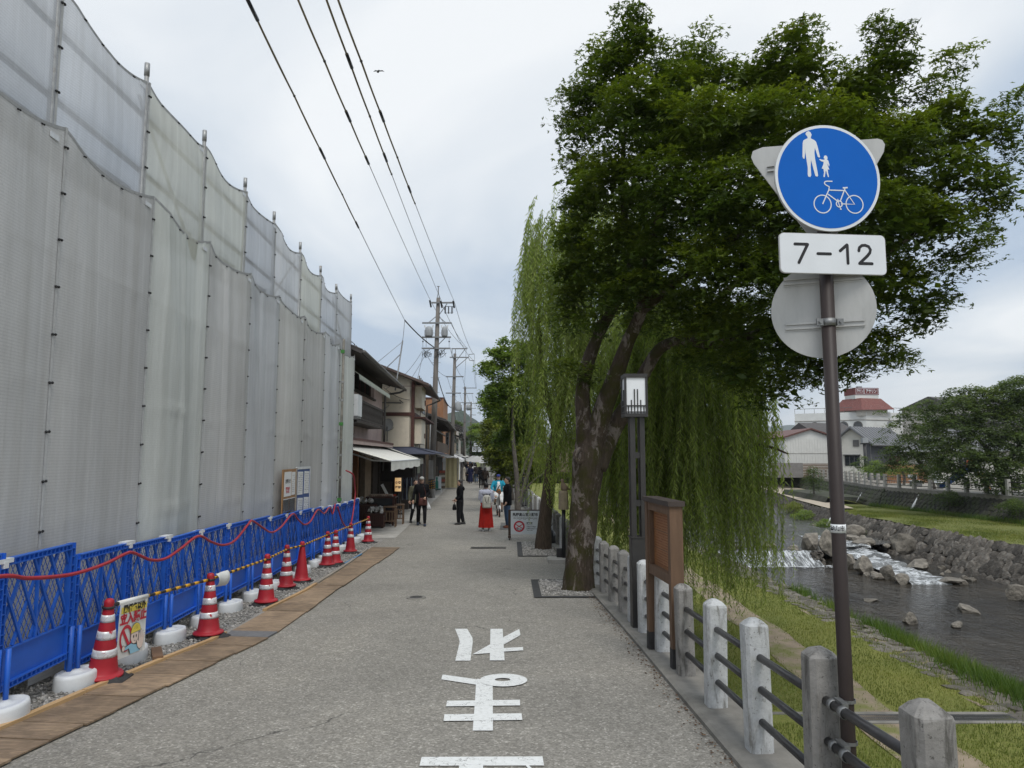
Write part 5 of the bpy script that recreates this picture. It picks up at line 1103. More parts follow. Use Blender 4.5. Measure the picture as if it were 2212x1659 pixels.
for k, s in enumerate((-1, 1)): obj('prohibition_stroke', xf(MB().box((0, 0, 0.0015+0.0004*k), (0.245, 0.022, 0.001)), FK @ Matrix.Translation((-0.185, 0.395, 0)) @ Matrix.Rotation(s*R(30), 4, 'Z')), INKR, MK)
mk_text('通行止', 0.05, -0.185, 0.312)
# ================================================================ tree pits with pebbles
SLATE = mat('dark_pit_edging', (0.045, 0.045, 0.045), 0.8, 0.3, 10, 0.3, 60, space='World')
def pit(x0, x1, y0, y1, label, seed, skew=0.0):
    p = thing('tree_pit', label, 'tree pit', ((x0+x1)/2, (y0+y1)/2, gz((y0+y1)/2)))
    cx, cy = (x0+x1)/2, (y0+y1)/2; g0 = gz(cy); b = 0.13
    z = lambda y, d=0: gz(y)-g0+0.013+d
    for nm, (a0, a1, b0, b1) in {'edging': (x0, x1, y0, y0+b), 'edging_': (x0, x1, y1-b, y1), 'edging__': (x0, x0+b, y0+b, y1-b)}.items():
        mb = MB().add([(a0-cx, b0-cy, z(b0)), (a1-cx, b0-cy, z(b0)), (a1-cx, b1-cy, z(b1)), (a0-cx, b1-cy, z(b1))], [(0, 1, 2, 3)])
        obj('edging', mb, SLATE, p)
    mb = MB().add([(x0+b-cx, y0+b-cy, z(y0, -0.003)), (x1-cx, y0+b-cy, z(y0, -0.003)), (x1-cx, y1-b-cy, z(y1, -0.003)), (x0+b-cx, y1-b-cy, z(y1, -0.003))], [(0, 1, 2, 3)])
    obj('soil', mb, GRITM, p)
    g_ = np.random.default_rng(seed); n = int((x1-x0-b)*(y1-y0-2*b)*900); ys = g_.uniform(y0+b+0.02, y1-b-0.02, n); xs = g_.uniform(x0+b+0.02, x1, n)
    o = scatter('pebbles', None, np.stack([xs-cx, ys-cy, [gz(y)-g0+0.022 for y in ys]], 1), 0.018, 0.034, PEB, seed=seed); o.parent = p
pit(0.36, 1.45, 11.83, 13.9, 'dark edged square pit of grey pebbles round the gnarled trunk', 11); pit(0.14, 1.1, 17.65, 20.95, 'dark edged pit of grey pebbles round the slender leaning trunk', 12)
tag(obj('rubbish_bag', MB().loft([((0, 0, 0), 0.20, 0.16), ((0, 0, 0.12), 0.24, 0.20), ((0.02, 0, 0.3), 0.20, 0.18), ((0.03, 0, 0.42), 0.10, 0.09), ((0.04, 0, 0.48), 0.05, 0.05), ((0.05, 0, 0.55), 0.09, 0.07)], 12).jitter(0.02, 3), mat('black_bag_film', (0.02, 0.02, 0.022), 0.3, 0.3, 6, 0.8, 9), None, True, (1.02, 20.4, gz(20.4))), 'black plastic bag slumped against the railing by the leaning trunk', 'bag')
# ================================================================ foliage helpers
def leaf_mesh(name, P, N, size, tmpl, tris, rnd, seed=0, T=None):
    """P (n,3) positions, N (n,3) leaf normals, T optional (n,3) leaf axis; tmpl (k,3) in (axis, side, normal)"""
    g_ = np.random.default_rng(seed); n = len(P)
    N = N/np.maximum(1e-6, np.linalg.norm(N, axis=1, keepdims=True))
    if T is None: T = g_.normal(size=(n, 3))
    T = T-N*np.sum(T*N, 1, keepdims=True); T /= np.maximum(1e-6, np.linalg.norm(T, axis=1, keepdims=True))
    B = np.cross(N, T); k = len(tmpl); t = np.asarray(tmpl, float)
    V = P[:, None, :]+size[:, None, None]*(t[None, :, 0:1]*T[:, None, :]+t[None, :, 1:2]*B[:, None, :]+t[None, :, 2:3]*N[:, None, :])
    F = (np.asarray(tris)[None]+(np.arange(n)*k)[:, None, None]).reshape(-1, np.asarray(tris).shape[1])
    return npmesh(name, V.reshape(-1, 3), F, np.repeat(rnd, k))
def star(lobes, w=0.20):
    V, F = [], []
    for a, l in lobes:
        a = R(a); d = (math.cos(a), math.sin(a)); s = (-d[1], d[0]); b = len(V)
        V += [(-0.12*d[0], -0.12*d[1], 0), (d[0]*0.40*l+s[0]*w*0.5, d[1]*0.40*l+s[1]*w*0.5, 0.02), (d[0]*l, d[1]*l, -0.12*l), (d[0]*0.40*l-s[0]*w*0.5, d[1]*0.40*l-s[1]*w*0.5, 0.02)]; F.append((b, b+1, b+2, b+3))
    return V, F
MAPLE = star([(0, 1.05), (66, 0.92), (-66, 0.92)], 0.40)
OVAL = ([(0, 0, 0), (0.45, 0.26, 0.03), (1.0, 0, -0.06), (0.45, -0.26, 0.03)], [(0, 1, 2, 3)])
LANCE = ([(0, 0, 0), (0.35, 0.095, 0.0), (1.0, 0, 0), (0.35, -0.095, 0.0)], [(0, 1, 2, 3)])
def m_leaf(name, stops, trans=0.32, tcol=1.5, rough=0.5):
    m, t = newmat(name); q = NT(t); a = q.n('ShaderNodeAttribute', attribute_name='rnd').outputs['Fac']
    c = q.ramp(a, stops)
    c = q.mix(1.0, c, q.ramp(q.noise(q.vec('World'), 0.9, 4), [(0.3, (0.78, 0.80, 0.78)), (0.7, (1.2, 1.18, 1.1))]), 'MULTIPLY')
    b = q.bsdf(c, rough, None, 0, 0.35)
    c2 = q.n('ShaderNodeVectorMath', {0: c, 1: (tcol*1.1, tcol*1.15, tcol*0.6)}, operation='MULTIPLY').outputs[0]
    tr = q.n('ShaderNodeBsdfTranslucent', {'Color': c2}).outputs[0]
    q.out(q.n('ShaderNodeMixShader', {0: trans, 1: b, 2: tr}).outputs[0]); return m
L_MAPLE = m_leaf('maple_leaf', [(0, (0.032, 0.058, 0.010)), (0.45, (0.080, 0.118, 0.014)), (0.80, (0.155, 0.195, 0.020)), (0.97, (0.20, 0.245, 0.032)), (1.0, (0.17, 0.085, 0.04))])
L_WILLOW = m_leaf('willow_leaf', [(0, (0.11, 0.155, 0.036)), (0.5, (0.20, 0.26, 0.06)), (1.0, (0.32, 0.37, 0.12))], 0.48)
L_CHERRY = m_leaf('cherry_leaf', [(0, (0.075, 0.130, 0.028)), (0.5, (0.14, 0.205, 0.04)), (1.0, (0.23, 0.29, 0.06))], 0.42)
L_YELLOW = m_leaf('yellow_green_leaf', [(0, (0.085, 0.12, 0.02)), (0.5, (0.15, 0.18, 0.025)), (1.0, (0.24, 0.25, 0.035))])
L_DARK = m_leaf('dark_leaf', [(0, (0.045, 0.078, 0.022)), (0.6, (0.085, 0.125, 0.034)), (1.0, (0.14, 0.175, 0.05))], 0.4)
L_FAR = m_leaf('far_dark_leaf', [(0, (0.055, 0.085, 0.030)), (0.6, (0.095, 0.135, 0.045)), (1.0, (0.15, 0.18, 0.065))], 0.4)
def m_bark(name, base, moss, lich, la=0.56, ma=0.5):
    m, t = newmat(name); q = NT(t); v = q.vec('World')
    f = q.noise(q.vec('World', (9, 9, 1.6)), 3.0, 7, 0.65, 0.6)
    c = q.ramp(f, [(0.3, cmul(base, 0.5)), (0.7, cmul(base, 1.3))])
    c = q.mix(q.ramp(q.noise(v, 2.6, 6, 0.65), [(ma, (0, 0, 0)), (ma+0.12, (1, 1, 1))]), c, moss)
    c = q.mix(q.ramp(q.noise(q.vec('World', (1.4, 1.4, 0.7)), 3.0, 12, 0.72, 0.5), [(la, (0, 0, 0)), (la+0.05, (1, 1, 1))]), c, q.ramp(f, [(0.3, cmul(lich, 0.6)), (0.65, lich)]))
    q.out(q.bsdf(c, 0.9, q.bump(f, 0.8, 0.05), 0, 0.2)); return m
BARK = m_bark('mossy_maple_bark', (0.080, 0.061, 0.046), (0.052, 0.048, 0.017), (0.24, 0.205, 0.18), 0.53, 0.45)
BARK_W = m_bark('willow_bark', (0.10, 0.075, 0.055), (0.06, 0.06, 0.03), (0.17, 0.145, 0.115), 0.62, 0.66)
BARK_C = m_bark('grey_bark', (0.13, 0.115, 0.10), (0.08, 0.08, 0.05), (0.22, 0.21, 0.19), 0.56, 0.62)
def limb(mb, pts, rad, n=16, amp=0.10, seed=0, sub=5):
    P = spline(pts, sub); k = len(P); m_ = len(rad)-1
    rs_ = [lerp(rad[min(m_-1, int(i/(k-1)*m_))] if m_ else rad[0], rad[min(m_, int(i/(k-1)*m_)+1)], (i/(k-1)*m_) % 1 if i < k-1 else 1) for i in range(k)]
    b = len(mb.v); mb.tube(P, rs_, n)
    for i in range(k):
        for j in range(n):
            x, y, z = mb.v[b+i*n+j]; c = P[i]; w = 1+amp*vnoise(j*1.9+seed, z*3.1+seed, seed)+0.5*amp*vnoise(j*3.7, z*8+seed, seed+2)
            mb.v[b+i*n+j] = (c.x+(x-c.x)*w, c.y+(y-c.y)*w, c.z+(z-c.z)*w)
    return mb
def sprays(blobs, per_m2, leaves, spr, lsize, seed, up=0.8, shell=0.55, droop=0.3):
    """clumped leaf positions: each blob (c, r) gets flat drooping sprays over its outer part"""
    g_ = np.random.default_rng(seed); PP, NN, SS, RR = [], [], [], []
    for c, r in blobs:
        n = max(3, int(per_m2*4*math.pi*r*r)); d = g_.normal(size=(n, 3)); d[:, 2] += 0.35; d /= np.linalg.norm(d, axis=1, keepdims=True)
        rr_ = r*g_.uniform(shell, 1.0, (n, 1))**0.8; ctr = np.array(c)+d*rr_*np.array([1, 1, 0.92])
        tone = g_.random()*0.30
        for i in range(n):
            m_ = int(leaves*g_.uniform(0.6, 1.3)); sp = spr*g_.uniform(0.6, 1.25)
            a = g_.uniform(0, 6.283, m_); q = sp*np.sqrt(g_.random(m_))
            nrm = np.array([d[i, 0]*(1-up), d[i, 1]*(1-up), up+0.2*d[i, 2]])+g_.normal(0, 0.16, 3); nrm /= np.linalg.norm(nrm)
            t1 = np.cross(nrm, [0.3, 0.9, 0.1]); t1 /= np.linalg.norm(t1); t2 = np.cross(nrm, t1)
            p = ctr[i]+np.outer(q*np.cos(a), t1)+np.outer(q*np.sin(a), t2)+np.outer(-droop*(q/sp)**2*sp+g_.normal(0, 0.03, m_), nrm)
            PP.append(p); NN.append(nrm+g_.normal(0, 0.34, (m_, 3))); SS.append(lsize*g_.uniform(0.7, 1.25, m_))
            hi = 0.42*max(-0.25, (p[:, 2]-c[2]).mean()/r)  # clump tops paler: light from above painted into the leaf tone
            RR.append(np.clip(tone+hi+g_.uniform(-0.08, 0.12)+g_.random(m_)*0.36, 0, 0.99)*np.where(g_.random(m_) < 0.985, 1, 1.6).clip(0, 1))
    return np.concatenate(PP), np.concatenate(NN), np.concatenate(SS), np.clip(np.concatenate(RR), 0, 1)
def crown(name, blobs, tmpl, m, parent, per_m2, leaves, spr, lsize, seed, off=(0, 0, 0), **k):
    P, N, S_, rn = sprays(blobs, per_m2, leaves, spr, lsize, seed, **k)
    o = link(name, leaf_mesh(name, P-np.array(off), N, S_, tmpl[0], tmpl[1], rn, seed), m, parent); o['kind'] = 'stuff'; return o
# ================================================================ the big maple
MT = thing('maple_tree', 'large dark green maple with a gnarled lichen spotted trunk leaning over the river', 'tree', (1.16, 12.65, gz(12.65)))
OFF = Vector(MT.location)
Y0 = 12.65
def mp_(lst): return [at(u, v, y)-OFF for u, v, y in lst]
tr = MB()
limb(tr, mp_([(1248, 1300, Y0), (1250, 1262, Y0), (1254, 1190, Y0), (1262, 1100, Y0), (1266, 1040, Y0-0.03), (1272, 985, Y0-0.05), (1280, 940, Y0-0.02)]), [0.33, 0.265, 0.238, 0.235, 0.25, 0.28, 0.20], 28, 0.11, 1)
b0 = len(tr.v)
limb(tr, mp_([(1262, 1010, Y0), (1262, 930, Y0-0.1), (1258, 860, Y0-0.2), (1268, 790, Y0-0.2), (1295, 720, Y0-0.3), (1330, 655, Y0-0.5), (1360, 580, Y0-0.8), (1350, 480, Y0-1.0), (1345, 350, Y0-1.0), (1360, 200, Y0-1.0)]), [0.18, 0.145, 0.13, 0.115, 0.10, 0.085, 0.07, 0.055, 0.04, 0.02], 14, 0.12, 3)
limb(tr, mp_([(1278, 1000, Y0), (1295, 910, Y0-0.2), (1325, 825, Y0-0.4), (1352, 750, Y0-0.6), (1385, 670, Y0-0.9), (1392, 600, Y0-1.2), (1420, 480, Y0-1.6), (1470, 350, Y0-1.8), (1520, 200, Y0-1.8)]), [0.22, 0.175, 0.145, 0.12, 0.098, 0.08, 0.06, 0.045, 0.02], 16, 0.12, 5)
limb(tr, mp_([(1285, 1010, Y0), (1320, 935, Y0), (1360, 870, Y0-0.1), (1395, 800, Y0-0.3), (1430, 750, Y0-0.5), (1480, 735, Y0-0.9), (1540, 745, Y0-1.4), (1640, 720, Y0-2.0), (1760, 660, Y0-2.5), (1900, 560, Y0-3.0), (2050, 450, Y0-3.2)]), [0.20, 0.165, 0.135, 0.115, 0.095, 0.08, 0.07, 0.065, 0.05, 0.035, 0.015], 14, 0.12, 7)
limb(tr, mp_([(1385, 670, Y0-0.9), (1470, 600, Y0-1.6), (1580, 520, Y0-2.2), (1700, 400, Y0-2.6), (1800, 250, Y0-2.8)]), [0.10, 0.08, 0.06, 0.045, 0.02], 10, 0.1, 9)
limb(tr, mp_([(1480, 735, Y0-0.9), (1560, 640, Y0-0.6), (1680, 520, Y0+0.2), (1800, 400, Y0+0.6)]), [0.085, 0.065, 0.045, 0.02], 10, 0.1, 10)
obj('trunk', tr, BARK, MT, True)
kn = at(1253, 985, Y0-0.25)-OFF
kmb = MB().lathe([(0.13, -0.06), (0.125, 0.02), (0.095, 0.065), (0.06, 0.05), (0.045, -0.02), (0.0001, -0.05)], kn, 18, Matrix.Rotation(math.pi/2-0.2, 3, 'X') @ Matrix.Diagonal((1, 1.25, 1)))
kmb.jitter(0.012, 4); obj('knot', kmb, BARK, MT, True)
spec = [(1362, 40, 11.2, 40), (1362, 90, 11.2, 50), (1345, 150, 11.4, 60), (1300, 120, 11.6, 42), (1425, 120, 11.0, 38), (1290, 200, 11.6, 62), (1517, 75, 11, 24), (1516, 125, 11, 38), (1575, 165, 11, 50), (1470, 190, 11, 60), (1740, 65, 10.2, 38), (1690, 110, 10.4, 48), (1645, 160, 10.6, 50), (1750, 150, 10.2, 60), (1900, 70, 9.8, 35), (1935, 70, 9.8, 32), (1920, 130, 9.8, 55), (1850, 190, 10, 70), (2085, 115, 9.6, 26), (2050, 140, 9.6, 34), (2010, 190, 9.6, 42), (2200, 215, 9.4, 34), (2170, 270, 9.4, 45), (2110, 290, 9.4, 52), (2190, 335, 9.4, 32), (2050, 260, 9.6, 62),
 (1240, 215, 11.9, 38), (1232, 260, 11.9, 36), (1262, 290, 11.9, 55), (1255, 370, 12, 52), (1262, 440, 12.1, 52), (1228, 445, 12.1, 30), (1240, 510, 12.2, 48), (1262, 560, 12.2, 55), (1222, 590, 12.3, 38), (1232, 650, 12.4, 40), (1215, 640, 12.4, 26), (1240, 700, 12.4, 36), (1300, 620, 12.0, 62), (1240, 800, 12.1, 34), (1215, 795, 12.1, 22), (1268, 810, 12.0, 24),
 (1380, 250, 10.8, 105), (1520, 270, 10.3, 105), (1660, 270, 9.9, 105), (1800, 300, 9.6, 105), (1940, 320, 9.4, 100), (2060, 380, 9.3, 75), (2140, 400, 9.4, 50), (1330, 400, 11.3, 95), (1450, 420, 10.5, 110), (1590, 430, 9.8, 115), (1740, 450, 9.4, 115), (1890, 480, 9.2, 105), (2020, 490, 9.3, 80), (2120, 470, 9.5, 45), (2110, 545, 9.5, 38), (2060, 580, 9.5, 48), (1340, 530, 11.6, 75), (1420, 560, 11.0, 75), (1530, 580, 10.2, 95), (1670, 600, 9.7, 100), (1810, 630, 9.5, 95), (1940, 620, 9.6, 75), (2000, 680, 9.8, 50), (2030, 650, 9.8, 34), (1560, 700, 10.6, 70), (1680, 735, 10.2, 75), (1800, 760, 10.0, 70), (1900, 750, 9.9, 58), (1940, 775, 9.9, 34), (1590, 800, 10.8, 52), (1690, 830, 10.5, 50), (1780, 815, 10.2, 38), (1640, 860, 10.7, 30), (1855, 795, 10, 34), (1500, 660, 10.8, 55), (1530, 790, 11.2, 36),
 (1450, 300, 13.2, 110), (1600, 330, 13.4, 120), (1760, 350, 13.2, 120), (1900, 380, 12.8, 110), (1400, 480, 13.6, 90), (1560, 520, 13.4, 110), (1720, 560, 13.2, 110), (1860, 560, 12.8, 95), (1640, 700, 13.0, 80), (1780, 700, 12.8, 80), (1480, 160, 12.6, 70), (1680, 200, 12.4, 80), (1850, 230, 12.2, 80), (1990, 300, 11.6, 70), (1960, 470, 11.6, 80), (1440, 650, 13.6, 62), (1540, 715, 13.5, 62), (1490, 765, 13.6, 42), (1600, 790, 13.3, 55), (1345, 610, 13.1, 46), (1380, 690, 13.8, 40), (1700, 800, 12.6, 50), (1325, 645, 11.3, 46), (1400, 615, 10.9, 50), (1445, 690, 11.2, 36), (1285, 700, 11.9, 34), (1500, 730, 11.0, 40)]
blobs = [(tuple(at(u, v, y)), r*y/1534) for u, v, y, r in spec]
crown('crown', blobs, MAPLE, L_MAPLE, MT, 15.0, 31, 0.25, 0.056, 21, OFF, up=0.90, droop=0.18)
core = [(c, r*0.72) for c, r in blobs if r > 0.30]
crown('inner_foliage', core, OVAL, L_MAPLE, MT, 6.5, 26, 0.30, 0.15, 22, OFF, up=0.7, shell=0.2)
# ================================================================ willows
def willow(name, label, base, trunk_paths, strands, seed, group=None):
    t = thing(name, label, 'tree', base, 0, group); off = Vector(base); mb = MB()
    for pts, rad in trunk_paths: limb(mb, [Vector(p)-off for p in pts], rad, 14, 0.10, seed)
    obj('trunk', mb, BARK_W, t, True)
    g_ = np.random.default_rng(seed); P, T, RN, SZ = [], [], [], []; stems = MB()
    for (x, y, z, ox, oy, zend) in strands:
        L_ = z-zend; n = int(L_/0.034); s = np.linspace(0, 1, n); ph = g_.uniform(0, 6.28, 2)
        o_ = np.array([ox, oy]); arc = 0.55*(1-np.exp(-s*5))
        w = L_*0.075*s*np.sin(s*3.0+ph[0])+0.07*s*np.sin(s*8+ph[1])
        px = x+o_[0]*arc+w; py = y+o_[1]*arc+0.5*w; pz = z+0.16*np.sin(np.minimum(1, s*6)*2.2)*np.exp(-s*3)-L_*s
        keep = g_.random(n) < 0.93
        pts = np.stack([px, py, pz], 1); P.append(pts[keep]); k = keep.sum()
        a = g_.uniform(0, 6.28, k); tl = np.stack([np.cos(a)*0.55, np.sin(a)*0.55, -0.75+g_.normal(0, 0.18, k)], 1); T.append(tl)
        RN.append(np.clip(g_.random()*0.5+g_.random(k)*0.5, 0, 1)); SZ.append(g_.uniform(0.10, 0.185, k)*(1-0.4*s[keep]**3))
        idx = list(range(0, n, max(1, n//7))); stems.tube([pts[i]-np.array(off) for i in idx], 0.003, 3, False)
    P = np.concatenate(P); T = np.concatenate(T); N = np.cross(T, g_.normal(size=T.shape))
    o = link('crown', leaf_mesh('crown', P-np.array(off), N, np.concatenate(SZ), LANCE[0], LANCE[1], np.concatenate(RN), seed, T), L_WILLOW, t); o['kind'] = 'stuff'
    o = obj('hanging_twigs', stems, mat('willow_twig', (0.11, 0.11, 0.04), 0.7), t); o['kind'] = 'stuff'
    return t
g_ = np.random.default_rng(31); S1 = []
for i in range(420):
    a = g_.uniform(0, 6.283); r_ = math.sqrt(g_.random()); x = 2.25+1.75*r_*math.cos(a); y = 19.6+2.2*r_*math.sin(a); z = 6.6+3.1*math.sqrt(max(0, 1-r_*r_))+g_.normal(0, 0.3)
    if x < 1.3: z += 0.4
    ze = g_.choice([g_.uniform(0.9, 2.6), g_.uniform(2.2, 5.5)], p=[0.62, 0.38])
    if x > 2.6: ze = g_.uniform(1.5, 4)
    if x+0.41*math.cos(a) < 0.72: ze = g_.uniform(4.2, 7.2)
    S1.append((x, y, min(z, 10.1), math.cos(a)*0.75, math.sin(a)*0.75, min(ze, z-1.5)))
for i in range(80):  # fuller fronds hanging in front of the leaning trunk
    S1.append((g_.uniform(0.75, 1.9), g_.uniform(17.9, 19.0), g_.uniform(4.8, 8.4), g_.uniform(-0.3, 0.3), -0.3, g_.uniform(0.9, 3.0)))
for i in range(55):   # thin trailing veil at the street side edge
    y = g_.uniform(18.6, 20.6); z = g_.uniform(7.6, 9.6); S1.append((g_.uniform(0.45, 0.9), y, z, -0.45, 0, z-g_.uniform(2.5, 6.2)))
willow('willow_tree', 'willow with long hanging veil rising behind the maple beside the street', (0.85, 19.2, gz(19.2)),
       [([(0.84, 19.2, 0.0), (0.86, 19.2, 0.6), (0.98, 19.25, 1.6), (1.18, 19.3, 3.0), (1.45, 19.4, 4.6), (1.8, 19.5, 6.5), (2.1, 19.5, 8.6)], [0.24, 0.19, 0.165, 0.15, 0.13, 0.09, 0.03]), ([(1.2, 19.3, 3.1), (0.9, 19.3, 4.4), (0.75, 19.2, 6.2), (0.85, 19.2, 8.6)], [0.10, 0.08, 0.05, 0.02]), ([(1.45, 19.4, 4.6), (2.3, 19.0, 6.0), (3.2, 18.8, 7.2)], [0.10, 0.07, 0.03])], S1, 41)
S2 = []
FR_ = [(g_.uniform(0, 6.283), math.sqrt(g_.random()), g_.uniform(-0.7, 0.9)) for _ in range(120)]
for i in range(780):
    a, r_, dl = FR_[i % 120]; x = 3.85+1.85*r_*math.cos(a)+g_.normal(0, 0.10); y = 16.6+2.0*r_*math.sin(a)+g_.normal(0, 0.10); z = 4.5+1.5*math.sqrt(max(0, 1-r_*r_))+g_.normal(0, 0.25)
    ze = g_.uniform(-1.3, 0.6) if (x > 3.0 and x < 5.3) else g_.uniform(-0.5, 1.3)
    ze = max(-1.35, 0.5*ze+dl*0.8+g_.normal(0, 0.25))
    if g_.random() < 0.3: ze = g_.uniform(0.4, 2.8)
    S2.append((x, y, z, math.cos(a)*0.7, math.sin(a)*0.7, min(ze, z-1.2)))
for i in range(320):  # short sprays around the limb and behind the lamp
    S2.append((g_.uniform(2.0, 4.6), g_.uniform(15.2, 17.5), g_.uniform(3.0, 5.6), g_.uniform(-.5, .5), -0.4, g_.uniform(0.2, 2.4)))
willow('willow_tree', 'broad willow curtain hanging over the river lawn behind the lamp post', (3.6, 17.6, -1.72),
       [([(3.6, 17.6, -1.75), (3.65, 17.55, -0.5), (3.7, 17.4, 1.2), (4.0, 17.1, 3.2), (4.3, 16.8, 5.2)], [0.28, 0.22, 0.19, 0.15, 0.06]), ([(3.75, 17.3, 1.6), (4.6, 16.6, 2.6), (5.6, 16.2, 2.75), (6.2, 16, 2.55)], [0.08, 0.055, 0.04, 0.015]), ([(4.0, 17.1, 3.2), (3.0, 16.4, 4.4), (2.4, 16, 5.0)], [0.09, 0.06, 0.02])], S2, 43)
# ================================================================ other trees
def tree(name, label, base, trunks, blobs, m, tmpl, bark, per, leaves, spr, ls, seed, group=None, **k):
    t = thing(name, label, 'tree', base, 0, group); off = Vector(base); mb = MB()
    for pts, rad in trunks: limb(mb, [Vector(p)-off for p in pts], rad, 10, 0.08, seed)
    obj('trunk', mb, bark, t, True)
    crown('crown', blobs, tmpl, m, t, per, leaves, spr, ls, seed, off, **k); return t
def auto_blobs(cx, cy, z0_, z1_, rx, ry, n, rb, seed, flat=False):
    rr = random.Random(seed); out_ = []
    for i in range(n):
        a = rr.uniform(0, 6.283); q = math.sqrt(rr.random()); h = rr.random()
        wid = math.sin(math.pi*min(0.98, 0.22+0.72*h))**0.7
        out_.append(((cx+rx*q*wid*math.cos(a), cy+ry*q*wid*math.sin(a), lerp(z0_, z1_, h)), rb*rr.uniform(0.7, 1.25)))
    return out_
# young cherry with slim grey stems by the railing
tree('cherry_tree', 'slim grey stemmed cherry tree by the railing beyond the willow', (0.28, 31.5, 0),
     [([(0.25, 31.5, -0.05), (0.22, 31.5, 1.4), (0.05, 31.5, 3.4), (0.0, 31.4, 6.5)], [0.15, 0.11, 0.08, 0.03]), ([(0.25, 31.5, 0.3), (0.65, 31.5, 1.6), (0.95, 31.4, 2.8), (1.2, 31.3, 4.4)], [0.10, 0.08, 0.06, 0.03]), ([(0.23, 31.5, 1.2), (0.75, 31.4, 2.6), (1.1, 31.3, 3.6)], [0.07, 0.06, 0.03]), ([(0.4, 31.5, 0.8), (1.0, 31.2, 1.5), (1.7, 31, 1.9)], [0.05, 0.035, 0.015])],
     [(tuple(at(u, v, y)), r*y/1534) for u, v, y, r in [(1085, 765, 31, 22), (1045, 790, 31, 12), (1052, 870, 31, 16), (1120, 930, 33, 30), (1090, 950, 33, 24), (1150, 930, 33, 30), (1160, 800, 31, 26), (1068, 800, 31, 24), (1110, 780, 31, 28), (1140, 760, 31, 22), (1075, 850, 31, 26), (1110, 840, 31, 34), (1145, 820, 31, 30), (1062, 885, 31, 16), (1095, 900, 32, 26), (1135, 890, 32, 26), (1165, 860, 32, 26), (1060, 760, 31, 8), (1048, 850, 31.5, 10), (1090, 735, 31, 9), (1120, 745, 31, 12)]], L_CHERRY, OVAL, BARK_C, 20, 26, 0.32, 0.15, 51, 'trees along the street railing')
tree('street_tree', 'yellow green leafy tree overhanging the street beyond the cherry', (-0.05, 41, 0), [([(0.0, 41, -0.05), (-0.1, 41, 1.2), (-0.3, 41, 2.8), (-0.3, 41, 4.5)], [0.14, 0.11, 0.08, 0.03])],
     [(tuple(at(u, v, y)), r*y/1534) for u, v, y, r in [(1060, 920, 40, 20), (1140, 1020, 37, 22), (1110, 1040, 38, 14), (1085, 1030, 39, 14), (1160, 1010, 36, 24), (1085, 935, 39, 24), (1055, 955, 40, 18), (1075, 975, 39, 24), (1100, 985, 39, 24), (1095, 950, 40, 22), (1060, 990, 40, 14), (1082, 1010, 39, 16), (1115, 1000, 38, 20), (1130, 960, 38, 24), (1150, 985, 37, 24), (1125, 1020, 38, 16), (1048, 935, 41, 10)]], L_YELLOW, OVAL, BARK_C, 18, 24, 0.34, 0.16, 52, 'trees along the street railing')
tree('street_tree', 'dark broad tree behind the cherry along the street', (-0.3, 52, 0), [([(-0.3, 52, -0.05), (-0.3, 52, 2), (-0.4, 52, 5)], [0.2, 0.15, 0.05])],
     [(tuple(at(u, v, y)), r*y/1534) for u, v, y, r in [(1068, 840, 50, 16), (1060, 870, 50, 16), (1075, 890, 50, 22), (1095, 870, 50, 24), (1120, 880, 50, 26), (1085, 920, 50, 20), (1110, 930, 50, 22), (1062, 905, 50, 12), (1140, 930, 50, 26)]], L_DARK, OVAL, BARK_C, 12, 24, 0.45, 0.20, 53, 'trees along the street railing')
for i, (x, y, h, lb, m_) in enumerate([(-1.5, 84, 6.5, 'round dark tree beside the hanging market signs', L_DARK), (-4.6, 118, 8, 'green tree closing the street beyond the hanging signs', L_CHERRY), (-12.5, 150, 9, 'far tree at the end of the street left of the green one', L_DARK), (-0.2, 68, 4.6, 'low tree between the dark one and the hanging signs', L_YELLOW)]):
    tree('street_tree', lb, (x, y, 0), [([(x, y, -0.1), (x, y, h*0.4), (x, y, h*0.75)], [0.22, 0.16, 0.05])], auto_blobs(x, y, h*0.28, h, h*0.36, h*0.36, 14, h*0.16, 60+i), m_, OVAL, BARK_C, 3.6, 18, 0.55, 0.34, 60+i, 'trees along the street railing')
# across the river
def T3(u, v, Y, r): return (tuple(at(u, v, Y)), r*Y/1534)
tree('cherry_tree', 'wide layered cherry tree overhanging the far river wall by the slide', (28.6, 41.5, 0.3), [([(28.6, 41.5, 0.25), (28.3, 41.5, 1.6), (27.6, 41.3, 2.8), (26.5, 41, 3.8)], [0.24, 0.2, 0.14, 0.05]), ([(28.3, 41.5, 1.6), (29.3, 41.3, 3), (30.5, 41, 4.5)], [0.16, 0.12, 0.04])],
     [T3(u, v, y, r) for u, v, y, r in [(2180, 850, 41, 36), (2130, 870, 41, 40), (2080, 890, 41, 40), (2150, 920, 41, 50), (2205, 900, 41, 46), (2060, 930, 41, 44), (2110, 960, 41, 50), (2190, 970, 40.5, 52), (2030, 960, 41, 34), (2070, 990, 40.5, 44), (2140, 1010, 40.5, 46), (2200, 1020, 40, 40), (2030, 895, 41.5, 26), (2000, 880, 42, 20), (2010, 930, 41.5, 24), (2100, 850, 41.5, 22), (2210, 840, 41, 36), (2235, 880, 41, 50), (2230, 960, 40.5, 50), (2160, 870, 41, 40), (2040, 1020, 41, 34), (2100, 1030, 40.5, 34), (2160, 1045, 40, 30), (2215, 1055, 39.5, 34), (2060, 860, 42, 26)]], L_FAR, OVAL, BARK_C, 8.5, 24, 0.42, 0.15, 71, 'trees on the far bank', up=0.85)
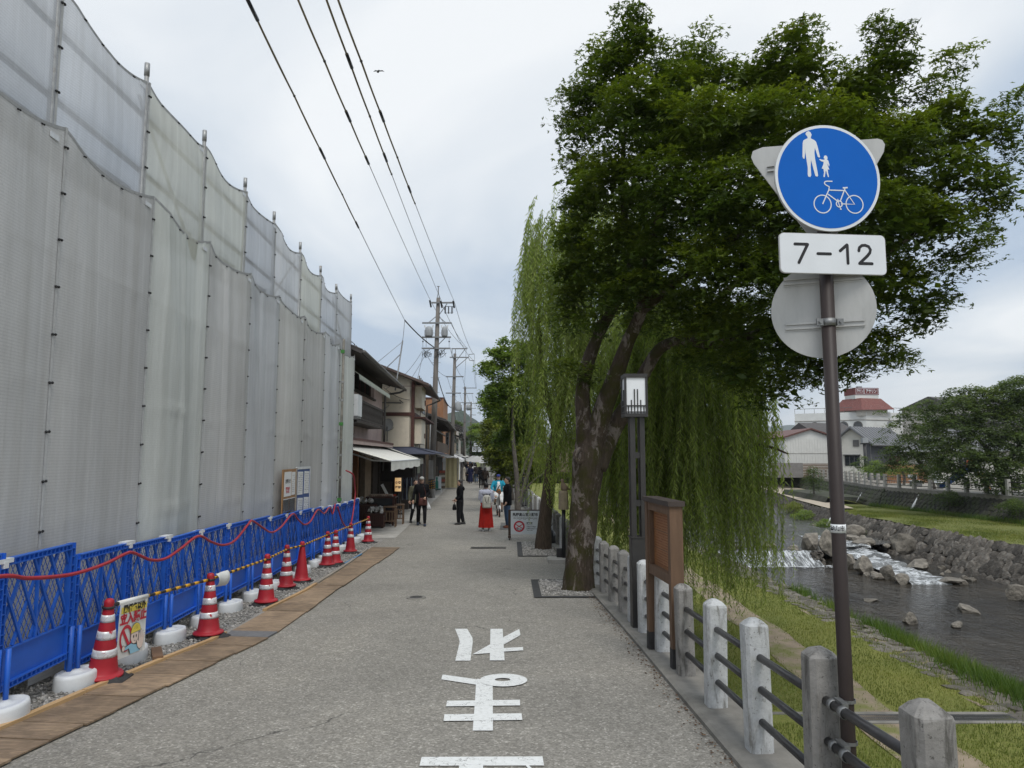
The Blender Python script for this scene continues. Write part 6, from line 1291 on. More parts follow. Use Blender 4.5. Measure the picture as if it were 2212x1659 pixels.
tree('cherry_tree', 'layered cherry tree with open branches in front of the grey roofed house', (28.2, 48, 0.3), [([(28.2, 48, 0.25), (27.9, 48, 1.3), (27.2, 47.8, 2.2), (26.4, 47.5, 3.2)], [0.2, 0.16, 0.12, 0.04]), ([(27.9, 48, 1.3), (28.7, 47.8, 2.2), (29.6, 47.5, 3.2)], [0.13, 0.1, 0.03])],
     [T3(u, v, y, r) for u, v, y, r in [(1980, 935, 47, 26), (1950, 905, 47, 16), (1925, 925, 47, 14), (1965, 890, 47, 16), (2000, 905, 47, 22), (1960, 960, 47, 30), (1930, 985, 47, 26), (1980, 1000, 47, 30), (1920, 1010, 47, 18), (2010, 970, 46.5, 30), (2020, 1010, 46.5, 28), (1990, 1030, 46.5, 18), (1905, 890, 47.5, 7), (1900, 950, 47, 10)]], L_FAR, OVAL, BARK_C, 8, 22, 0.42, 0.15, 72, 'trees on the far bank', up=0.88)
for i, (u, v, Y, r, lb) in enumerate([(1893, 1012, 57, 20, 'small clipped tree in front of the grey gable'), (1950, 1012, 54, 18, 'small clipped tree next to the open branched cherry'), (1868, 1000, 60, 16, 'bushy shrub at the corner of the far railing')]):
    c = at(u, v, Y); b = (c.x, Y, 0.3)
    bl_ = [T3(u+du, v+dv, Y, r*0.62) for du, dv in ((-14, 4), (14, 2), (0, -8), (0, 8), (-24, 8), (24, 6), (8, 10))]
    tree('garden_tree', lb, b, [([(c.x, Y, 0.25), (c.x+0.1, Y, 0.9), (c.x-0.1, Y, 1.4)], [0.11, 0.09, 0.05])], bl_, L_CHERRY if i < 2 else L_DARK, OVAL, BARK_C, 8, 20, 0.35, 0.12, 80+i, 'small trees behind the far railing')
c = at(1757, 1040, 56); tree('pine_tree', 'small conical tree on the terrace below the far wall', (c.x, 56, -0.5), [([(c.x, 56, -0.6), (c.x, 56, 0.3), (c.x, 56, 1.2)], [0.07, 0.05, 0.02])], [((c.x+dx_, 56+dy_, z), r) for dx_, dy_, z, r in [(0, 0, 1.5, 0.35), (-0.2, 0, 1.1, 0.5), (0.25, 0, 0.9, 0.55), (-0.4, 0, 0.5, 0.55), (0.4, 0, 0.4, 0.6), (0, -0.3, 0.3, 0.6), (0, 0.3, 0.6, 0.5)]], L_DARK, OVAL, BARK_C, 10, 18, 0.3, 0.09, 90)
# ivy and shrubs hanging over the wall, bushes at the revetment foot
for i, (x, y, z, r, lb, m_) in enumerate([(19.3, 44.5, -1.75, 0.75, 'green bush at the water line upstream of the cascade', L_CHERRY), (19.9, 49.0, -1.6, 0.9, 'leafy bush on the revetment near the pale path', L_CHERRY), (19.2, 40.2, -1.7, 0.55, 'small round bush beside the square dark block', L_CHERRY), (20.8, 53, -1.3, 0.9, 'loose bush farther up the revetment', L_YELLOW), (25.9, 42.5, 0.05, 0.8, 'ivy mound hanging over the river wall', L_DARK), (26.3, 37.5, -0.1, 0.8, 'ivy mound hanging low on the river wall', L_DARK)]):
    t = thing('bush', lb, 'bush', (x, y, z-r*0.6), 0, 'bushes on the far bank')
    bl_ = [((x+dx_*r, y+dy_*r, z+dz_*r), r*0.55) for dx_, dy_, dz_ in ((0, 0, 0.1), (-0.5, -0.5, -0.1), (0.4, 0.6, 0), (-0.3, 0.6, -0.2), (0.2, -0.7, -0.2))]
    crown('foliage', bl_, OVAL, m_, t, 14, 18, 0.25, 0.085, 95+i, (x, y, z-r*0.6)); obj('stem', MB().tube([(0, 0, -0.2), (0, 0, r*0.6)], 0.03, 6), BARK_C, t)
# ================================================================ grass
def blades(name, label, pts, hmin, hmax, w, m, seed, lean=0.5):
    g_ = np.random.default_rng(seed); P = np.asarray(pts); n = len(P); h = g_.uniform(hmin, hmax, n); a = g_.uniform(0, 6.283, n); b = g_.uniform(0, 6.283, n)
    d = np.stack([np.cos(a)*w, np.sin(a)*w, np.zeros(n)], 1); le = np.stack([np.cos(b)*h*lean*g_.random(n), np.sin(b)*h*lean*g_.random(n), h], 1)
    V = np.stack([P-d, P+d, P+le], 1).reshape(-1, 3); F = np.arange(3*n).reshape(-1, 3)
    o = link(name, npmesh(name, V, F, np.repeat(np.clip(g_.random(n)*0.6+0.4*(0.5+0.5*np.sin(P[:, 0]*2.1+np.sin(P[:, 1]*1.3)*2)), 0, 1), 3)), m); tag(o, label, None, None, 'stuff'); return o
L_GRASS = m_leaf('lawn_blade', [(0, (0.095, 0.13, 0.028)), (0.5, (0.155, 0.19, 0.042)), (0.85, (0.225, 0.235, 0.062)), (1.0, (0.31, 0.28, 0.12))], 0.3, 1.1)
L_WEED = m_leaf('river_weed', [(0, (0.05, 0.10, 0.018)), (0.5, (0.10, 0.165, 0.028)), (1.0, (0.18, 0.22, 0.05))], 0.35)
g_ = np.random.default_rng(12); n = 130000
ys = 5.5+26*g_.random(n)**1.7; xs = 2.2+6.1*g_.random(n)
pc_ = (xs > 5.45+0.03*np.maximum(0, ys-12)) & (xs < 6.35+0.02*np.maximum(0, ys-12)) & (g_.random(n) < 0.9); dr = (abs(ys-11.92) < 0.28) & (xs > 3.3)
k_ = ~(pc_ | dr); xs, ys = xs[k_], ys[k_]
zz = np.array([-1.7+0.03*vnoise(x, y) for x, y in zip(xs, ys)])
blades('lawn_grass', 'short mown grass on the near river bank', np.stack([xs, ys, zz], 1), 0.025, 0.065, 0.006, L_GRASS, 4)
P = []
for cx, cy, r_, n in [(9.35, 18.3, 0.55, 1500), (9.45, 17.0, 0.7, 1800), (9.3, 15.2, 0.6, 1600), (9.35, 14.1, 0.8, 3200), (9.5, 13.0, 0.9, 3600), (9.6, 12.0, 0.9, 3600), (9.6, 11.0, 0.9, 3000), (9.2, 20.5, 0.4, 500), (9.25, 23, 0.5, 500)]:
    P.append(np.stack([g_.normal(cx, r_*0.42, n), g_.normal(cy, r_*0.7, n), np.zeros(n)], 1))
P = np.concatenate(P); P[:, 2] = [bank_z(min(10.3, max(8, x)))-0.02 for x in P[:, 0]]
blades('river_weeds', 'lush green weeds along the water edge of the near bank', P, 0.12, 0.48, 0.010, L_WEED, 5, 0.8)
n = 5000; P = np.stack([g_.uniform(8.0, 9.4, n), 8+22*g_.random(n), np.zeros(n)], 1); P[:, 2] = [bank_z(x) for x in P[:, 0]]
blades('edge_grass', 'dry grass tufts between the edging stones', P, 0.04, 0.16, 0.006, L_GRASS, 6, 0.8)
n = 60000; ys = 22+28*g_.random(n); xs = np.array([g_.uniform(pl(TOP, y)+0.1, pl(WT, y)-1.0) for y in ys])
blades('far_bank_grass', 'short grass on the far river bank', np.stack([xs, ys, np.full(n, -0.99)], 1), 0.03, 0.10, 0.012, L_GRASS, 7)
n = 6000; ys = 24+26*g_.random(n); xs = np.array([pl(WT, y)-1.05+abs(g_.normal(0, 0.12))*-1 for y in ys])
blades('wall_foot_weeds', 'weeds along the foot of the far river wall', np.stack([xs, ys, np.full(n, -1.0)], 1), 0.10, 0.40, 0.015, L_WEED, 8)
# ================================================================ street side buildings
DV = Vector((-0.045, 1, 0)).normalized(); NV = Vector((1, 0.045, 0)).normalized()
class Site:
    """building site: local s along the street, o out towards the street, z up; root Empty at ground"""
    def __init__(s, root_name, label, cat, A, y0, group=None):
        s.o = Vector((A-0.045*y0, y0, 0)); s.t = thing(root_name, label, cat, s.o, 0, group)
    def P(s, a, o, z): return tuple(DV*a+NV*o+Vector((0, 0, z)))
    def box(s, name, a0, a1, o0, o1, z0_, z1_, m, par=None):
        mb = MB(); mb.v = [s.P(a, o, z) for z in (z0_, z1_) for a, o in ((a0, o0), (a1, o0), (a1, o1), (a0, o1))]
        mb.f = [(0, 1, 2, 3), (7, 6, 5, 4), (4, 5, 1, 0), (5, 6, 2, 1), (6, 7, 3, 2), (7, 4, 0, 3)]
        return obj(name, mb, m, par or s.t)
    def quad(s, name, pts, m, par=None, th=0.0):
        mb = MB(); mb.v = [s.P(*p) for p in pts]; n = len(pts); mb.f = [tuple(range(n))]
        if th:
            mb.v += [s.P(a, o, z-th) for a, o, z in pts]; mb.f += [tuple(range(2*n-1, n-1, -1))]+[(i, n+i, n+(i+1) % n, (i+1) % n) for i in range(n)]
        return obj(name, mb, m, par or s.t)
    def tube(s, name, pts, r, m, par=None, n=8): return obj(name, MB().tube([s.P(*p) for p in pts], r, n), m, par or s.t, True)
MAUVE = mat('mauve_plaster', (0.42, 0.325, 0.30), 0.85, 0.12, 2, 0.1, 30, dirt=(0.22, 0.17, 0.15), dscale=1.2, dpos=(0.55, 0.8), space='World')
BEIGE = mat('cream_plaster', (0.66, 0.595, 0.49), 0.85, 0.08, 1.5, 0.1, 30, dirt=(0.40, 0.35, 0.28), dscale=0.9, dpos=(0.55, 0.8), space='World')
DARKW = mat('dark_boards', (0.045, 0.036, 0.030), 0.8, 0.35, 4, 0.2, 30, stretch=(1, 1, 4), space='World'); BROWNT = mat('brown_trim', (0.085, 0.035, 0.028), 0.7, 0.2)
ROOFT = mat('dark_roof_tiles', (0.075, 0.068, 0.065), 0.6, 0.3, 3, 0.4, 14, space='World'); ROOFB = mat('brown_metal_roof', (0.10, 0.07, 0.058), 0.5, 0.2, 3, space='World')
AWN = mat('cream_awning', (0.74, 0.73, 0.67), 0.8, 0.05, 3, 0.05, 30); AWN2 = mat('pale_green_awning', (0.58, 0.61, 0.52), 0.8, 0.06, 6); GLASSD = mat('dark_window_glass', (0.03, 0.035, 0.04), 0.08, 0.3, 2, spec=0.8)
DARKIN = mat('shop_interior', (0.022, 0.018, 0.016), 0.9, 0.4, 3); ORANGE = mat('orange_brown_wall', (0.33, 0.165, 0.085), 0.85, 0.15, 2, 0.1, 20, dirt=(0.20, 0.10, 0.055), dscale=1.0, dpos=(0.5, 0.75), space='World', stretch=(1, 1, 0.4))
TANW = mat('tan_board_wall', (0.22, 0.17, 0.12), 0.8, 0.25, 4, space='World'); GUT = mat('grey_gutter', (0.12, 0.115, 0.11), 0.5, 0.2); NAVYA = mat('navy_awning', (0.055, 0.062, 0.095), 0.75, 0.15, 4); YELC = mat('pale_yellow_curtain', (0.55, 0.48, 0.28), 0.8, 0.06, 3); LATT = mat('grey_brown_lattice', (0.20, 0.16, 0.115), 0.8, 0.2)
WOODO = mat('orange_timber', (0.30, 0.12, 0.045), 0.6, 0.2, 5)
def tiled_roof(S, name, a0, a1, o0, z0_, o1, z1_, m=ROOFT, th=0.10, ribs=True):
    """single pitch from eave (o0,z0) up to (o1,z1) with raised rib rows"""
    r_ = S.quad(name, [(a0, o0, z0_), (a1, o0, z0_), (a1, o1, z1_), (a0, o1, z1_)], m, None, th)
    if ribs:
        mb = MB(); n = int((a1-a0)/0.30)
        for i in range(n+1):
            a = lerp(a0+0.05, a1-0.05, i/max(1, n)); mb.tube([S.P(a, o0+0.01, z0_+0.02), S.P(a, o1, z1_+0.02)], 0.035, 5)
        o = obj('tile_ribs', mb, m, r_); o['kind'] = 'stuff'
    return r_
# ---- shop with the cream awning
S = Site('shop_house', 'mauve two storey shop with a cream awning and dark balcony next to the scaffold', 'shop', -4.6, 21.9)
S.box('upper_wall', 0, 11.4, -0.3, 0, 2.95, 4.9, MAUVE); S.box('upper_wall', 8.7, 11.4, -0.3, 0, 4.9, 5.62, MAUVE); S.box('dark_upper_wall', 0, 11.4, -0.32, -0.01, 5.62, 6.0, DARKW); S.box('upper_wall', 0, 1.0, -0.3, 0, 4.9, 5.62, MAUVE)
S.box('gable_wall', 11.25, 11.4, -6, -0.31, 0, 6.1, MAUVE); S.box('party_wall', 0, 0.15, -6, -0.33, 0, 6.1, DARKW)
for k in range(6):
    a0 = 1.05+k*1.27; w_ = S.box('window', a0, a0+1.2, -0.16, -0.10, 4.92, 5.6, GLASSD); S.box('mullion', a0-0.03, a0+0.03, -0.12, 0.0, 4.9, 5.62, DARKW, w_); S.box('sash', a0+0.57, a0+0.62, -0.12, -0.03, 4.92, 5.6, BROWNT, w_)
S.box('window_sill', 0.9, 8.75, -0.02, 0.10, 4.86, 4.93, DARKW)
ua = S.quad('upper_awning', [(0.6, 0.05, 5.58), (8.4, 0.05, 5.58), (8.4, 0.72, 5.12), (0.6, 0.72, 5.12)], AWN2, None, 0.02)
mb = MB(); n = 44
for i in range(n):
    a0, a1 = lerp(0.6, 8.4, i/n), lerp(0.6, 8.4, (i+1)/n); am = (a0+a1)/2
    mb.add([S.P(a0, 0.73, 5.11), S.P(a1, 0.73, 5.11), S.P(a1-0.02, 0.745, 4.97), S.P(am, 0.75, 4.92), S.P(a0+0.02, 0.745, 4.97)], [(0, 1, 2, 3, 4)])
obj('scalloped_valance', mb, AWN2, ua)
bal = S.box('balcony_floor', 1.0, 7.2, 0.0, 0.62, 3.60, 3.68, DARKW); S.box('balcony_rail', 1.0, 7.2, 0.55, 0.63, 4.30, 4.38, DARKW, bal); S.box('balcony_rail', 1.0, 7.2, 0.57, 0.62, 3.70, 3.76, DARKW, bal)
bs = MB().add([], []); prof_ = [(0.0, 0.05), (0.16, 0.075), (0.30, 0.045), (0.44, 0.075), (0.60, 0.05)]
for k in range(30):
    a = 1.1+k*0.2045; mb = MB(); m2 = len(prof_)
    mb.v = [S.P(a-w_, o_, 3.71+z) for o_ in (0.58, 0.605) for z, w_ in prof_]+[S.P(a+w_, o_, 3.71+z) for o_ in (0.58, 0.605) for z, w_ in prof_]
    A0, A1, B0, B1 = 0, m2, 2*m2, 3*m2
    for i in range(m2-1): mb.f += [(A1+i, B1+i, B1+i+1, A1+i+1), (A0+i, A0+i+1, B0+i+1, B0+i), (A0+i, A1+i, A1+i+1, A0+i+1), (B0+i, B0+i+1, B1+i+1, B1+i)]
    obj('baluster', mb, DARKW, bal)
S.box('corner_post', 7.12, 7.22, 0.53, 0.63, 3.6, 4.4, DARKW, bal); S.box('air_conditioner', 1.6, 2.5, 0.14, 0.5, 3.70, 4.40, WHITEP)
ac = S.box('air_conditioner', 0.05, 0.85, 0.5, 0.8, 3.75, 4.42, WHITEP); S.box('bracket', 0.05, 0.85, 0.0, 0.78, 3.68, 3.74, GALV, ac)
S.box('ledge', 0, 11.5, 0.0, 0.55, 3.02, 3.10, BROWNT); S.box('ledge_fascia', 0, 11.5, 0.42, 0.52, 2.90, 3.02, MAUVE)
rf = tiled_roof(S, 'roof', -0.3, 11.9, 0.95, 5.74, -4.6, 8.0)
S.quad('soffit', [(-0.2, 0.9, 5.66), (11.8, 0.9, 5.66), (11.8, -0.3, 5.98), (-0.2, -0.3, 5.98)], DARKW)
S.tube('gutter', [(-0.3, 1.02, 5.69), (11.95, 1.02, 5.65)], 0.065, GUT); S.tube('downpipe', [(11.8, 1.0, 5.64), (11.9, 0.75, 5.52), (11.75, 0.35, 5.44), (11.5, 0.12, 5.35), (11.45, 0.12, 3.1)], 0.05, GUT)
sg_ = MB()
for k in range(8):
    a = 0.6+k*1.5; sg_.tube([S.P(a, 0.35, 5.98), S.P(a, 0.35, 6.27)], 0.02, 4).tube([S.P(a+1.2, 0.35, 5.98), S.P(a+1.2, 0.35, 6.27)], 0.02, 4)
    for z in (6.14, 6.26): sg_.tube([S.P(a, 0.35, z), S.P(a+1.2, 0.35, z)], 0.014, 4)
o = obj('snow_guard', sg_, GUT, rf); o['kind'] = 'stuff'
# big awning
aw = S.quad('awning', [(0, 0.12, 2.88), (10.4, 0.12, 2.88), (10.4, 1.85, 2.36), (0, 1.85, 2.36)], AWN, None, 0.015)
mb = MB().grid(lambda a, b: S.P(10.4*a, 1.87+0.02*math.sin(a*40)*b, 2.35-0.30*b-0.02*math.sin(a*23)*b), 60, 3); obj('valance', mb, AWN, aw, True); S.tube('front_bar', [(0, 1.86, 2.35), (10.4, 1.86, 2.35)], 0.03, WHITEP, aw)
for a in (2.0, 4.2, 8.6): S.tube('awning_arm', [(a, 0.2, 2.62), (a, 1.0, 2.36), (a, 1.8, 2.33)], 0.028, WHITEP, aw)
S.quad('awning_side_flap', [(10.4, 0.12, 2.86), (10.4, 1.85, 2.35), (10.4, 1.85, 2.05), (10.4, 0.9, 2.25)], AWN, aw)
S.quad('rear_awning', [(10.6, 0.10, 2.98), (13.8, 0.10, 2.98), (13.8, 1.75, 2.40), (10.6, 1.75, 2.40)], AWN, None, 0.015); S.quad('rear_valance', [(10.6, 1.76, 2.39), (13.8, 1.76, 2.39), (13.8, 1.77, 2.12), (10.6, 1.77, 2.12)], AWN)
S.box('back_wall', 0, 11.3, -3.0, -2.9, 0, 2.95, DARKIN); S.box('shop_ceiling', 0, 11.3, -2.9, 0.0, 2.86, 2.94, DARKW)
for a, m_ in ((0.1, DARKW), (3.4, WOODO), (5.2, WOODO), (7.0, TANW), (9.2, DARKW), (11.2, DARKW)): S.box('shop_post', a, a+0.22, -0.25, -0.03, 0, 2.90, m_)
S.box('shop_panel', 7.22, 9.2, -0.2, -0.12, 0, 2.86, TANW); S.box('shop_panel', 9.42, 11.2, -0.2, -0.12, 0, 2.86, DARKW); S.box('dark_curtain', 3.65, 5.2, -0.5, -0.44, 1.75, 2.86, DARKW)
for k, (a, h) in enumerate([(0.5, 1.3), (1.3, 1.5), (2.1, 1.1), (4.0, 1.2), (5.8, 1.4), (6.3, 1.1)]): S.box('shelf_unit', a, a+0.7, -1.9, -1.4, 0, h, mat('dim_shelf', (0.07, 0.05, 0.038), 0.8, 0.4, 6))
sb = S.box('shop_sign', 2.75, 3.15, 0.02, 0.06, 1.45, 2.05, mat('sign_frame_dark', (0.03, 0.025, 0.02), 0.6)); S.box('sign_face', 2.79, 3.11, 0.06, 0.066, 1.50, 2.0, PAPER, sb)
t = text_mb('味\n噌', 0.19, 0, 'CENTER', 0.006); xf(t, frame((0, 0, 0), DV)); t.v = [tuple(Vector(p)+Vector(S.P(2.95, 0.07, 1.75))) for p in t.v]; obj('lettering', t, INKK, sb)
# ---- display carts and goods in front of the shop
CARTW = mat('dark_red_wood', (0.060, 0.022, 0.016), 0.55, 0.25, 6, 0.15, 30, stretch=(5, 5, 0.8)); PACK = mat('clear_packets', (0.52, 0.50, 0.47), 0.25, 0.35, 26, 0.9, 22, spec=0.7, col2=(0.78, 0.77, 0.75)); PACK2 = mat('brown_packets', (0.30, 0.17, 0.11), 0.3, 0.4, 24, 0.8, 20, col2=(0.62, 0.5, 0.42))
def cart(label, x, y, w, d, h, rz, packs, m_pack, seed):
    c = thing('display_cart', label, 'display cart', (x, y, gz(y)+0.012), rz)
    obj('body', MB().box((0, 0, h*0.5+0.03), (w-0.04, d-0.04, h-0.06)), CARTW, c)
    for i in range(int(w/0.07)):
        obj('plank', MB().box((-w/2+0.05+i*0.07, -d/2+0.012, h*0.5), (0.058, 0.02, h*0.72)), CARTW, c)
    obj('rim', MB().box((0, -d/2+0.01, h*0.93), (w, 0.05, 0.07)).box((0, d/2-0.01, h*0.93), (w, 0.05, 0.07)).box((-w/2+0.01, 0, h*0.93), (0.05, d-0.08, 0.07)).box((w/2-0.01, 0, h*0.93), (0.05, d-0.08, 0.07)), CARTW, c)
    obj('skirting', MB().box((0, -d/2+0.005, 0.08), (w, 0.04, 0.06)), CARTW, c)
    for sx_ in (-1, 1): obj('foot', MB().box((sx_*(w/2-0.06), -d/2+0.06, 0.025), (0.08, 0.08, 0.05)).box((sx_*(w/2-0.06), d/2-0.06, 0.025), (0.08, 0.08, 0.05)), CARTW, c)
    rr = random.Random(seed)
    for i in range(packs):
        px, py = rr.uniform(-w/2+0.08, w/2-0.08), rr.uniform(-d/2+0.06, d/2-0.06); s = rr.uniform(0.05, 0.085)
        mb = MB().loft([((0, 0, -s), s*0.9, s*0.5), ((0, 0, 0), s, s*0.75), ((0, 0, s*0.9), s*0.7, s*0.35), ((0, 0, s*1.25), s*0.85, s*0.12)], 7).jitter(s*0.12, i)
        tag(obj('packet', mb, m_pack, None, False, (x+px*math.cos(rz)-py*math.sin(rz), y+px*math.sin(rz)+py*math.cos(rz), gz(y)+h+0.03+s*0.6+rr.uniform(0, 0.09)), (rr.uniform(-0.5, 0.5), rr.uniform(-0.5, 0.5), rr.uniform(0, 3))), 'clear packet of goods heaped on the %s' % label.split(' with')[0], 'packet', 'packets on the %s' % label.split(' with')[0])
    return c
cart('tall dark red cart with packets', -5.25, 26.0, 0.75, 0.95, 0.78, 0.06, 22, PACK, 1)
cart('low dark red crate with packets', -4.80, 25.35, 0.66, 0.60, 0.50, 0.04, 16, PACK, 2)
cart('long rear cart with packets', -4.95, 26.9, 1.0, 0.7, 0.62, 0.04, 20, PACK, 3)
cs = thing('glass_case', 'small glass topped display case on a dark wooden stand behind the low crate', 'display case', (-4.75, 26.2, 0.0), 0.04)
for sx_ in (-1, 1):
    for sy_ in (-1, 1): obj('leg', MB().box((sx_*0.46, sy_*0.3, 0.5), (0.06, 0.06, 1.0)), CARTW, cs)
obj('top', MB().box((0, 0, 1.02), (1.05, 0.75, 0.05)), CARTW, cs); obj('glass_front', MB().box((0, -0.30, 0.78), (0.86, 0.012, 0.42)), GLASSD, cs); obj('shelf', MB().box((0, 0, 0.55), (0.9, 0.6, 0.03)), CARTW, cs)
for i in range(12): tag(obj('packet', MB().loft([((0, 0, 0), 0.05, 0.06), ((0, 0, 0.05), 0.06, 0.07), ((0, 0, 0.09), 0.03, 0.05)], 7), PACK2, None, False, (-5.15+0.072*i, 26.05+0.03*math.sin(i*5), 1.045)), 'brown packet lined up on the display case', 'packet', 'packets on the display case')
for i, (x, y, lb) in enumerate([(-4.32, 25.5, 'wooden stool beside the low crate'), (-4.22, 26.6, 'wooden stool behind the first one by the case')]):
    c = thing('stool', lb, 'stool', (x, y, 0.005), 0.06, 'stools by the carts'); STW = mat('mid_brown_wood', (0.16, 0.10, 0.06), 0.6, 0.2, 5)
    obj('seat', MB().box((0, 0, 0.71), (0.46, 0.40, 0.04)), STW, c)
    for sx_ in (-1, 1):
        for sy_ in (-1, 1): obj('leg', MB().box((sx_*0.2, sy_*0.17, 0.35), (0.045, 0.045, 0.70)), STW, c)
    obj('stretcher', MB().box((0, -0.17, 0.22), (0.38, 0.025, 0.04)), STW, c); obj('stretcher', MB().box((0, -0.17, 0.55), (0.38, 0.025, 0.04)), STW, c)
    for k in range(3): obj('slat', MB().box((-0.1+0.1*k, -0.17, 0.39), (0.03, 0.02, 0.30)), STW, c)
tag(obj('price_card', xf(MB().box((0, 0, 0), (0.10, 0.012, 0.5)), Matrix.Rotation(-0.5, 4, 'Y')), PAPER, None, False, (-4.62, 26.1, 1.26)), 'white slanted card standing on the display case', 'card')
tag(obj('red_cloth', MB().box((0, 0, 0), (0.34, 0.3, 0.06), 0.2).jitter(0.02, 2), mat('orange_red_cloth', (0.52, 0.07, 0.035), 0.8), None, False, (-4.42, 26.2, 1.08)), 'orange red cloth on the end of the display case', 'cloth')
# lit paper lantern sign on a black stand
LNT = mat('lit_lantern_paper', (0.80, 0.62, 0.40), 0.7, 0.12, 4, emit=(1.0, 0.62, 0.28, 0.35))
c = thing('lantern_sign', 'lit cream paper lantern sign on a black stand in front of the shop', 'lantern sign', (-4.93, 31.0, 0.0), 0.1)
obj('shade', MB().loft([((0, 0, 0.98), 0.13, 0.13), ((0, 0, 1.0), 0.135, 0.135), ((0, 0, 1.56), 0.135, 0.135), ((0, 0, 1.58), 0.13, 0.13)], 20), LNT, c, True); obj('rim', MB().lathe([(0.14, 0.95), (0.14, 0.99)], n=20).lathe([(0.14, 1.57), (0.14, 1.60)], n=20), INKK, c)
obj('stand', MB().tube([(0, 0, 0.02), (0, 0, 0.97)], 0.06, 8).box((0, 0, 0.03), (0.5, 0.4, 0.05)), INKK, c)
t = text_mb('谷', 0.13, 0, 'CENTER', 0.004); 
for i, (s_, x_, z_) in enumerate([('谷', -0.06, 1.36), ('屋', -0.06, 1.16), ('春', 0.07, 1.36), ('娘', 0.07, 1.16)]):
    t = text_mb(s_, 0.12, 0, 'CENTER', 0.004); t.v = [(x+x_, -math.sqrt(max(0.0, 0.1385**2-(x+x_)**2))-0.003, y+z_) for x, y, z in t.v]; obj('lettering', t, INKK, c)
c = thing('clothes_rack', 'chrome clothes rack with navy and grey garments beside the lantern sign', 'clothes rack', (-4.75, 32.6, 0.0), 0.05)
obj('frame', MB().tube([(-0.3, 0, 0.06), (-0.3, 0, 1.55), (0.3, 0, 1.55), (0.3, 0, 0.06)], 0.014, 6).tube([(-0.3, -0.25, 0.06), (-0.3, 0.25, 0.06)], 0.014, 6).tube([(0.3, -0.25, 0.06), (0.3, 0.25, 0.06)], 0.014, 6), GALV, c)
for sx_ in (-0.3, 0.3):
    for sy_ in (-0.25, 0.25): obj('castor', MB().ball((sx_, sy_, 0.03), 0.03, 8, 6), BLACK, c)
for i, (x, col) in enumerate([(-0.22, (0.10, 0.11, 0.13)), (-0.12, (0.02, 0.025, 0.06)), (-0.02, (0.25, 0.30, 0.36)), (0.08, (0.018, 0.022, 0.05)), (0.18, (0.30, 0.38, 0.45)), (0.25, (0.06, 0.06, 0.07))]):
    obj('garment', MB().loft([((x, 0, 0.55), 0.03, 0.24), ((x, 0, 1.0), 0.028, 0.20), ((x, 0, 1.42), 0.03, 0.21), ((x, 0, 1.52), 0.015, 0.06)], 8), mat('garment_%d' % i, col, 0.85, 0.2), c)
# planter by the wall
c = thing('potted_plant', 'leafy potted plant with yellow flowers by the shop post', 'potted plant', (-4.7, 36.5, 0))
obj('pot', MB().lathe([(0.16, 0), (0.20, 0.25), (0.21, 0.28), (0.18, 0.28), (0.17, 0.2), (0.0001, 0.2)], n=16), mat('clay_pot', (0.25, 0.16, 0.1), 0.8), c, True)
crown('foliage', [((-4.7, 36.5, 0.55), 0.28), ((-4.65, 36.5, 0.8), 0.2)], OVAL, L_YELLOW, c, 20, 14, 0.14, 0.07, 140, (-4.7, 36.5, 0))
# ---- low roof between, dish
S = Site('low_annex', 'low white annex with a grey tiled roof squeezed between the shop and the cream building', 'annex', -4.75, 33.4)
S.box('wall', 0.02, 0.75, -3, -0.1, 0, 3.0, mat('white_siding', (0.60, 0.58, 0.54), 0.8, 0.08)); tiled_roof(S, 'roof', -0.05, 0.78, 0.35, 2.95, -2.2, 3.65); S.tube('gutter', [(-0.05, 0.40, 2.92), (0.78, 0.40, 2.90)], 0.05, GUT); S.tube('downpipe', [(0.5, 0.40, 2.9), (0.5, 0.2, 2.6), (0.5, 0.15, 1.8)], 0.04, GUT)
c = thing('satellite_dish', 'grey satellite dish on the roof of the low annex', 'satellite dish', (-5.92, 33.75, 3.35))
obj('mast', MB().tube([(0, 0, -0.15), (0, 0, 0.55)], 0.025, 8), GUT, c); obj('dish', MB().lathe([(0.31, 0.0), (0.26, -0.035), (0.15, -0.075), (0.0001, -0.09)], (0.02, -0.05, 0.62), 24, Matrix.Rotation(R(-50), 3, 'Z') @ Matrix.Rotation(R(-80), 3, 'Y') @ Matrix.Diagonal((1, 1, -1)), False), mat('dish_grey', (0.22, 0.22, 0.22), 0.5, 0.1), c, True)
obj('feed_arm', MB().tube([(0.05, -0.06, 0.36), (0.30, -0.28, 0.42), (0.34, -0.33, 0.50)], 0.014, 6), GUT, c)
# ---- cream three storey building
S = Site('cream_building', 'cream plastered three storey house with brown timber lines and a sloping roof', 'building', -3.2, 34.2)
S.box('front_wall', 0, 7.4, -0.2, 0, 0, 6.1, BEIGE)
S.quad('side_wall', [(0, 0, 0), (0, -7, 0), (0, -7, 8.6), (0, -4.3, 7.9), (0, 0, 6.1)], BEIGE, None)
S.quad('rear_wall', [(7.4, -0.2, 0), (7.4, -7, 0), (7.4, -7, 8.6), (7.4, -0.2, 6.1)], BEIGE)
S.box('corner_post', -0.03, 0.13, -0.12, 0.03, 2.8, 6.1, BROWNT); S.box('side_band', -0.04, -0.005, -7, -0.12, 4.42, 4.60, BROWNT); S.box('front_band', 0.13, 7.4, 0.005, 0.05, 4.42, 4.60, BROWNT); S.box('corner_post', 3.4, 3.55, 0.005, 0.04, 2.9, 6.0, BROWNT)
S.box('shutter_box', 0.5, 3.0, 0.01, 0.34, 4.85, 5.95, BEIGE); S.box('shutter_box', 0.5, 3.0, 0.01, 0.34, 3.1, 4.3, BEIGE); S.box('hood', 0.3, 6.9, 0.01, 0.55, 4.32, 4.40, BROWNT); S.box('window', 3.8, 6.8, 0.0, 0.02, 3.15, 4.2, GLASSD); S.box('window', 3.8, 6.8, 0.0, 0.02, 4.85, 5.85, GLASSD)
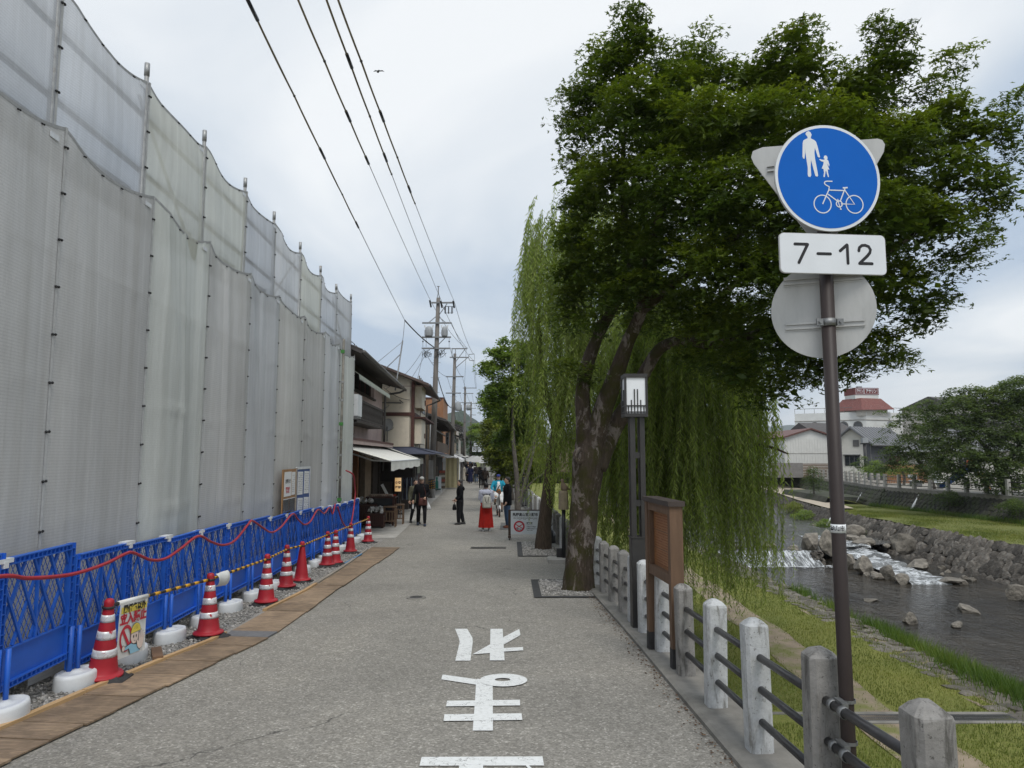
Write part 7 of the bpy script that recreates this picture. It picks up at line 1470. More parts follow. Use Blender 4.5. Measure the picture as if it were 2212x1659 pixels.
S.box('vent', 2.3, 2.6, 0.34, 0.38, 5.1, 5.35, BROWNT); S.box('vent', 2.3, 2.6, 0.34, 0.38, 3.4, 3.65, BROWNT)
rf = S.quad('roof', [(-0.6, 0.75, 5.95), (8.1, 0.75, 5.95), (8.1, -7, 9.0), (-0.6, -7, 9.0)], ROOFB, None, 0.12); S.tube('gutter', [(-0.6, 0.80, 5.86), (8.1, 0.80, 5.82)], 0.06, GUT); S.tube('downpipe', [(8.0, 0.8, 5.80), (7.9, 0.4, 5.6), (7.5, 0.08, 5.45), (7.5, 0.08, 2.9)], 0.045, GUT); S.box('bargeboard', -0.64, -0.60, -7, 0.75, 5.8, 5.82, BROWNT)
for k in range(9): S.box('snow_bracket', 0.2+k*0.9, 0.25+k*0.9, 0.2, 0.26, 6.15, 6.40, GUT, rf)
S.tube('conduit', [(-0.03, -0.6, 5.05), (-0.03, -3.4, 5.10)], 0.03, GUT); S.tube('conduit', [(-0.04, -0.7, 5.2), (-0.1, -0.5, 5.05)], 0.02, GUT)
na = S.quad('navy_awning', [(-0.3, 0.0, 2.95), (8.8, 0.0, 2.95), (8.8, 1.1, 2.66), (-0.3, 1.1, 2.66)], NAVYA, None, 0.05); S.quad('awning_return', [(-0.3, 0.0, 2.95), (-0.3, -2.4, 2.95), (-1.0, -2.4, 2.66), (-1.0, 1.1, 2.62), (-0.3, 1.1, 2.64)], NAVYA, na, 0.04)
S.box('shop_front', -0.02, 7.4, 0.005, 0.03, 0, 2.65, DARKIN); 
for k in range(7): S.box('door_panel', 0.3+k*1.0, 1.15+k*1.0, 0.03, 0.07, 0.05, 2.3, [DARKW, GLASSD, BROWNT][k % 3])
S.box('side_shop_front', -0.06, -0.02, -2.6, 0.0, 0, 2.6, DARKIN)
for k in range(3): S.box('counter_box', -0.5-0.0*k, -0.1, -2.4+k*0.8, -1.75+k*0.8, 0, 1.0+0.3*(k % 2), DARKW)
me_ = S.box('menu_board', 1.2, 2.9, 0.075, 0.10, 1.55, 2.25, INKK); 
for k in range(3): S.box('menu_strip', 1.35+k*0.52, 1.7+k*0.52, 0.10, 0.104, 1.65, 2.15, mat('pale_green_ink', (0.35, 0.38, 0.3), 0.8), me_)
# ---- wooden townhouse row
S = Site('wooden_townhouse', 'dark wooden townhouse with slatted upper windows behind the utility pole', 'house', -3.05, 44.2)
S.box('wall', 0, 17, -5, -0.25, 0, 4.7, DARKW); S.box('front_boards', 0.0, 17, -0.25, -0.18, 2.9, 3.55, TANW)
for k in range(12): w_ = S.box('window', 0.4+k*1.38, 1.55+k*1.38, -0.24, -0.16, 3.62, 4.45, GLASSD); S.box('mullion', 0.95+k*1.38, 1.0+k*1.38, -0.17, -0.12, 3.6, 4.47, TANW, w_)
for k in range(30): S.box('eave_bracket', 0.2+k*0.57, 0.28+k*0.57, -0.2, 0.55, 4.58, 4.68, DARKW)
S.box('balcony_panel', 0.8, 16.5, 0.30, 0.36, 2.75, 3.45, mat('brown_boards', (0.12, 0.085, 0.06), 0.8, 0.25, 5, space='World')); S.box('upper_rail', 0.2, 17, 0.1, 0.2, 4.15, 4.22, GUT)
tiled_roof(S, 'roof', -0.4, 17.2, 0.95, 4.72, -4.5, 6.6); S.tube('gutter', [(-0.4, 1.0, 4.68), (17.2, 1.0, 4.66)], 0.05, GUT); S.quad('lower_canopy', [(0, 0.0, 2.75), (17, 0.0, 2.75), (17, 1.0, 2.42), (0, 1.0, 2.42)], GUT, None, 0.05)
S.box('side_panel', -0.08, -0.02, -4, -0.1, 0, 4.7, TANW); S.box('downpipe', -0.2, -0.12, -0.05, 0.03, 0.1, 4.6, WHITEP); S.box('dark_front', 0, 17, -0.18, -0.14, 0, 2.5, DARKIN)
S = Site('orange_building', 'orange brown rendered block rising behind the wooden townhouse', 'building', -2.9, 62)
S.box('wall', 0, 9, -8, -0.35, 0, 7.5, ORANGE); S.box('parapet', -0.06, 9.06, -8, -0.29, 7.5, 7.62, BROWNT); S.box('corner_pilaster', -0.05, 0.3, -0.42, -0.30, 0, 7.5, ORANGE)
for a in (-3.6, -2.7, -1.6): S.box('soil_pipe', -0.12, -0.02, a, a+0.10, 4.8, 6.7, ORANGE)
S.box('vent', -0.1, -0.02, -2.4, -1.9, 6.8, 7.1, BROWNT)
vs = S.box('vertical_sign', -1.6, -1.3, 0.1, 0.16, 3.1, 4.5, MWH); S.box('sign_front', -1.62, -1.6, -0.02, 0.28, 3.1, 4.5, MWH, vs)
t = text_mb('飛\n騨\n福\n町\n音\n羽\n屋', 0.17, 0, 'CENTER', 0.006); xf(t, frame((0, 0, 0), (1, 0, 0))); t.v = [tuple(Vector(p)+Vector(S.P(-1.63, 0.13, 3.83))-Vector((0, 0.01, 0))) for p in t.v]; obj('lettering', t, INKK, vs)
# farther houses down the street
HW = [mat('ochre_wall', (0.34, 0.27, 0.18), 0.85, 0.12, space='World'), mat('brown_wall', (0.15, 0.11, 0.08), 0.85, 0.2, space='World'), mat('pale_wall', (0.50, 0.47, 0.42), 0.85, 0.1, space='World'), mat('grey_wall', (0.28, 0.27, 0.26), 0.85, 0.1, space='World')]
far = [(71.3, 8, 5.2, 1, 'brown townhouse past the orange block'), (79.6, 9, 5.6, 0, 'ochre townhouse with a deep eave along the far street'), (88.9, 9, 4.8, 3, 'grey low townhouse beyond the ochre one'), (98.2, 11, 6.4, 2, 'pale tall house near the hanging signs'), (109.6, 12, 5.5, 1, 'brown house beyond the hanging signs'), (122, 14, 6.0, 0, 'ochre house far down the street'), (136.5, 16, 7.0, 2, 'pale house closing the street row')]
for i, (y0, L_, h, k, lb) in enumerate(far):
    S = Site('townhouse', lb, 'house', -2.95, y0, 'townhouses down the street'); S.box('wall', 0, L_, -6, 0, 0, h, HW[k])
    for j in range(int(L_/2)): w_ = S.box('window', 0.5+j*2, 1.9+j*2, 0, 0.03, h-1.5, h-0.6, GLASSD); S.box('frame', 0.45+j*2, 1.95+j*2, 0.0, 0.05, h-1.56, h-1.5, DARKW, w_)
    S.box('side_window', -0.03, 0, -3.0, -1.6, h-1.6, h-0.7, GLASSD); S.box('shop_front', 0.1, L_-0.1, 0.0, 0.03, 0, 2.4, DARKIN)
    tiled_roof(S, 'roof', -0.4, L_+0.2, 0.9, h, -3.2, h+1.6, ribs=False); S.quad('canopy', [(0, 0, 2.8), (L_, 0, 2.8), (L_, 1.3, 2.4), (0, 1.3, 2.4)], AWN if i % 2 else GUT, None, 0.03)
S = Site('pale_hall', 'pale flat roofed block above the roofs at the end of the street', 'building', -9, 150); S.box('wall', 0, 20, -10, 0, 0, 11, HW[2])
for j in range(3):
    for k in range(4): S.box('window', -0.05, 0, -9+k*2.3, -7.6+k*2.3, 3+j*2.6, 4.6+j*2.6, GLASSD)
S.box('parapet', -0.2, 20, -10.2, 0.2, 11, 11.4, HW[3])
# ---- stalls along the street
CANV = mat('white_canvas', (0.72, 0.73, 0.73), 0.7, 0.05, 2); CLEARC = m_sheet('clear_plastic_curtain', (0.40, 0.41, 0.40), 0.0, 0.5)
def stall(label, x, y, w, d, h, curtain=None, goods=True, seed=0):
    c = thing('market_stall', label, 'market stall', (x, y, 0), 0.045, 'market stalls along the street')
    for sx_ in (-1, 1):
        for sy_ in (-1, 1): obj('pole', MB().tube([(sx_*w/2, sy_*d/2, 0), (sx_*w/2, sy_*d/2, h)], 0.025, 6), GALV, c)
    obj('canopy', MB().add([(-w/2-0.15, -d/2-0.15, h), (w/2+0.15, -d/2-0.15, h), (w/2+0.15, d/2+0.15, h), (-w/2-0.15, d/2+0.15, h), (0, -d/2-0.15, h+0.45), (0, d/2+0.15, h+0.45), (-w/2-0.15, -d/2-0.15, h-0.2), (w/2+0.15, -d/2-0.15, h-0.2), (w/2+0.15, d/2+0.15, h-0.2), (-w/2-0.15, d/2+0.15, h-0.2)], [(0, 4, 5, 3), (1, 2, 5, 4), (0, 1, 4), (3, 5, 2), (6, 7, 1, 0), (7, 8, 2, 1), (8, 9, 3, 2), (9, 6, 0, 3)]), CANV, c)
    if curtain: obj('curtain', MB().grid(lambda a, b: (lerp(-w/2, w/2, a), -d/2-0.03+0.05*math.sin(a*14)*b, lerp(h, 0.15, b)), 20, 3), curtain, c, True); obj('curtain', MB().grid(lambda a, b: (-w/2-0.03+0.04*math.sin(a*20)*b, lerp(-d/2, d/2, a), lerp(h, 0.15, b)), 20, 3), curtain, c, True)
    obj('table', MB().box((0, 0, 0.72), (w*0.8, d*0.8, 0.05)), TANW, c)
    for sx_ in (-1, 1): obj('table_leg', MB().box((sx_*w*0.36, 0, 0.35), (0.05, d*0.7, 0.70)), TANW, c)
    return c
stall('stall with clear plastic curtains on the river side of the street', -2.0, 63, 1.5, 2.2, 2.1, CLEARC)
for i, (x, y, lb) in enumerate([(-3.0, 72, 'white canopied stall behind the curtained one'), (-3.9, 80, 'white canopied stall near the round dark tree'), (-4.6, 88, 'white canopied stall before the hanging signs'), (-5.3, 97, 'white canopied stall right before the hanging signs'), (-6.0, 108, 'white canopied stall beyond the hanging signs'), (-7.0, 122, 'far white canopied stall')]): stall(lb, x, y, 1.8, 2.6, 2.1, None, True, i)
for i, (x, y, lb) in enumerate([(-5.35, 63.5, 'white stall canopy in front of the orange block'), (-5.5, 68, 'white stall canopy next to the brown townhouse'), (-6.6, 90, 'white stall canopy along the grey townhouse')]): stall(lb, x, y, 1.6, 3.0, 2.2, CANV if i == 0 else None, True, i)
c = thing('curtain_stall', 'pale yellow curtained stall under a white canopy beside the lattice screen', 'market stall', (-5.1, 56, 0), 0.045)
obj('curtain', MB().grid(lambda a, b: (lerp(-0.1, 0.95, a), 0.02*math.sin(a*18), lerp(2.35, 0.05, b)), 18, 2), YELC, c, True); obj('canopy', MB().box((0.1, -1.4, 2.45), (2.2, 3.6, 0.05), 0.0), CANV, c); obj('back_panel', MB().box((-0.75, -1.0, 1.2), (0.04, 2.2, 2.4)), YELC, c)
sh_ = obj('goods_shelf', MB().box((-0.35, -0.25, 0.7), (0.5, 0.3, 1.4)), TANW, c)
for k in range(4): obj('goods_row', MB().box((-0.35, -0.42, 0.3+k*0.33), (0.46, 0.05, 0.18)), [mat('goods_white', (0.6, 0.58, 0.5), 0.6, 0.4, 20), mat('goods_red', (0.45, 0.12, 0.08), 0.6, 0.5, 15)][k % 2], sh_)
obj('post', MB().tube([(0.95, -3.1, 0), (0.95, -3.1, 2.43)], 0.03, 6), GALV, c)
c = thing('lattice_screen', 'diagonal wooden lattice screen beside the utility pole', 'screen', (-5.75, 51.5, 0))
obj('frame', MB().box((0, 0, 0.04), (0.75, 0.05, 0.06)).box((0, 0, 1.72), (0.75, 0.05, 0.06)).box((-0.36, 0, 0.88), (0.05, 0.05, 1.62)).box((0.36, 0, 0.88), (0.05, 0.05, 1.62)), LATT, c)
for k in range(13):
    z = 0.1+k*0.13; obj('slat', xf(MB().box((0, 0, 0), (0.66, 0.025, 0.05)), Matrix.Translation((0, -0.01, z+0.05)) @ Matrix.Rotation(0.42, 4, 'Y')), LATT, c)
c = thing('a_board', 'white street board with a green bottle picture beside the utility pole', 'sign board', (-5.2, 50.3, 0), 0.06)
obj('panel', MB().box((0, -0.06, 0.60), (0.46, 0.03, 0.95)), MWH, c); obj('panel', MB().box((0, 0.12, 0.60), (0.46, 0.03, 0.95)), MWH, c)
for sx_ in (-1, 1): obj('leg', MB().box((sx_*0.22, 0.03, 0.1), (0.03, 0.24, 0.2)), WHITEP, c)
obj('bottle_picture', MB().loft([((-0.07, -0.085, 0.25), 0.11, 0.012), ((-0.07, -0.085, 0.70), 0.11, 0.012), ((-0.07, -0.085, 0.80), 0.06, 0.012), ((-0.07, -0.085, 0.92), 0.05, 0.012), ((-0.07, -0.085, 0.94), 0.07, 0.012), ((-0.07, -0.085, 1.03), 0.06, 0.012)], 10), mat('bottle_green', (0.03, 0.22, 0.17), 0.5), c); obj('lower_band', MB().box((0, -0.078, 0.19), (0.46, 0.006, 0.1)), mat('dark_green_band', (0.02, 0.09, 0.07), 0.6), c)
# hanging market signs across the street
c = thing('hanging_signs', 'two rows of white character boards hung across the street', 'sign', (-4.4, 105, 0))
for x in (-2.6, 2.9): obj('post', MB().tube([(x, 0, 0), (x, 0, 4.95)], 0.05, 8), GUT, c, True)
obj('wire', MB().tube([(-2.6, 0, 4.75), (2.9, 0, 4.75)], 0.012, 5).tube([(-2.6, 0, 3.93), (2.9, 0, 3.93)], 0.012, 5), GUT, c)
for r_, (txt, z, x0) in enumerate((('飛騨高山', 4.34, -0.92), ('宮川朝市', 3.50, -1.15))):
    for i, ch in enumerate(txt):
        x = x0+i*(0.67 if r_ == 0 else 0.8); b_ = obj('board', MB().box((x, 0, z), (0.60, 0.03, 0.72)), MWH, c); t = text_mb(ch, 0.62, 0, 'CENTER', 0.012); xf(t, Matrix.Translation((x, -0.018, z)) @ frame((0, 0, 0), (1, 0, 0))); obj('lettering', t, INKK, b_)
# ================================================================ utility poles and wires
POLEC = mat('stained_pole_concrete', (0.17, 0.155, 0.14), 0.85, 0.25, 2, 0.2, 30, stretch=(3, 3, 0.5), dirt=(0.10, 0.09, 0.08), dscale=1.4, dpos=(0.5, 0.8)); INSUL = mat('dark_insulator', (0.025, 0.025, 0.028), 0.4); XFM = mat('transformer_grey', (0.30, 0.315, 0.325), 0.5, 0.1, 4); WIREM = mat('wire_black', (0.06, 0.065, 0.07), 0.6, 0.1)
def arm(c, name, z, x0, x1, m=GALV, y=-0.18): return obj(name, MB().box(((x0+x1)/2, y, z), (x1-x0, 0.08, 0.09)), m, c)
def upole(label, base, top, r0, r1):
    c = thing('utility_pole', label, 'utility pole', base, 0, 'utility poles along the street'); t = Vector(top)-Vector(base)
    obj('shaft', MB().tube([(0, 0, -0.1), tuple(t*0.5), tuple(t)], [r0, (r0+r1)/2, r1], 14), POLEC, c, True)
    for k in range(9): p = t*(0.22+k*0.075); obj('step_bolt', MB().tube([(p.x-0.28, p.y-0.02, p.z), (p.x+0.28, p.y-0.02, p.z)], 0.012, 5), GALV, c)
    return c, t
c, t = upole('tall leaning utility pole with two transformers beside the navy awning', (-4.83, 43, 0), (-4.54, 43, 12.2), 0.21, 0.115)
cx = lambda z: 0.29*z/12.2
obj('top_bracket', MB().tube([(cx(12)-0.10, 0, 12.0), (cx(12), 0, 12.6)], 0.02, 6).tube([(cx(12)+0.10, 0, 12.0), (cx(12), 0, 12.6)], 0.02, 6).tube([(cx(12), 0, 12.55), (cx(12), 0, 12.9)], 0.03, 6).box((cx(12), 0, 12.92), (0.16, 0.06, 0.04)), GALV, c)
arm(c, 'crossarm', 11.86, -0.12, 1.32); arm(c, 'crossarm', 10.6, -0.66, 1.14); arm(c, 'crossarm', 9.72, -0.66, 1.11); arm(c, 'crossarm', 9.03, -0.67, 1.09)
for a, b in (((0.85, 11.8), (0.3, 11.05)), ((-0.35, 10.55), (0.2, 11.05)), ((0.85, 10.55), (0.3, 11.05)), ((0.75, 9.68), (0.25, 9.2)), ((0.75, 8.98), (0.25, 8.55))): obj('arm_brace', MB().tube([(a[0], -0.18, a[1]), (b[0], -0.05, b[1])], 0.025, 5), GALV, c)
for x, r_ in ((-0.24, 0.23), (0.72, 0.17)):
    tf = obj('transformer', MB().lathe([(r_*0.95, 9.76), (r_, 9.80), (r_, 10.22), (r_*0.8, 10.30), (r_*0.5, 10.36), (0.0001, 10.38)], (x, -0.25, 0), 18), XFM, c, True)
    for k in range(8): obj('cooling_fin', MB().box((x+r_*1.08*math.cos(k*0.785), -0.25+r_*1.08*math.sin(k*0.785), 9.98), (0.03, 0.03, 0.34), k*0.785), XFM, tf)
    for s_ in (-1, 1): obj('bushing', MB().tube([(x+s_*r_*0.8, -0.25, 10.22), (x+s_*r_*1.1, -0.25, 10.45)], 0.045, 7), WHITEP, tf)
for x, z in ((-0.12, 11.82), (0.55, 11.78), (1.3, 11.78)): obj('strain_insulator', MB().tube([(x, -0.25, z-0.25), (x-0.06, -0.5, z+0.12)], 0.055, 8), INSUL, c)
sw_ = obj('switch_frame', MB().tube([(0.72, -0.3, 11.6), (1.22, -0.3, 11.6), (1.22, -0.3, 11.2), (0.72, -0.3, 11.2), (0.72, -0.3, 11.6)], 0.02, 5), INSUL, c)
for x in (0.76, 0.96, 1.16): obj('fuse', MB().tube([(x, -0.32, 11.6), (x, -0.32, 11.15)], 0.035, 6), INSUL, sw_)
for x in (-0.6, -0.4, 1.0): obj('drop_insulator', MB().ball((x, -0.2, 9.45), 0.05, 7, 5).tube([(x, -0.2, 9.7), (x, -0.2, 9.1)], 0.01, 4), INSUL, c)
rr = random.Random(5); tang = MB()
for k in range(16):
    x0 = rr.choice([rr.uniform(-0.65, -0.1), rr.uniform(0.2, 0.7)]); P = [(x0+rr.uniform(-0.2, 0.2), -0.25+rr.uniform(-0.15, 0.15), 9.0-0.05*abs(j-2)-rr.uniform(0, 0.5)) for j in range(5)]; tang.tube(spline(P, 4), 0.012, 4)
o = obj('cable_tangle', tang, WIREM, c); o['kind'] = 'stuff'
obj('lower_wrap', MB().lathe([(0.205, 0.0), (0.205, 2.25), (0.19, 2.27)], (0.02, 0, 0), 16), mat('pale_pole_wrap', (0.34, 0.34, 0.34), 0.8, 0.12, 3), c, True)
wrap = obj('warning_sleeve', MB().lathe([(0.209, 0.55), (0.209, 1.12)], (0.02, 0, 0), 20), BLKP, c, True)
for k in range(4):
    mb = MB()
    for j in range(7):
        a = -math.pi+j*math.pi/6; z = 0.60+k*0.14+0.11*j/6*1.2-0.10
        for dz in (0, 0.06): zz_ = min(1.115, max(0.555, z+dz)); mb.v.append((0.02+0.2115*math.cos(a), 0.2115*math.sin(a), zz_))
    mb.f = [(2*j, 2*j+2, 2*j+3, 2*j+1) for j in range(6)]; obj('yellow_stripe', mb, YEL, wrap)
c2, t2 = upole('second utility pole beside the vertical white sign', (-5.1, 60, 0), (-4.87, 60, 11.2), 0.20, 0.12)
arm(c2, 'crossarm', 11.6, -0.05, 1.28); arm(c2, 'crossarm', 10.85, -0.2, 1.4); arm(c2, 'crossarm', 9.2, -0.5, 1.0); arm(c2, 'crossarm', 7.8, -0.5, 0.8)
obj('stay_frame', MB().tube([(0.0, -0.18, 11.6), (0.0, -0.18, 10.9)], 0.03, 5).tube([(0.28, -0.18, 11.6), (0.28, -0.18, 10.9)], 0.03, 5).tube([(1.1, -0.18, 11.55), (0.25, -0.1, 10.4)], 0.03, 5).tube([(1.3, -0.18, 10.8), (0.25, -0.1, 9.9)], 0.03, 5), GALV, c2)
obj('insulator_bracket', MB().tube([(1.9, -0.18, 11.15), (1.45, -0.18, 11.1), (1.4, -0.18, 10.85), (1.5, -0.18, 10.6), (1.9, -0.18, 10.55)], 0.03, 6), GALV, c2); obj('transformer', MB().lathe([(0.22, 6.3), (0.24, 6.4), (0.24, 6.95), (0.15, 7.05), (0.0001, 7.1)], (0.55, -0.3, 0), 16), XFM, c2, True)
c3, t3 = upole('third utility pole with two transformers far down the street', (-6.2, 92, 0), (-6.1, 92, 11.5), 0.2, 0.12)
arm(c3, 'crossarm', 11.3, -0.2, 1.6); arm(c3, 'crossarm', 10.6, -0.2, 1.2); arm(c3, 'crossarm', 9.4, -0.9, 0.9); arm(c3, 'crossarm', 7.0, -0.8, 0.8)
for x in (-0.55, 0.55): obj('transformer', MB().lathe([(0.26, 8.4), (0.26, 9.1), (0.0001, 9.2)], (x, -0.2, 0), 14), XFM, c3, True)
c4, t4 = upole('fourth utility pole beyond the hanging signs', (-6.9, 118, 0), (-6.8, 118, 11.5), 0.2, 0.12)
for z in (11.2, 10.4, 9.3, 8.2): arm(c4, 'crossarm', z, -0.9, 0.9)
def wire(label, pts, r=0.011, sag=0.4, group='overhead wires', m=WIREM, n=14):
    P = []
    for a, b in zip(pts, pts[1:]):
        a, b = Vector(a), Vector(b)
        for k in range(n): s_ = k/n; p = a.lerp(b, s_); p.z -= sag*4*s_*(1-s_); P.append(p)
    P.append(Vector(pts[-1])); return tag(obj('overhead_wire', MB().tube(P, r, 5), m), label, 'wire', group)
SHEA = mat('yellow_brown_sheath', (0.20, 0.15, 0.065), 0.5, 0.35, 1.2, space='World', col2=(0.34, 0.29, 0.20))
def heavy(label, near, far_, ysh, ord_, r=0.023, sag=0.5, joints=()):
    a, b = Vector(near), Vector(far_); k0 = (-6-a.y)/(b.y-a.y); st = a+(b-a)*k0
    f = lambda y: (lambda s_: st.lerp(b, s_)-Vector((0, 0, sag*4*s_*(1-s_)*0.8)))((y-st.y)/(b.y-st.y))
    c = thing('sheathed_wire', label, 'wire', st, 0, 'sheathed power lines'); off = st
    ys = list(np.linspace(-6, b.y, 30)); obj('cable', MB().tube([f(y)-off for y in ys], 0.011, 5), WIREM, c, True)
    sy = list(np.arange(-6, ysh, 2.6))+[ysh]
    for i in range(len(sy)-1):
        obj('sheath', MB().tube([f(lerp(sy[i], sy[i+1], q))-off+Vector((0, 0, -0.02*math.sin(q*3.14))) for q in (0, 0.25, 0.5, 0.75, 1)], r, 8), SHEA, c, True)
        if i % 2 == ord_ % 2: p = f(sy[i+1]); d = (f(sy[i+1]+0.3)-p).normalized()*0.28; obj('joint', MB().tube([p-d-off, p+d-off], r*1.75, 8), INSUL, c, True)
        else: p = f(sy[i+1]); obj('clip', MB().ball(p-off, r*1.5, 7, 5), INSUL, c)
heavy('sheathed power line landing on the left end of the top crossarm', (-4.07, 13.2, 11.5), (-4.95, 42.7, 11.9), 20.2, 0); heavy('sheathed power line landing on the middle of the top crossarm', (-3.53, 13.2, 11.5), (-4.30, 42.7, 11.9), 21.3, 1)
heavy('sheathed power line landing on the right end of the top crossarm', (-3.30, 13.2, 11.5), (-3.53, 42.7, 11.9), 24.0, 0); heavy('thinner sheathed cable running lower towards the shop roof mast', (-3.73, 9.56, 9.0), (-5.75, 37.5, 9.75), 20.0, 1, 0.017, 0.15)
wl_ = [('wire', (-3.5, 42.8, 11.8), (-3.3, 59.8, 11.15)), ('wire', (-4.3, 42.8, 11.8), (-3.75, 59.8, 11.6)), ('wire', (-4.9, 42.8, 11.8), (-3.85, 59.8, 11.6)), ('wire', (-3.7, 42.8, 10.6), (-3.25, 59.8, 10.6)), ('wire', (-5.4, 42.8, 9.0), (-5.5, 59.8, 9.2)), ('wire', (-3.75, 42.8, 9.0), (-4.2, 59.8, 9.2)), ('wire', (-3.2, 59.8, 11.1), (-4.6, 91.8, 11.3)), ('wire', (-3.3, 59.8, 10.6), (-4.7, 91.8, 11.3)), ('wire', (-3.9, 59.8, 11.6), (-6.2, 91.8, 11.3)), ('wire', (-5.5, 59.8, 9.2), (-7, 91.8, 9.4)), ('wire', (-4.2, 59.8, 9.2), (-5.4, 91.8, 9.4)), ('wire', (-6.8, 91.8, 10.6), (-7.6, 118, 10.4)), ('wire', (-5.2, 91.8, 10.6), (-6, 118, 10.4)), ('wire', (-5, 59.8, 7.8), (-6.5, 91.8, 7.0))]
names = ['from the first to the second pole', 'from the first to the second pole', 'from the first to the second pole', 'from the first to the second pole', 'from the first to the second pole', 'from the first to the second pole']+['from the second to the third pole']*5+['from the third to the fourth pole']*2+['low from the second to the third pole']
for (_, a, b), nmx in zip(wl_, names): wire('thin overhead wire %s' % nmx, [a, b], 0.014, 0.35, 'overhead wires '+nmx)
wire('thin drop wire from the first pole to the cream building corner', [(-5.4, 42.8, 8.8), (-4.85, 34.4, 5.4)], 0.012, 0.2); wire('thin drop wire from the first pole to the shop eave', [(-5.45, 42.8, 8.9), (-5.6, 31.5, 5.5)], 0.012, 0.3); wire('thin drop wire from the first pole to the mauve shop wall', [(-5.3, 42.8, 8.6), (-6.0, 33.0, 4.6)], 0.012, 0.3); wire('thin drop wire slung low across the cream side wall', [(-4.85, 34.3, 5.2), (-6.0, 33.0, 5.7)], 0.012, 0.15)
wire('thick lashed cable from the shop mast to the first pole', [(-5.75, 37.5, 9.75), (-4.75, 42.8, 9.1)], 0.035, 0.1); wire('thick dark cable sagging from the first to the second pole', [(-4.6, 43, 7.6), (-4.95, 60, 6.6)], 0.03, 0.7); wire('thick dark cable sagging from the second to the third pole', [(-4.95, 60, 6.4), (-6.1, 92, 6.2)], 0.03, 1.2)
c = thing('roof_mast', 'slender steel cable mast braced on the shop roof edge', 'mast', (-5.45, 33.0, 5.6)); obj('mast', MB().tube([(0, 0, -0.05), (0.05, 0.2, 0.6), (0.22, 0.6, 2.4)], 0.035, 7), GALV, c, True); obj('brace', MB().tube([(-0.75, 0.2, 0.75), (0.16, 0.5, 1.75)], 0.022, 6), GALV, c, True); obj('brace', MB().tube([(-1.3, 0.2, 0.95), (0.22, 0.6, 2.35)], 0.012, 5), GALV, c, True)
wire('thin wire from the shop mast up to the lashed cable', [(-5.23, 33.6, 8.0), (-5.75, 37.5, 9.75)], 0.014, 0.1)
# a bird
c = thing('flying_bird', 'small dark bird gliding in the sky beside the power lines', 'bird', at(818, 153, 40))
obj('body', MB().loft([((0, 0, -0.05), 0.02, 0.02), ((0, 0, 0), 0.10, 0.05), ((0.02, 0, 0.05), 0.03, 0.03)], 10), INSUL, c, True)
for s_ in (-1, 1): obj('wing', MB().add([(0, 0, 0.02), (s_*0.22, 0.02, 0.05), (s_*0.34, 0.06, -0.02), (s_*0.18, 0.12, 0.03), (0, 0.1, 0.01)], [(0, 1, 2, 3, 4)]), INSUL, c)
obj('tail', MB().add([(-0.08, 0.02, 0), (0.06, 0.02, 0), (-0.16, 0.2, 0.0), (-0.05, 0.24, 0)], [(0, 1, 3, 2)]), INSUL, c)

# ================================================================ far bank: railing, houses
FR = thing('far_railing', 'railing of pale concrete posts along the top of the far river wall', 'railing', (27, 45, 0.36))
fpm = MB().box((0, 0, 0.45), (0.20, 0.20, 0.92), taper=0.92).mesh('post'); y = 16.0; ry = []
while y < 95: ry.append(y); y += 1.55
for y in ry: link('post', fpm, CONC_LT, FR, (pl(WT, y)-27+0.08, y-45, -0.02))
for a, b in zip(ry, ry[1:]):
    for h in (0.72, 0.45, 0.2): obj('rail', MB().tube([(pl(WT, a)-27+0.08, a-45, h), (pl(WT, b)-27+0.08, b-45, h)], 0.025, 5), RAILM, FR)
for i, (y, lb) in enumerate([(36.5, 'thin grey pipe slanting down the far wall below the cherry'), (46.3, 'thick white pipe slanting down the far wall'), (54.5, 'white pipe slanting down near the terrace tree')]):
    x = pl(WT, y); tag(obj('drain_pipe', MB().tube([(x-0.02, y, 0.10), (x-1.02, y-0.5, -1.0)], 0.03 if i == 0 else 0.07, 8), GALV if i == 0 else WHITEP, None, True), lb, 'pipe')
tag(obj('drain_pipe', MB().tube([(pl(TOP, 45.5)-0.02, 45.5, -1.0), (pl(TOE, 45)+0.1, 44.6, -1.9)], 0.05, 8), WHITEP, None, True), 'short white pipe slanting down the revetment', 'pipe')
WSID = mat('white_metal_siding', (0.66, 0.66, 0.63), 0.6, 0.05, 2, space='World'); GREYH = mat('slate_grey_wall', (0.085, 0.088, 0.098), 0.8, 0.12, space='World'); GROOF = mat('grey_standing_seam', (0.15, 0.155, 0.165), 0.45, 0.1, 3); CREAMW = mat('off_white_wall', (0.60, 0.585, 0.53), 0.8, 0.06, space='World'); HOTW = mat('hotel_white', (0.66, 0.67, 0.65), 0.8, 0.07, 0.8, space='World', dirt=(0.5, 0.49, 0.46), dscale=0.4, dpos=(0.55, 0.8))
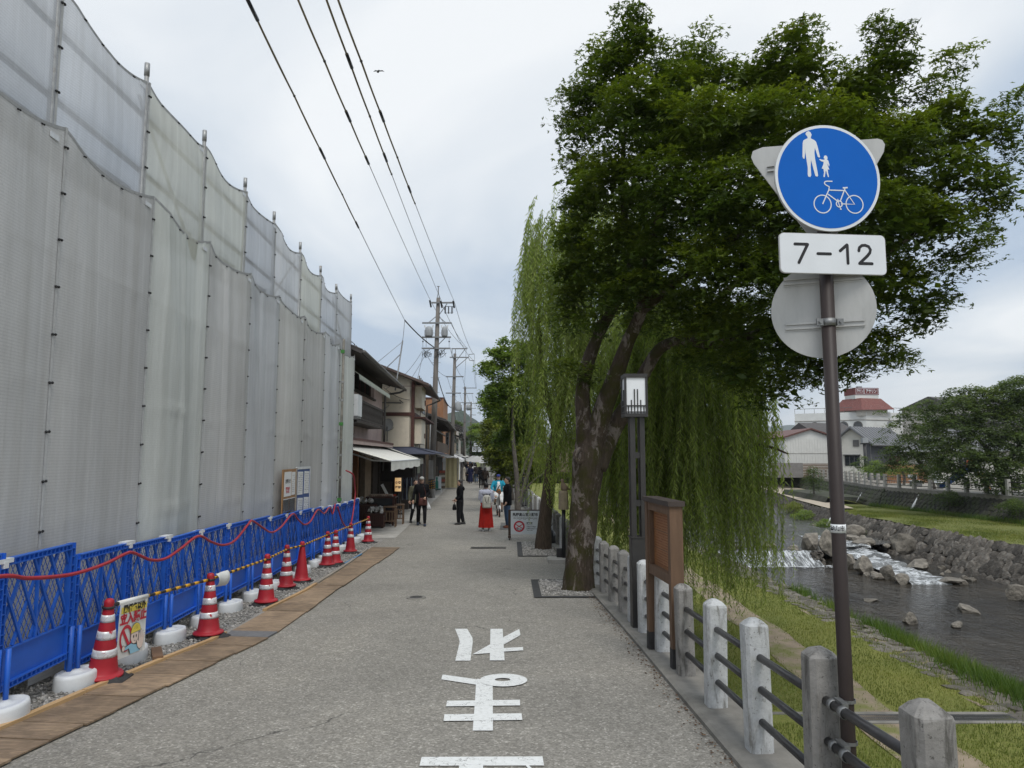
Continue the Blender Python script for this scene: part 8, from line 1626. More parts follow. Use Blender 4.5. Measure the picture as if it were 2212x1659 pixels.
# white warehouse
c = thing('white_warehouse', 'white ribbed metal warehouse with a low red brown roof across the river', 'building', (31, 75, 0.3))
obj('wall', MB().prism([(-2.35, 0), (2.4, 0), (2.4, 4.3), (0.45, 4.95), (-2.35, 4.1)], 0, 12, Matrix.Rotation(math.pi/2, 4, 'X') @ Matrix.Diagonal((1, 1, -1, 1))), WSID, c)
for k in range(17): x = -2.25+k*0.285; obj('rib', MB().box((x, -0.02, 2.05), (0.04, 0.04, 4.0)), WSID, c)
obj('mid_band', MB().box((0, -0.03, 2.5), (4.75, 0.03, 0.03)), CONC_LT, c)
obj('roof', MB().add([(-2.6, -0.3, 4.05), (0.45, -0.3, 5.0), (2.65, -0.3, 4.25), (-2.6, 12, 4.05), (0.45, 12, 5.0), (2.65, 12, 4.25), (-2.6, -0.3, 4.2), (0.45, -0.3, 5.15), (2.65, -0.3, 4.4), (-2.6, 12, 4.2), (0.45, 12, 5.15), (2.65, 12, 4.4)], [(6, 7, 10, 9), (7, 8, 11, 10), (0, 1, 7, 6), (1, 2, 8, 7), (0, 3, 4, 1), (1, 4, 5, 2)]), mat('red_brown_roof', (0.13, 0.06, 0.05), 0.6), c)
obj('fence_wall', MB().box((-2.6, -1.0, 0.75), (3.4, 0.1, 1.5)), mat('grey_panel', (0.22, 0.21, 0.2), 0.8), c)
for k in range(9): obj('slat', MB().box((2.6, -1.0, 0.1+k*0.16), (7.0, 0.04, 0.11)), mat('brown_slat', (0.15, 0.095, 0.06), 0.8), c)
# grey gabled house, turned
c = thing('grey_house', 'house with slate walls, cream gable and grey standing seam roof across the river', 'house', (33.0, 65.6, 0.3), 0)
GX, LX = Vector((-0.80, 0.60, 0)), Vector((0.82, 0.57, 0))      # gable runs left-back, long side right-back
gw, ll, eh, ph_ = 3.0, 6.2, 3.55, 4.85
def hp_(g, l, z): return tuple(GX*g+LX*l+Vector((0, 0, z)))
obj('gable_wall', MB().add([hp_(0, 0, 0), hp_(gw, 0, 0), hp_(gw, 0, eh), hp_(gw/2, 0, ph_), hp_(0, 0, eh)], [(0, 1, 2, 3, 4)]), CREAMW, c); obj('long_wall', MB().add([hp_(0, 0, 0), hp_(0, ll, 0), hp_(0, ll, eh), hp_(0, 0, eh)], [(0, 1, 2, 3)]), GREYH, c)
obj('back_wall', MB().add([hp_(gw, 0, 0), hp_(gw, ll, 0), hp_(gw, ll, eh), hp_(gw, 0, eh)], [(3, 2, 1, 0)]), GREYH, c)
obj('corner_panel', MB().add([hp_(0, -0.03, 0), hp_(0.35, -0.03, 0), hp_(0.35, -0.03, eh+0.25), hp_(0, -0.03, eh)], [(0, 1, 2, 3)]), GREYH, c); obj('corner_panel', MB().add([hp_(gw-0.55, -0.03, 0), hp_(gw, -0.03, 0), hp_(gw, -0.03, eh), hp_(gw-0.55, -0.03, eh+0.3)], [(0, 1, 2, 3)]), GREYH, c)
ov = 0.45
rp = [hp_(-ov, -ov, eh-0.30), hp_(-ov, ll+ov, eh-0.30), hp_(gw/2, ll+ov, ph_+0.12), hp_(gw/2, -ov, ph_+0.12), hp_(gw+ov, ll+ov, eh-0.30), hp_(gw+ov, -ov, eh-0.30)]
low = [(x, y, z-0.14) for x, y, z in rp]; rf = obj('roof', MB().add(rp+low, [(0, 1, 2, 3), (3, 2, 4, 5), (6, 9, 8, 7), (9, 11, 10, 8), (0, 3, 9, 6), (3, 5, 11, 9), (1, 0, 6, 7)]), GROOF, c)
for k in range(14): l = -ov+0.1+k*0.52; obj('seam', MB().tube([hp_(-ov, l, eh-0.27), hp_(gw/2, l, ph_+0.15)], 0.03, 4), GROOF, rf)
w_ = obj('window', MB().add([hp_(0.95, -0.04, 1.3), hp_(2.2, -0.04, 1.3), hp_(2.2, -0.04, 2.25), hp_(0.95, -0.04, 2.25)], [(0, 1, 2, 3)]), GLASSD, c)
obj('window_hood', MB().box(hp_(1.57, -0.15, 2.32), (1.5, 0.3, 0.06), math.atan2(GX.y, GX.x)), GREYH, w_)
for g in (0.95, 1.4, 1.8, 2.2): obj('mullion', MB().tube([hp_(g, -0.06, 1.3), hp_(g, -0.06, 2.25)], 0.03, 4), GUT, w_)
obj('attic_vent', MB().box(hp_(1.2, -0.05, 3.4), (0.5, 0.06, 0.6), math.atan2(GX.y, GX.x)), GUT, c); obj('gutter', MB().tube([hp_(-ov-0.05, -ov, eh-0.36), hp_(-ov-0.05, ll+ov, eh-0.38)], 0.05, 6), GUT, c); obj('garage_door', MB().add([hp_(-0.03, 3.2, 0), hp_(-0.03, 6.0, 0), hp_(-0.03, 6.0, 2.2), hp_(-0.03, 3.2, 2.2)], [(0, 1, 2, 3)]), BROWNT, c)
c = thing('far_lamp_pole', 'dark pole with a box lamp in front of the cream gable', 'pole', (31.4, 63.5, 0.3)); obj('pole', MB().tube([(0, 0, 0), (0, 0, 3.3)], 0.12, 10), BLKP, c, True); obj('lamp_box', MB().box((0, -0.05, 3.6), (0.5, 0.4, 0.45)), XFM, c); obj('bracket', MB().box((0, 0, 3.3), (0.6, 0.3, 0.12)), BLKP, c)
# tiled roof house half hidden by the cherry
c = thing('tiled_house', 'white house with a pale grey tiled hip roof behind the cherry trees', 'house', (40, 64, 0.3)); obj('wall', MB().box((0, 0, 1.4), (7, 6, 2.8)), CREAMW, c)
rf = obj('roof', MB().add([(-4.2, -3.6, 2.6), (4.2, -3.6, 2.6), (4.2, 3.6, 2.6), (-4.2, 3.6, 2.6), (-1.4, 0, 4.6), (1.4, 0, 4.6)], [(0, 1, 5, 4), (1, 2, 5), (2, 3, 4, 5), (3, 0, 4), (3, 2, 1, 0)]), mat('pale_grey_tiles', (0.26, 0.265, 0.27), 0.5, 0.25, 8, 0.5, 10), c)
mbt = MB()
for k in range(22): x = -4.0+k*0.38; mbt.tube([(x, -3.6, 2.63), (max(-1.4, min(1.4, x*0.35)), -0.05, 4.6)], 0.05, 4)
o = obj('tile_ribs', mbt, MATS['pale_grey_tiles'], rf); o['kind'] = 'stuff'; obj('window', MB().box((-1, -3.03, 1.4), (1.6, 0.05, 1.1)), GLASSD, c)
# hotel
c = thing('hotel_building', 'white flat roofed building with a red pagoda roof and maroon sign box', 'building', (47.4, 95, 0.3)); HX, HR = Vector((-0.86, 0.51, 0)), Vector((0.93, 0.37, 0))
def ht(l, r_, z): return tuple(HX*l+HR*r_+Vector((0, 0, z)))
obj('left_wall', MB().add([ht(0, 0, 0), ht(9, 0, 0), ht(9, 0, 8.1), ht(0, 0, 8.1)], [(0, 1, 2, 3)]), HOTW, c); obj('right_wall', MB().add([ht(0, 0, 0), ht(0, 16, 0), ht(0, 16, 8.1), ht(0, 0, 8.1)], [(3, 2, 1, 0)]), HOTW, c); obj('flat_roof', MB().add([ht(0, 0, 7.9), ht(9, 0, 7.9), ht(9, 16, 7.9), ht(0, 16, 7.9)], [(0, 3, 2, 1)]), CONC_LT, c)
obj('string_course', MB().tube([ht(9, -0.05, 7.05), ht(-0.05, -0.05, 7.05), ht(-0.05, 16, 7.05)], 0.06, 4), CONC_LT, c)
def hbox(name, l, z0_, z1_, w_, m, par=None, out_=-0.05, arch=True):
    P = [(l-w_/2, z0_), (l+w_/2, z0_)]+([(l+w_/2*math.cos(k*math.pi/8), z1_-w_/2+w_/2*math.sin(k*math.pi/8)) for k in range(9)] if arch else [(l+w_/2, z1_), (l-w_/2, z1_)])
    return obj(name, MB().add([ht(a, out_, z) for a, z in P], [tuple(range(len(P)))]), m, par or c)
MARO = mat('maroon_panel', (0.16, 0.035, 0.032), 0.6, 0.12); REDB = mat('brick_red_niche', (0.25, 0.07, 0.045), 0.7, 0.15)
for l in (1.0, 2.75, 6.4): wf = hbox('arched_surround', l, 4.9, 6.9, 1.15, GUT); hbox('arched_window', l, 4.95, 6.75, 0.95, GLASSD, wf, -0.08); hbox('transom', l, 5.95, 6.02, 0.95, HOTW, wf, -0.10, False); hbox('mullion', l, 4.95, 5.95, 0.06, HOTW, wf, -0.10, False)
nich = hbox('red_niche', 4.5, 2.6, 6.7, 1.15, REDB); hbox('niche_emblem', 4.5, 5.4, 6.2, 0.5, HOTW, nich, -0.09)
rl = MB(); pts = [ht(9, 0.05, 0), ht(0.05, 0.05, 0), ht(0.05, 14, 0)]
for a, b in zip(pts, pts[1:]):
    A_, B_ = Vector(a), Vector(b); rl.tube([A_+Vector((0, 0, 8.75)), B_+Vector((0, 0, 8.75))], 0.03, 4); n = int((B_-A_).length/1.2)
    for k in range(n+1): p = A_.lerp(B_, k/n); rl.tube([p+Vector((0, 0, 8.05)), p+Vector((0, 0, 8.75))], 0.025, 4)
obj('roof_railing', rl, GUT, c)
pg = obj('penthouse', MB().box(ht(2.6, 3.2, 8.1), (4.6, 4.2, 1.0), 0.35), CREAMW, c); hb = [Vector(ht(2.6, 3.2, 0))+Matrix.Rotation(0.35, 3, 'Z') @ Vector((x, y, z)) for x, y, z in [(-2.9, -2.7, 8.3), (2.9, -2.7, 8.5), (2.9, 2.7, 8.5), (-2.9, 2.7, 8.3), (-1.75, -1.6, 10.0), (1.75, -1.6, 10.0), (1.75, 1.6, 10.0), (-1.75, 1.6, 10.0)]]
obj('pagoda_roof', MB().add([tuple(p) for p in hb], [(0, 1, 5, 4), (1, 2, 6, 5), (2, 3, 7, 6), (3, 0, 4, 7), (4, 5, 6, 7), (3, 2, 1, 0)]), mat('faded_red_tiles', (0.19, 0.075, 0.065), 0.8, 0.25, 6, 0.5, 12, dirt=(0.28, 0.2, 0.18), dscale=4, dpos=(0.58, 0.72)), c)
Rz = Matrix.Translation(ht(2.6, 3.2, 0)) @ Matrix.Rotation(0.12, 4, 'Z')
sbx = obj('sign_box', xf(MB().box((0, 0, 10.25), (3.4, 2.4, 0.6)), Rz), HOTW, c); sb2 = obj('sign_panel', xf(MB().box((0, 0, 10.98), (3.5, 2.5, 0.95)), Rz), MARO, c); obj('sign_vent', xf(MB().box((-0.3, 0, 11.6), (0.6, 0.5, 0.35)), Rz), XFM, c)
def sgn(cx_, w_, fr):
    for (x, z, a, b) in ((cx_, 11.35, w_, 0.04), (cx_, 10.6, w_, 0.04), (cx_-w_/2, 10.975, 0.04, 0.75), (cx_+w_/2, 10.975, 0.04, 0.75)): obj('sign_outline', xf(MB().box((x, -0.005, z), (a, 0.01, b)), fr), SWHITE, sb2)
    t = text_mb('アサリン', 0.52, 0, 'CENTER', 0.012); xf(t, fr @ Matrix.Translation((cx_, -0.012, 10.97)) @ frame((0, 0, 0), (1, 0, 0)) @ Matrix.Diagonal((w_/2.6, 1.1, 1, 1))); obj('lettering', t, SWHITE, sb2)
sgn(0.62, 2.0, Rz @ Matrix.Translation((0, -1.26, 0))); sgn(-1.02, 1.15, Rz @ Matrix.Translation((0, -1.265, 0)))
c = thing('roof_aerial', 'rooftop satellite dish on a mast above the grey house', 'satellite dish', (50.0, 94, 5.4)); obj('mast', MB().tube([(0, 0, -5.1), (0, 0, 1.3)], 0.05, 6), GUT, c); obj('dish', MB().lathe([(0.45, 0), (0.3, -0.08), (0.0001, -0.12)], (0, -0.1, 1.3), 18, Matrix.Rotation(R(75), 3, 'X'), False), XFM, c, True)
# block of low buildings filling the skyline behind the willow and cherries
for i, (x, y, w_, d, h, k, lb) in enumerate([(27.5, 92, 7, 8, 5.2, 2, 'pale house behind the willow curtain'), (21, 100, 8, 8, 4.6, 3, 'grey house seen through the willow curtain'), (36.5, 84, 5, 6, 4.6, 1, 'brown house between the warehouse and the slate house'), (50, 72, 10, 8, 5.0, 2, 'pale long house behind the big cherry'), (58, 90, 14, 8, 8.0, 2, 'pale block beyond the hotel roof'), (12, 118, 9, 8, 5, 0, 'ochre house far beyond the willow'), (2, 122, 7, 8, 4.5, 3, 'grey house at the bend of the river')]):
    c = thing('far_house', lb, 'house', (x, y, 0.0 if x < 25 else 0.3), 0.1*i, 'houses across the river'); obj('wall', MB().box((0, 0, h/2), (w_, d, h)), HW[k], c)
    obj('roof', MB().add([(-w_/2-0.4, -d/2-0.4, h), (w_/2+0.4, -d/2-0.4, h), (w_/2+0.4, d/2+0.4, h), (-w_/2-0.4, d/2+0.4, h), (-w_/2-0.4, 0, h+1.5), (w_/2+0.4, 0, h+1.5)], [(0, 1, 5, 4), (2, 3, 4, 5), (0, 4, 3), (1, 2, 5), (3, 2, 1, 0)]), ROOFT, c)
    for j in range(3): obj('window', MB().box((-w_/3+j*w_/3, -d/2-0.03, h-1.2), (1.2, 0.05, 1.0)), GLASSD, c)
# garden slats, bench, slide
GW = mat('orange_garden_slat', (0.30, 0.15, 0.075), 0.8, 0.2)
c = thing('garden_screen', 'orange brown vertical slat screen behind the far railing', 'screen', (32.2, 58.5, 0.3), 0.1)
for k in range(26): obj('slat', MB().box((-1.9+k*0.15, 0, 0.75), (0.10, 0.04, 1.5)), GW, c)
obj('rail', MB().box((0, 0.04, 1.3), (4, 0.05, 0.08)).box((0, 0.04, 0.3), (4, 0.05, 0.08)), GW, c)
for i, (x, y, lb) in enumerate([(29.3, 52, 'white bench behind the far railing near the clipped trees'), (29.0, 49.0, 'white bench behind the far railing by the open cherry')]):
    c = thing('bench', lb, 'bench', (x, y, 0.3), 1.4, 'white benches across the river'); obj('seat', MB().box((0, 0, 0.42), (1.6, 0.4, 0.05)), WHITEP, c); obj('backrest', MB().box((0, 0.2, 0.7), (1.6, 0.04, 0.28)), WHITEP, c)
    for s_ in (-0.65, 0.65): obj('leg', MB().box((s_, 0, 0.2), (0.06, 0.36, 0.40)), GALV, c)
c = thing('playground_slide', 'blue slide with orange ladder rails behind the far railing', 'slide', (29.6, 46.2, 0.3), 0.0)
SLB = mat('slide_blue', (0.02, 0.06, 0.20), 0.5); SLO = mat('slide_orange', (0.50, 0.11, 0.04), 0.5)
obj('chute', MB().add([(-1.9, -0.25, 0.15), (-1.9, 0.25, 0.15), (0, 0.25, 1.35), (0, -0.25, 1.35), (-1.9, -0.27, 0.35), (0, -0.27, 1.55), (-1.9, 0.27, 0.35), (0, 0.27, 1.55)], [(0, 1, 2, 3), (0, 3, 5, 4), (1, 6, 7, 2)]), SLB, c); obj('platform', MB().box((0.25, 0, 1.32), (0.55, 0.5, 0.06)), SLB, c)
for s_ in (-0.25, 0.25): obj('ladder_rail', MB().tube([(1.1, s_, 0), (0.5, s_, 1.35), (0.35, s_, 2.0), (0.0, s_, 1.9), (-0.1, s_, 1.4)], 0.035, 6), SLO, c)
for k in range(4): obj('rung', MB().tube([(1.0-0.13*k, -0.25, 0.25+k*0.29), (1.0-0.13*k, 0.25, 0.25+k*0.29)], 0.025, 5), SLO, c)
# ================================================================ hills
def m_forest(name, a, b):
    m, t = newmat(name); q = NT(t); v = q.vec('World'); n_ = q.noise(v, 0.06, 8, 0.7); n2 = q.noise(v, 0.35, 4, 0.7)
    cc = q.mix(1.0, q.ramp(n_, [(0.3, a), (0.7, b)]), q.ramp(n2, [(0.3, (0.6, 0.6, 0.6)), (0.7, (1.3, 1.3, 1.3))]), 'MULTIPLY'); q.out(q.bsdf(cc, 0.95, q.bump(n2, 1.0, 3.0), 0, 0.1)); return m
FOR1 = m_forest('wooded_hillside', (0.018, 0.034, 0.014), (0.04, 0.062, 0.022)); FOR2 = m_forest('far_mountain_forest', (0.028, 0.042, 0.022), (0.05, 0.07, 0.035))
def ridge(name, prof_, Y, depth, m, rough, seed):
    xs = np.linspace(prof_[0][0], prof_[-1][0], 120); mb = MB(); k = 10
    for x in xs:
        h = pl(prof_, x)*(1+0.0)+rough*(vnoise(x*22/abs(prof_[-1][0]-prof_[0][0]), seed)+0.6*vnoise(x*90/abs(prof_[-1][0]-prof_[0][0]), seed+3)+0.35*vnoise(x*300/abs(prof_[-1][0]-prof_[0][0]), seed+5))
        for j in range(k+1): s_ = j/k; mb.v.append((x, Y-depth*(1-s_)+rough*2*vnoise(x*0.02, s_*5, seed), -1+(h+1)*s_**0.8+rough*0.5*vnoise(x*0.05+seed, s_*9)))
    for i in range(len(xs)-1):
        for j in range(k): mb.f.append((i*(k+1)+j, (i+1)*(k+1)+j, (i+1)*(k+1)+j+1, i*(k+1)+j+1))
    return struct(name, mb, m, True)
ridge('wooded_hill', [(-400, 4), (-220, 28), (-140, 58), (-105, 68), (-78, 73), (-45, 52), (0, 34), (90, 18), (260, 6)], 1100, 380, FOR1, 3.2, 1)
ridge('far_mountain', [(-1200, 130), (-600, 120), (-250, 150), (-60, 138), (120, 118), (400, 96), (800, 112), (1200, 128), (1500, 148), (1900, 130), (2600, 160), (3200, 150)], 2900, 700, FOR2, 9, 4)

hz, hzt = newmat('haze_air'); hv = hzt.nodes.new('ShaderNodeVolumePrincipled'); hv.inputs['Color'].default_value = (0.86, 0.92, 1.0, 1); hv.inputs['Density'].default_value = 0.0002; hv.inputs['Anisotropy'].default_value = 0.0
ho_ = hzt.nodes.new('ShaderNodeOutputMaterial'); hzt.links.new(hv.outputs[0], ho_.inputs['Volume'])
tag(obj('haze', MB().box((0, 1805, 94.5), (7100, 3750, 200)), hz), None, None, None, 'stuff')
# ================================================================ people
SKIN = mat('skin', (0.46, 0.29, 0.21), 0.55, 0.06, 8); HAIRK = mat('dark_hair', (0.014, 0.011, 0.010), 0.5, 0.3, 30, 0.3, 60); EYE = mat('eye_dark', (0.02, 0.015, 0.012), 0.3); LIP = mat('lips', (0.38, 0.16, 0.14), 0.5)
def cloth(name, col, r=0.85): return mat('cloth_'+name, col, r, 0.14, 9, 0.3, 14, spec=0.12)
def remesh(mb, vox=0.016, smooth=2):
    me = mb.mesh('tmp'); o = bpy.data.objects.new('tmp', me); COL.objects.link(o)
    m = o.modifiers.new('r', 'REMESH'); m.mode = 'VOXEL'; m.voxel_size = vox; s_ = o.modifiers.new('s', 'SMOOTH'); s_.iterations = smooth; s_.factor = 0.5
    dg = bpy.context.evaluated_depsgraph_get(); r_ = bpy.data.meshes.new_from_object(o.evaluated_get(dg)); bpy.data.objects.remove(o); bpy.data.meshes.remove(me)
    r_.polygons.foreach_set('use_smooth', [True]*len(r_.polygons)); return r_
def V3(p): return Vector(p)
def hand_mb(w, d, side):
    """palm plus five curled fingers; w wrist, d forearm direction"""
    d = V3(d).normalized(); n_ = V3((0, -1, 0)) if abs(d.y) < 0.8 else V3((0, 0, 1)); s_ = d.cross(n_).normalized(); n_ = s_.cross(d); w = V3(w); mb = MB()
    mb.tube([w-d*0.02, w+d*0.03, w+d*0.085], [0.024, 0.034, 0.032], 8)
    for k, (off, L_) in enumerate(((-0.027, 0.062), (-0.009, 0.072), (0.009, 0.068), (0.026, 0.052))):
        b = w+d*0.08+s_*off; mb.tube([b, b+d*L_*0.5+n_*0.008, b+d*L_*0.8+n_*0.028, b+d*L_*0.85+n_*0.045], [0.0095, 0.009, 0.008, 0.006], 6)
    b = w+d*0.03+s_*side*-0.03; mb.tube([b, b+d*0.03-s_*side*0.02+n_*0.01, b+d*0.06-s_*side*0.018+n_*0.02], [0.012, 0.010, 0.007], 6); return mb
POSE0 = dict(le=(0.25, 0.02, 1.13), lw=(0.26, -0.06, 0.89), re=(-0.25, 0.02, 1.13), rw=(-0.26, -0.06, 0.89), lk=(0.10, -0.02, 0.49), la=(0.10, 0.02, 0.085), rk=(-0.10, -0.02, 0.49), ra=(-0.10, 0.02, 0.085))
def figure(pose, fat=1.0, lean=0.0):
    p = dict(POSE0); p.update(pose); p = {k: V3(v) for k, v in p.items()}; dy = lambda z: -lean*(z-0.9)
    sh = {1: V3((0.185, dy(1.4), 1.395)), -1: V3((-0.185, dy(1.4), 1.395))}; hip = {1: V3((0.09, 0, 0.90)), -1: V3((-0.09, 0, 0.90))}
    def arms(mb, k, upto=1.0):
        for s_, e, w in ((1, p['le'], p['lw']), (-1, p['re'], p['rw'])): w2 = e.lerp(w, upto); mb.tube([sh[s_]+V3((-s_*0.05, 0, 0.01)), sh[s_], sh[s_].lerp(e, 0.5), e, e.lerp(w2, 0.5), w2], [0.055*k, 0.056*k, 0.046*k, 0.040*k, 0.037*k, 0.029*k if upto >= 1 else 0.036*k], 10)
    def legs(mb, k, upto=1.0):
        for s_, kn, an in ((1, p['lk'], p['la']), (-1, p['rk'], p['ra'])): a2 = kn.lerp(an, upto); mb.tube([hip[s_]+V3((0, 0, 0.02)), hip[s_].lerp(kn, 0.45), kn, kn.lerp(a2, 0.45), a2], [0.088*k, 0.077*k, 0.056*k, 0.053*k, 0.040*k], 12)
    def torso(mb, k, z0=0.86, z1=1.47):
        S_ = [((0, dy(z), z), rx*fat*k, ry*fat*k) for z, rx, ry in [(0.86, 0.13, 0.10), (0.93, 0.165, 0.115), (1.02, 0.15, 0.105), (1.12, 0.145, 0.10), (1.25, 0.165, 0.112), (1.36, 0.175, 0.10), (1.42, 0.13, 0.075), (1.46, 0.062, 0.058), (1.50, 0.052, 0.052), (1.54, 0.052, 0.055)] if z0 <= z <= z1]
        mb.loft(S_, 16)
    return p, arms, legs, torso, dy
def shoe_mb(a, yaw=0.0, L_=0.26):
    mb = MB(); a = V3(a); Rm = Matrix.Rotation(yaw, 3, 'Z')
    for pts in ([((0, 0.06, 0), 0.036, 0.03), ((0, -0.02, 0), 0.045, 0.12), ((0, -0.04, 0.03), 0.044, 0.13), ((0, -0.02, 0.065), 0.04, 0.09), ((0, 0.03, 0.10), 0.038, 0.045)],):
        b = len(mb.v); mb.loft([((0, y, z), rx, ry) for (x, y, z), rx, ry in pts], 12)
    mb.v = [tuple(V3((a.x, a.y, a.z-0.085))+Rm @ V3(q)) for q in mb.v]; return mb
HEAD = MB().loft([((0, -0.005, 1.475), 0.035, 0.04), ((0, -0.018, 1.495), 0.052, 0.066), ((0, -0.016, 1.525), 0.066, 0.083), ((0, -0.012, 1.565), 0.073, 0.091), ((0, -0.005, 1.605), 0.076, 0.094), ((0, 0.0, 1.645), 0.073, 0.092), ((0, 0.004, 1.68), 0.058, 0.076), ((0, 0.006, 1.70), 0.03, 0.04)], 18)
HEAD.ball((0, -0.108, 1.557), 0.014, 8, 6, (0.8, 1, 1.6)); HEAD.ball((0.076, 0.005, 1.57), 0.018, 8, 6, (0.45, 0.9, 1.6)); HEAD.ball((-0.076, 0.005, 1.57), 0.018, 8, 6, (0.45, 0.9, 1.6))
def person(label, loc, rz, H=1.68, pose={}, top=None, tcol=None, bottom='trousers', bcol=None, shoes=None, hair='short', cap=None, fat=1.0, lean=0.0, sleeve=0.97, legcut=0.98, topk=1.22, hem=0.80, headyaw=0.0, group=None):
    k = H/1.70; t = thing('person', label, 'person', loc, rz, group); t.scale = (k, k, k); p, arms, legs, torso, dy = figure(pose, fat, lean)
    hm = Matrix.Translation((0, dy(1.5), 0)) @ Matrix.Rotation(headyaw, 4, 'Z'); hd = MB(); hd.add([tuple(hm @ V3(v)) for v in HEAD.v], HEAD.f)
    mb = MB(); torso(mb, 1.0, 0.0, 2.0); arms(mb, 1.0); legs(mb, 1.0); mb.add(hd.v, hd.f); me = remesh(mb, 0.013, 1)
    bo = link('body', me, SKIN, t)
    for s_, e, w in ((1, 'le', 'lw'), (-1, 're', 'rw')): obj('hand', hand_mb(p[w], p[w]-p[e], s_), SKIN, bo, True)
    hx = lambda v: tuple(hm @ V3(v))
    for s_ in (-1, 1): obj('eye', MB().ball(hx((s_*0.031, -0.094, 1.585)), 0.010, 8, 6), EYE, bo); obj('eyebrow', MB().tube([hx((s_*0.018, -0.102, 1.606)), hx((s_*0.048, -0.092, 1.606))], 0.004, 5), HAIRK, bo)
    obj('mouth', MB().tube([hx((-0.020, -0.094, 1.522)), hx((0, -0.099, 1.521)), hx((0.020, -0.094, 1.522))], 0.005, 5), LIP, bo)
    hmb = MB().loft([(hx((0, 0.035, 1.535)), 0.070, 0.060), (hx((0, 0.025, 1.585)), 0.082, 0.075), (hx((0, 0.012, 1.63)), 0.084, 0.092), (hx((0, 0.006, 1.675)), 0.072, 0.088), (hx((0, 0.004, 1.705)), 0.045, 0.055), (hx((0, 0.004, 1.715)), 0.012, 0.015)], 16)
    if hair == 'long': hmb.loft([(hx((0, 0.085, 1.24)), 0.07, 0.025), (hx((0, 0.085, 1.36)), 0.095, 0.045), (hx((0, 0.055, 1.48)), 0.092, 0.065), (hx((0, 0.03, 1.60)), 0.086, 0.078)], 14)
    if hair == 'bun': hmb.ball(hx((0, 0.105, 1.63)), 0.05, 10, 8)
    obj('hair', hmb, HAIRK, bo, True)
    if cap: obj('cap', MB().loft([(hx((0, 0.0, 1.635)), 0.088, 0.104), (hx((0, 0.0, 1.665)), 0.086, 0.10), (hx((0, 0.003, 1.70)), 0.068, 0.08), (hx((0, 0.005, 1.725)), 0.03, 0.035)], 16).loft([(hx((0, -0.09, 1.632)), 0.07, 0.075), (hx((0, -0.09, 1.640)), 0.068, 0.072)], 14), cap, t, True)
    if tcol:
        mb = MB(); torso(mb, topk*0.98, 1.0, 1.47); mb.loft([((0, dy(hem), hem), 0.185*fat, 0.13*fat), ((0, dy(0.93), 0.93), 0.185*fat, 0.133*fat), ((0, dy(1.04), 1.04), 0.172*fat, 0.122*fat)], 16); arms(mb, topk*1.12, sleeve); mb.loft([((0, dy(1.42)+0.008, 1.40), 0.11, 0.085), ((0, dy(1.45)+0.008, 1.455), 0.082, 0.078), ((0, dy(1.45)+0.008, 1.49), 0.074, 0.072)], 14)
        o = link(top or 'jacket', remesh(mb, 0.015, 2), tcol, t)
    if bottom == 'skirt':
        mb = MB().grid(lambda a, b: ((lambda w, r_: (r_*1.05*math.cos(w), r_*0.82*math.sin(w), lerp(1.0, 0.13, b)))(a*6.2832, (0.19+0.06*b)*(1+0.07*b*math.sin(9*a*6.2832+2)+0.03*b*math.sin(5*a*6.28)))), 72, 14); obj('skirt', mb, bcol, t, True)
    else:
        mb = MB(); torso(mb, 1.1, 0.85, 1.03); legs(mb, 1.22 if bottom == 'trousers' else 1.55, legcut); link('shorts' if legcut < 0.2 else 'trousers', remesh(mb, 0.015, 2), bcol, t)
    for an in ('la', 'ra'): obj('shoe', shoe_mb(p[an]), shoes or BLKR, t, True)
    return t
C_BLK = cloth('black', (0.008, 0.008, 0.0095)); C_BLK2 = cloth('soft_black', (0.013, 0.013, 0.0145)); C_RED = cloth('red', (0.40, 0.022, 0.016)); C_LAV = cloth('lavender', (0.50, 0.51, 0.60)); C_CREAM = cloth('cream', (0.52, 0.49, 0.42)); C_TEAL = cloth('teal', (0.02, 0.26, 0.38)); C_WHT = cloth('white', (0.70, 0.70, 0.69)); C_JEAN = cloth('jeans', (0.06, 0.10, 0.17)); C_NAVY = cloth('navy', (0.015, 0.018, 0.05)); C_OLIVE = cloth('olive', (0.10, 0.10, 0.07)); C_GREY = cloth('grey', (0.16, 0.16, 0.16)); C_BRN = cloth('brown_leather', (0.085, 0.035, 0.03), 0.6); C_SHOEB = cloth('shoe_brown', (0.16, 0.06, 0.035), 0.5); C_SHOEN = cloth('shoe_navy', (0.05, 0.06, 0.085)); C_BLUEC = cloth('cap_blue', (0.04, 0.055, 0.20)); C_CAPG = cloth('cap_grey', (0.36, 0.36, 0.34)); C_RUST = cloth('rust', (0.22, 0.085, 0.02)); C_DKG = cloth('dark_olive', (0.05, 0.05, 0.038))
W1 = dict(lk=(0.10, -0.14, 0.50), la=(0.10, -0.16, 0.085), rk=(-0.10, 0.03, 0.48), ra=(-0.10, 0.22, 0.11))
p1 = person('man in black jacket and trousers with a grey cap holding a brown shoulder bag', (-3.27, 25.97, 0), 0.25, 1.74, dict(W1, le=(0.27, -0.02, 1.14), lw=(0.10, -0.24, 1.0), re=(-0.27, 0.02, 1.12), rw=(-0.30, -0.08, 0.90)), None, C_BLK, 'trousers', C_BLK2, C_SHOEN, 'short', C_CAPG, 1.1, headyaw=-0.1)
def held(name, label, cat, mb, m, parent, loc, rz=0.0, smooth=True): return tag(obj(name, mb, m, None, smooth, loc, (0, 0, rz)), label, cat)
Mp = Matrix.Translation((-3.27, 25.97, 0)) @ Matrix.Rotation(0.25, 4, 'Z')
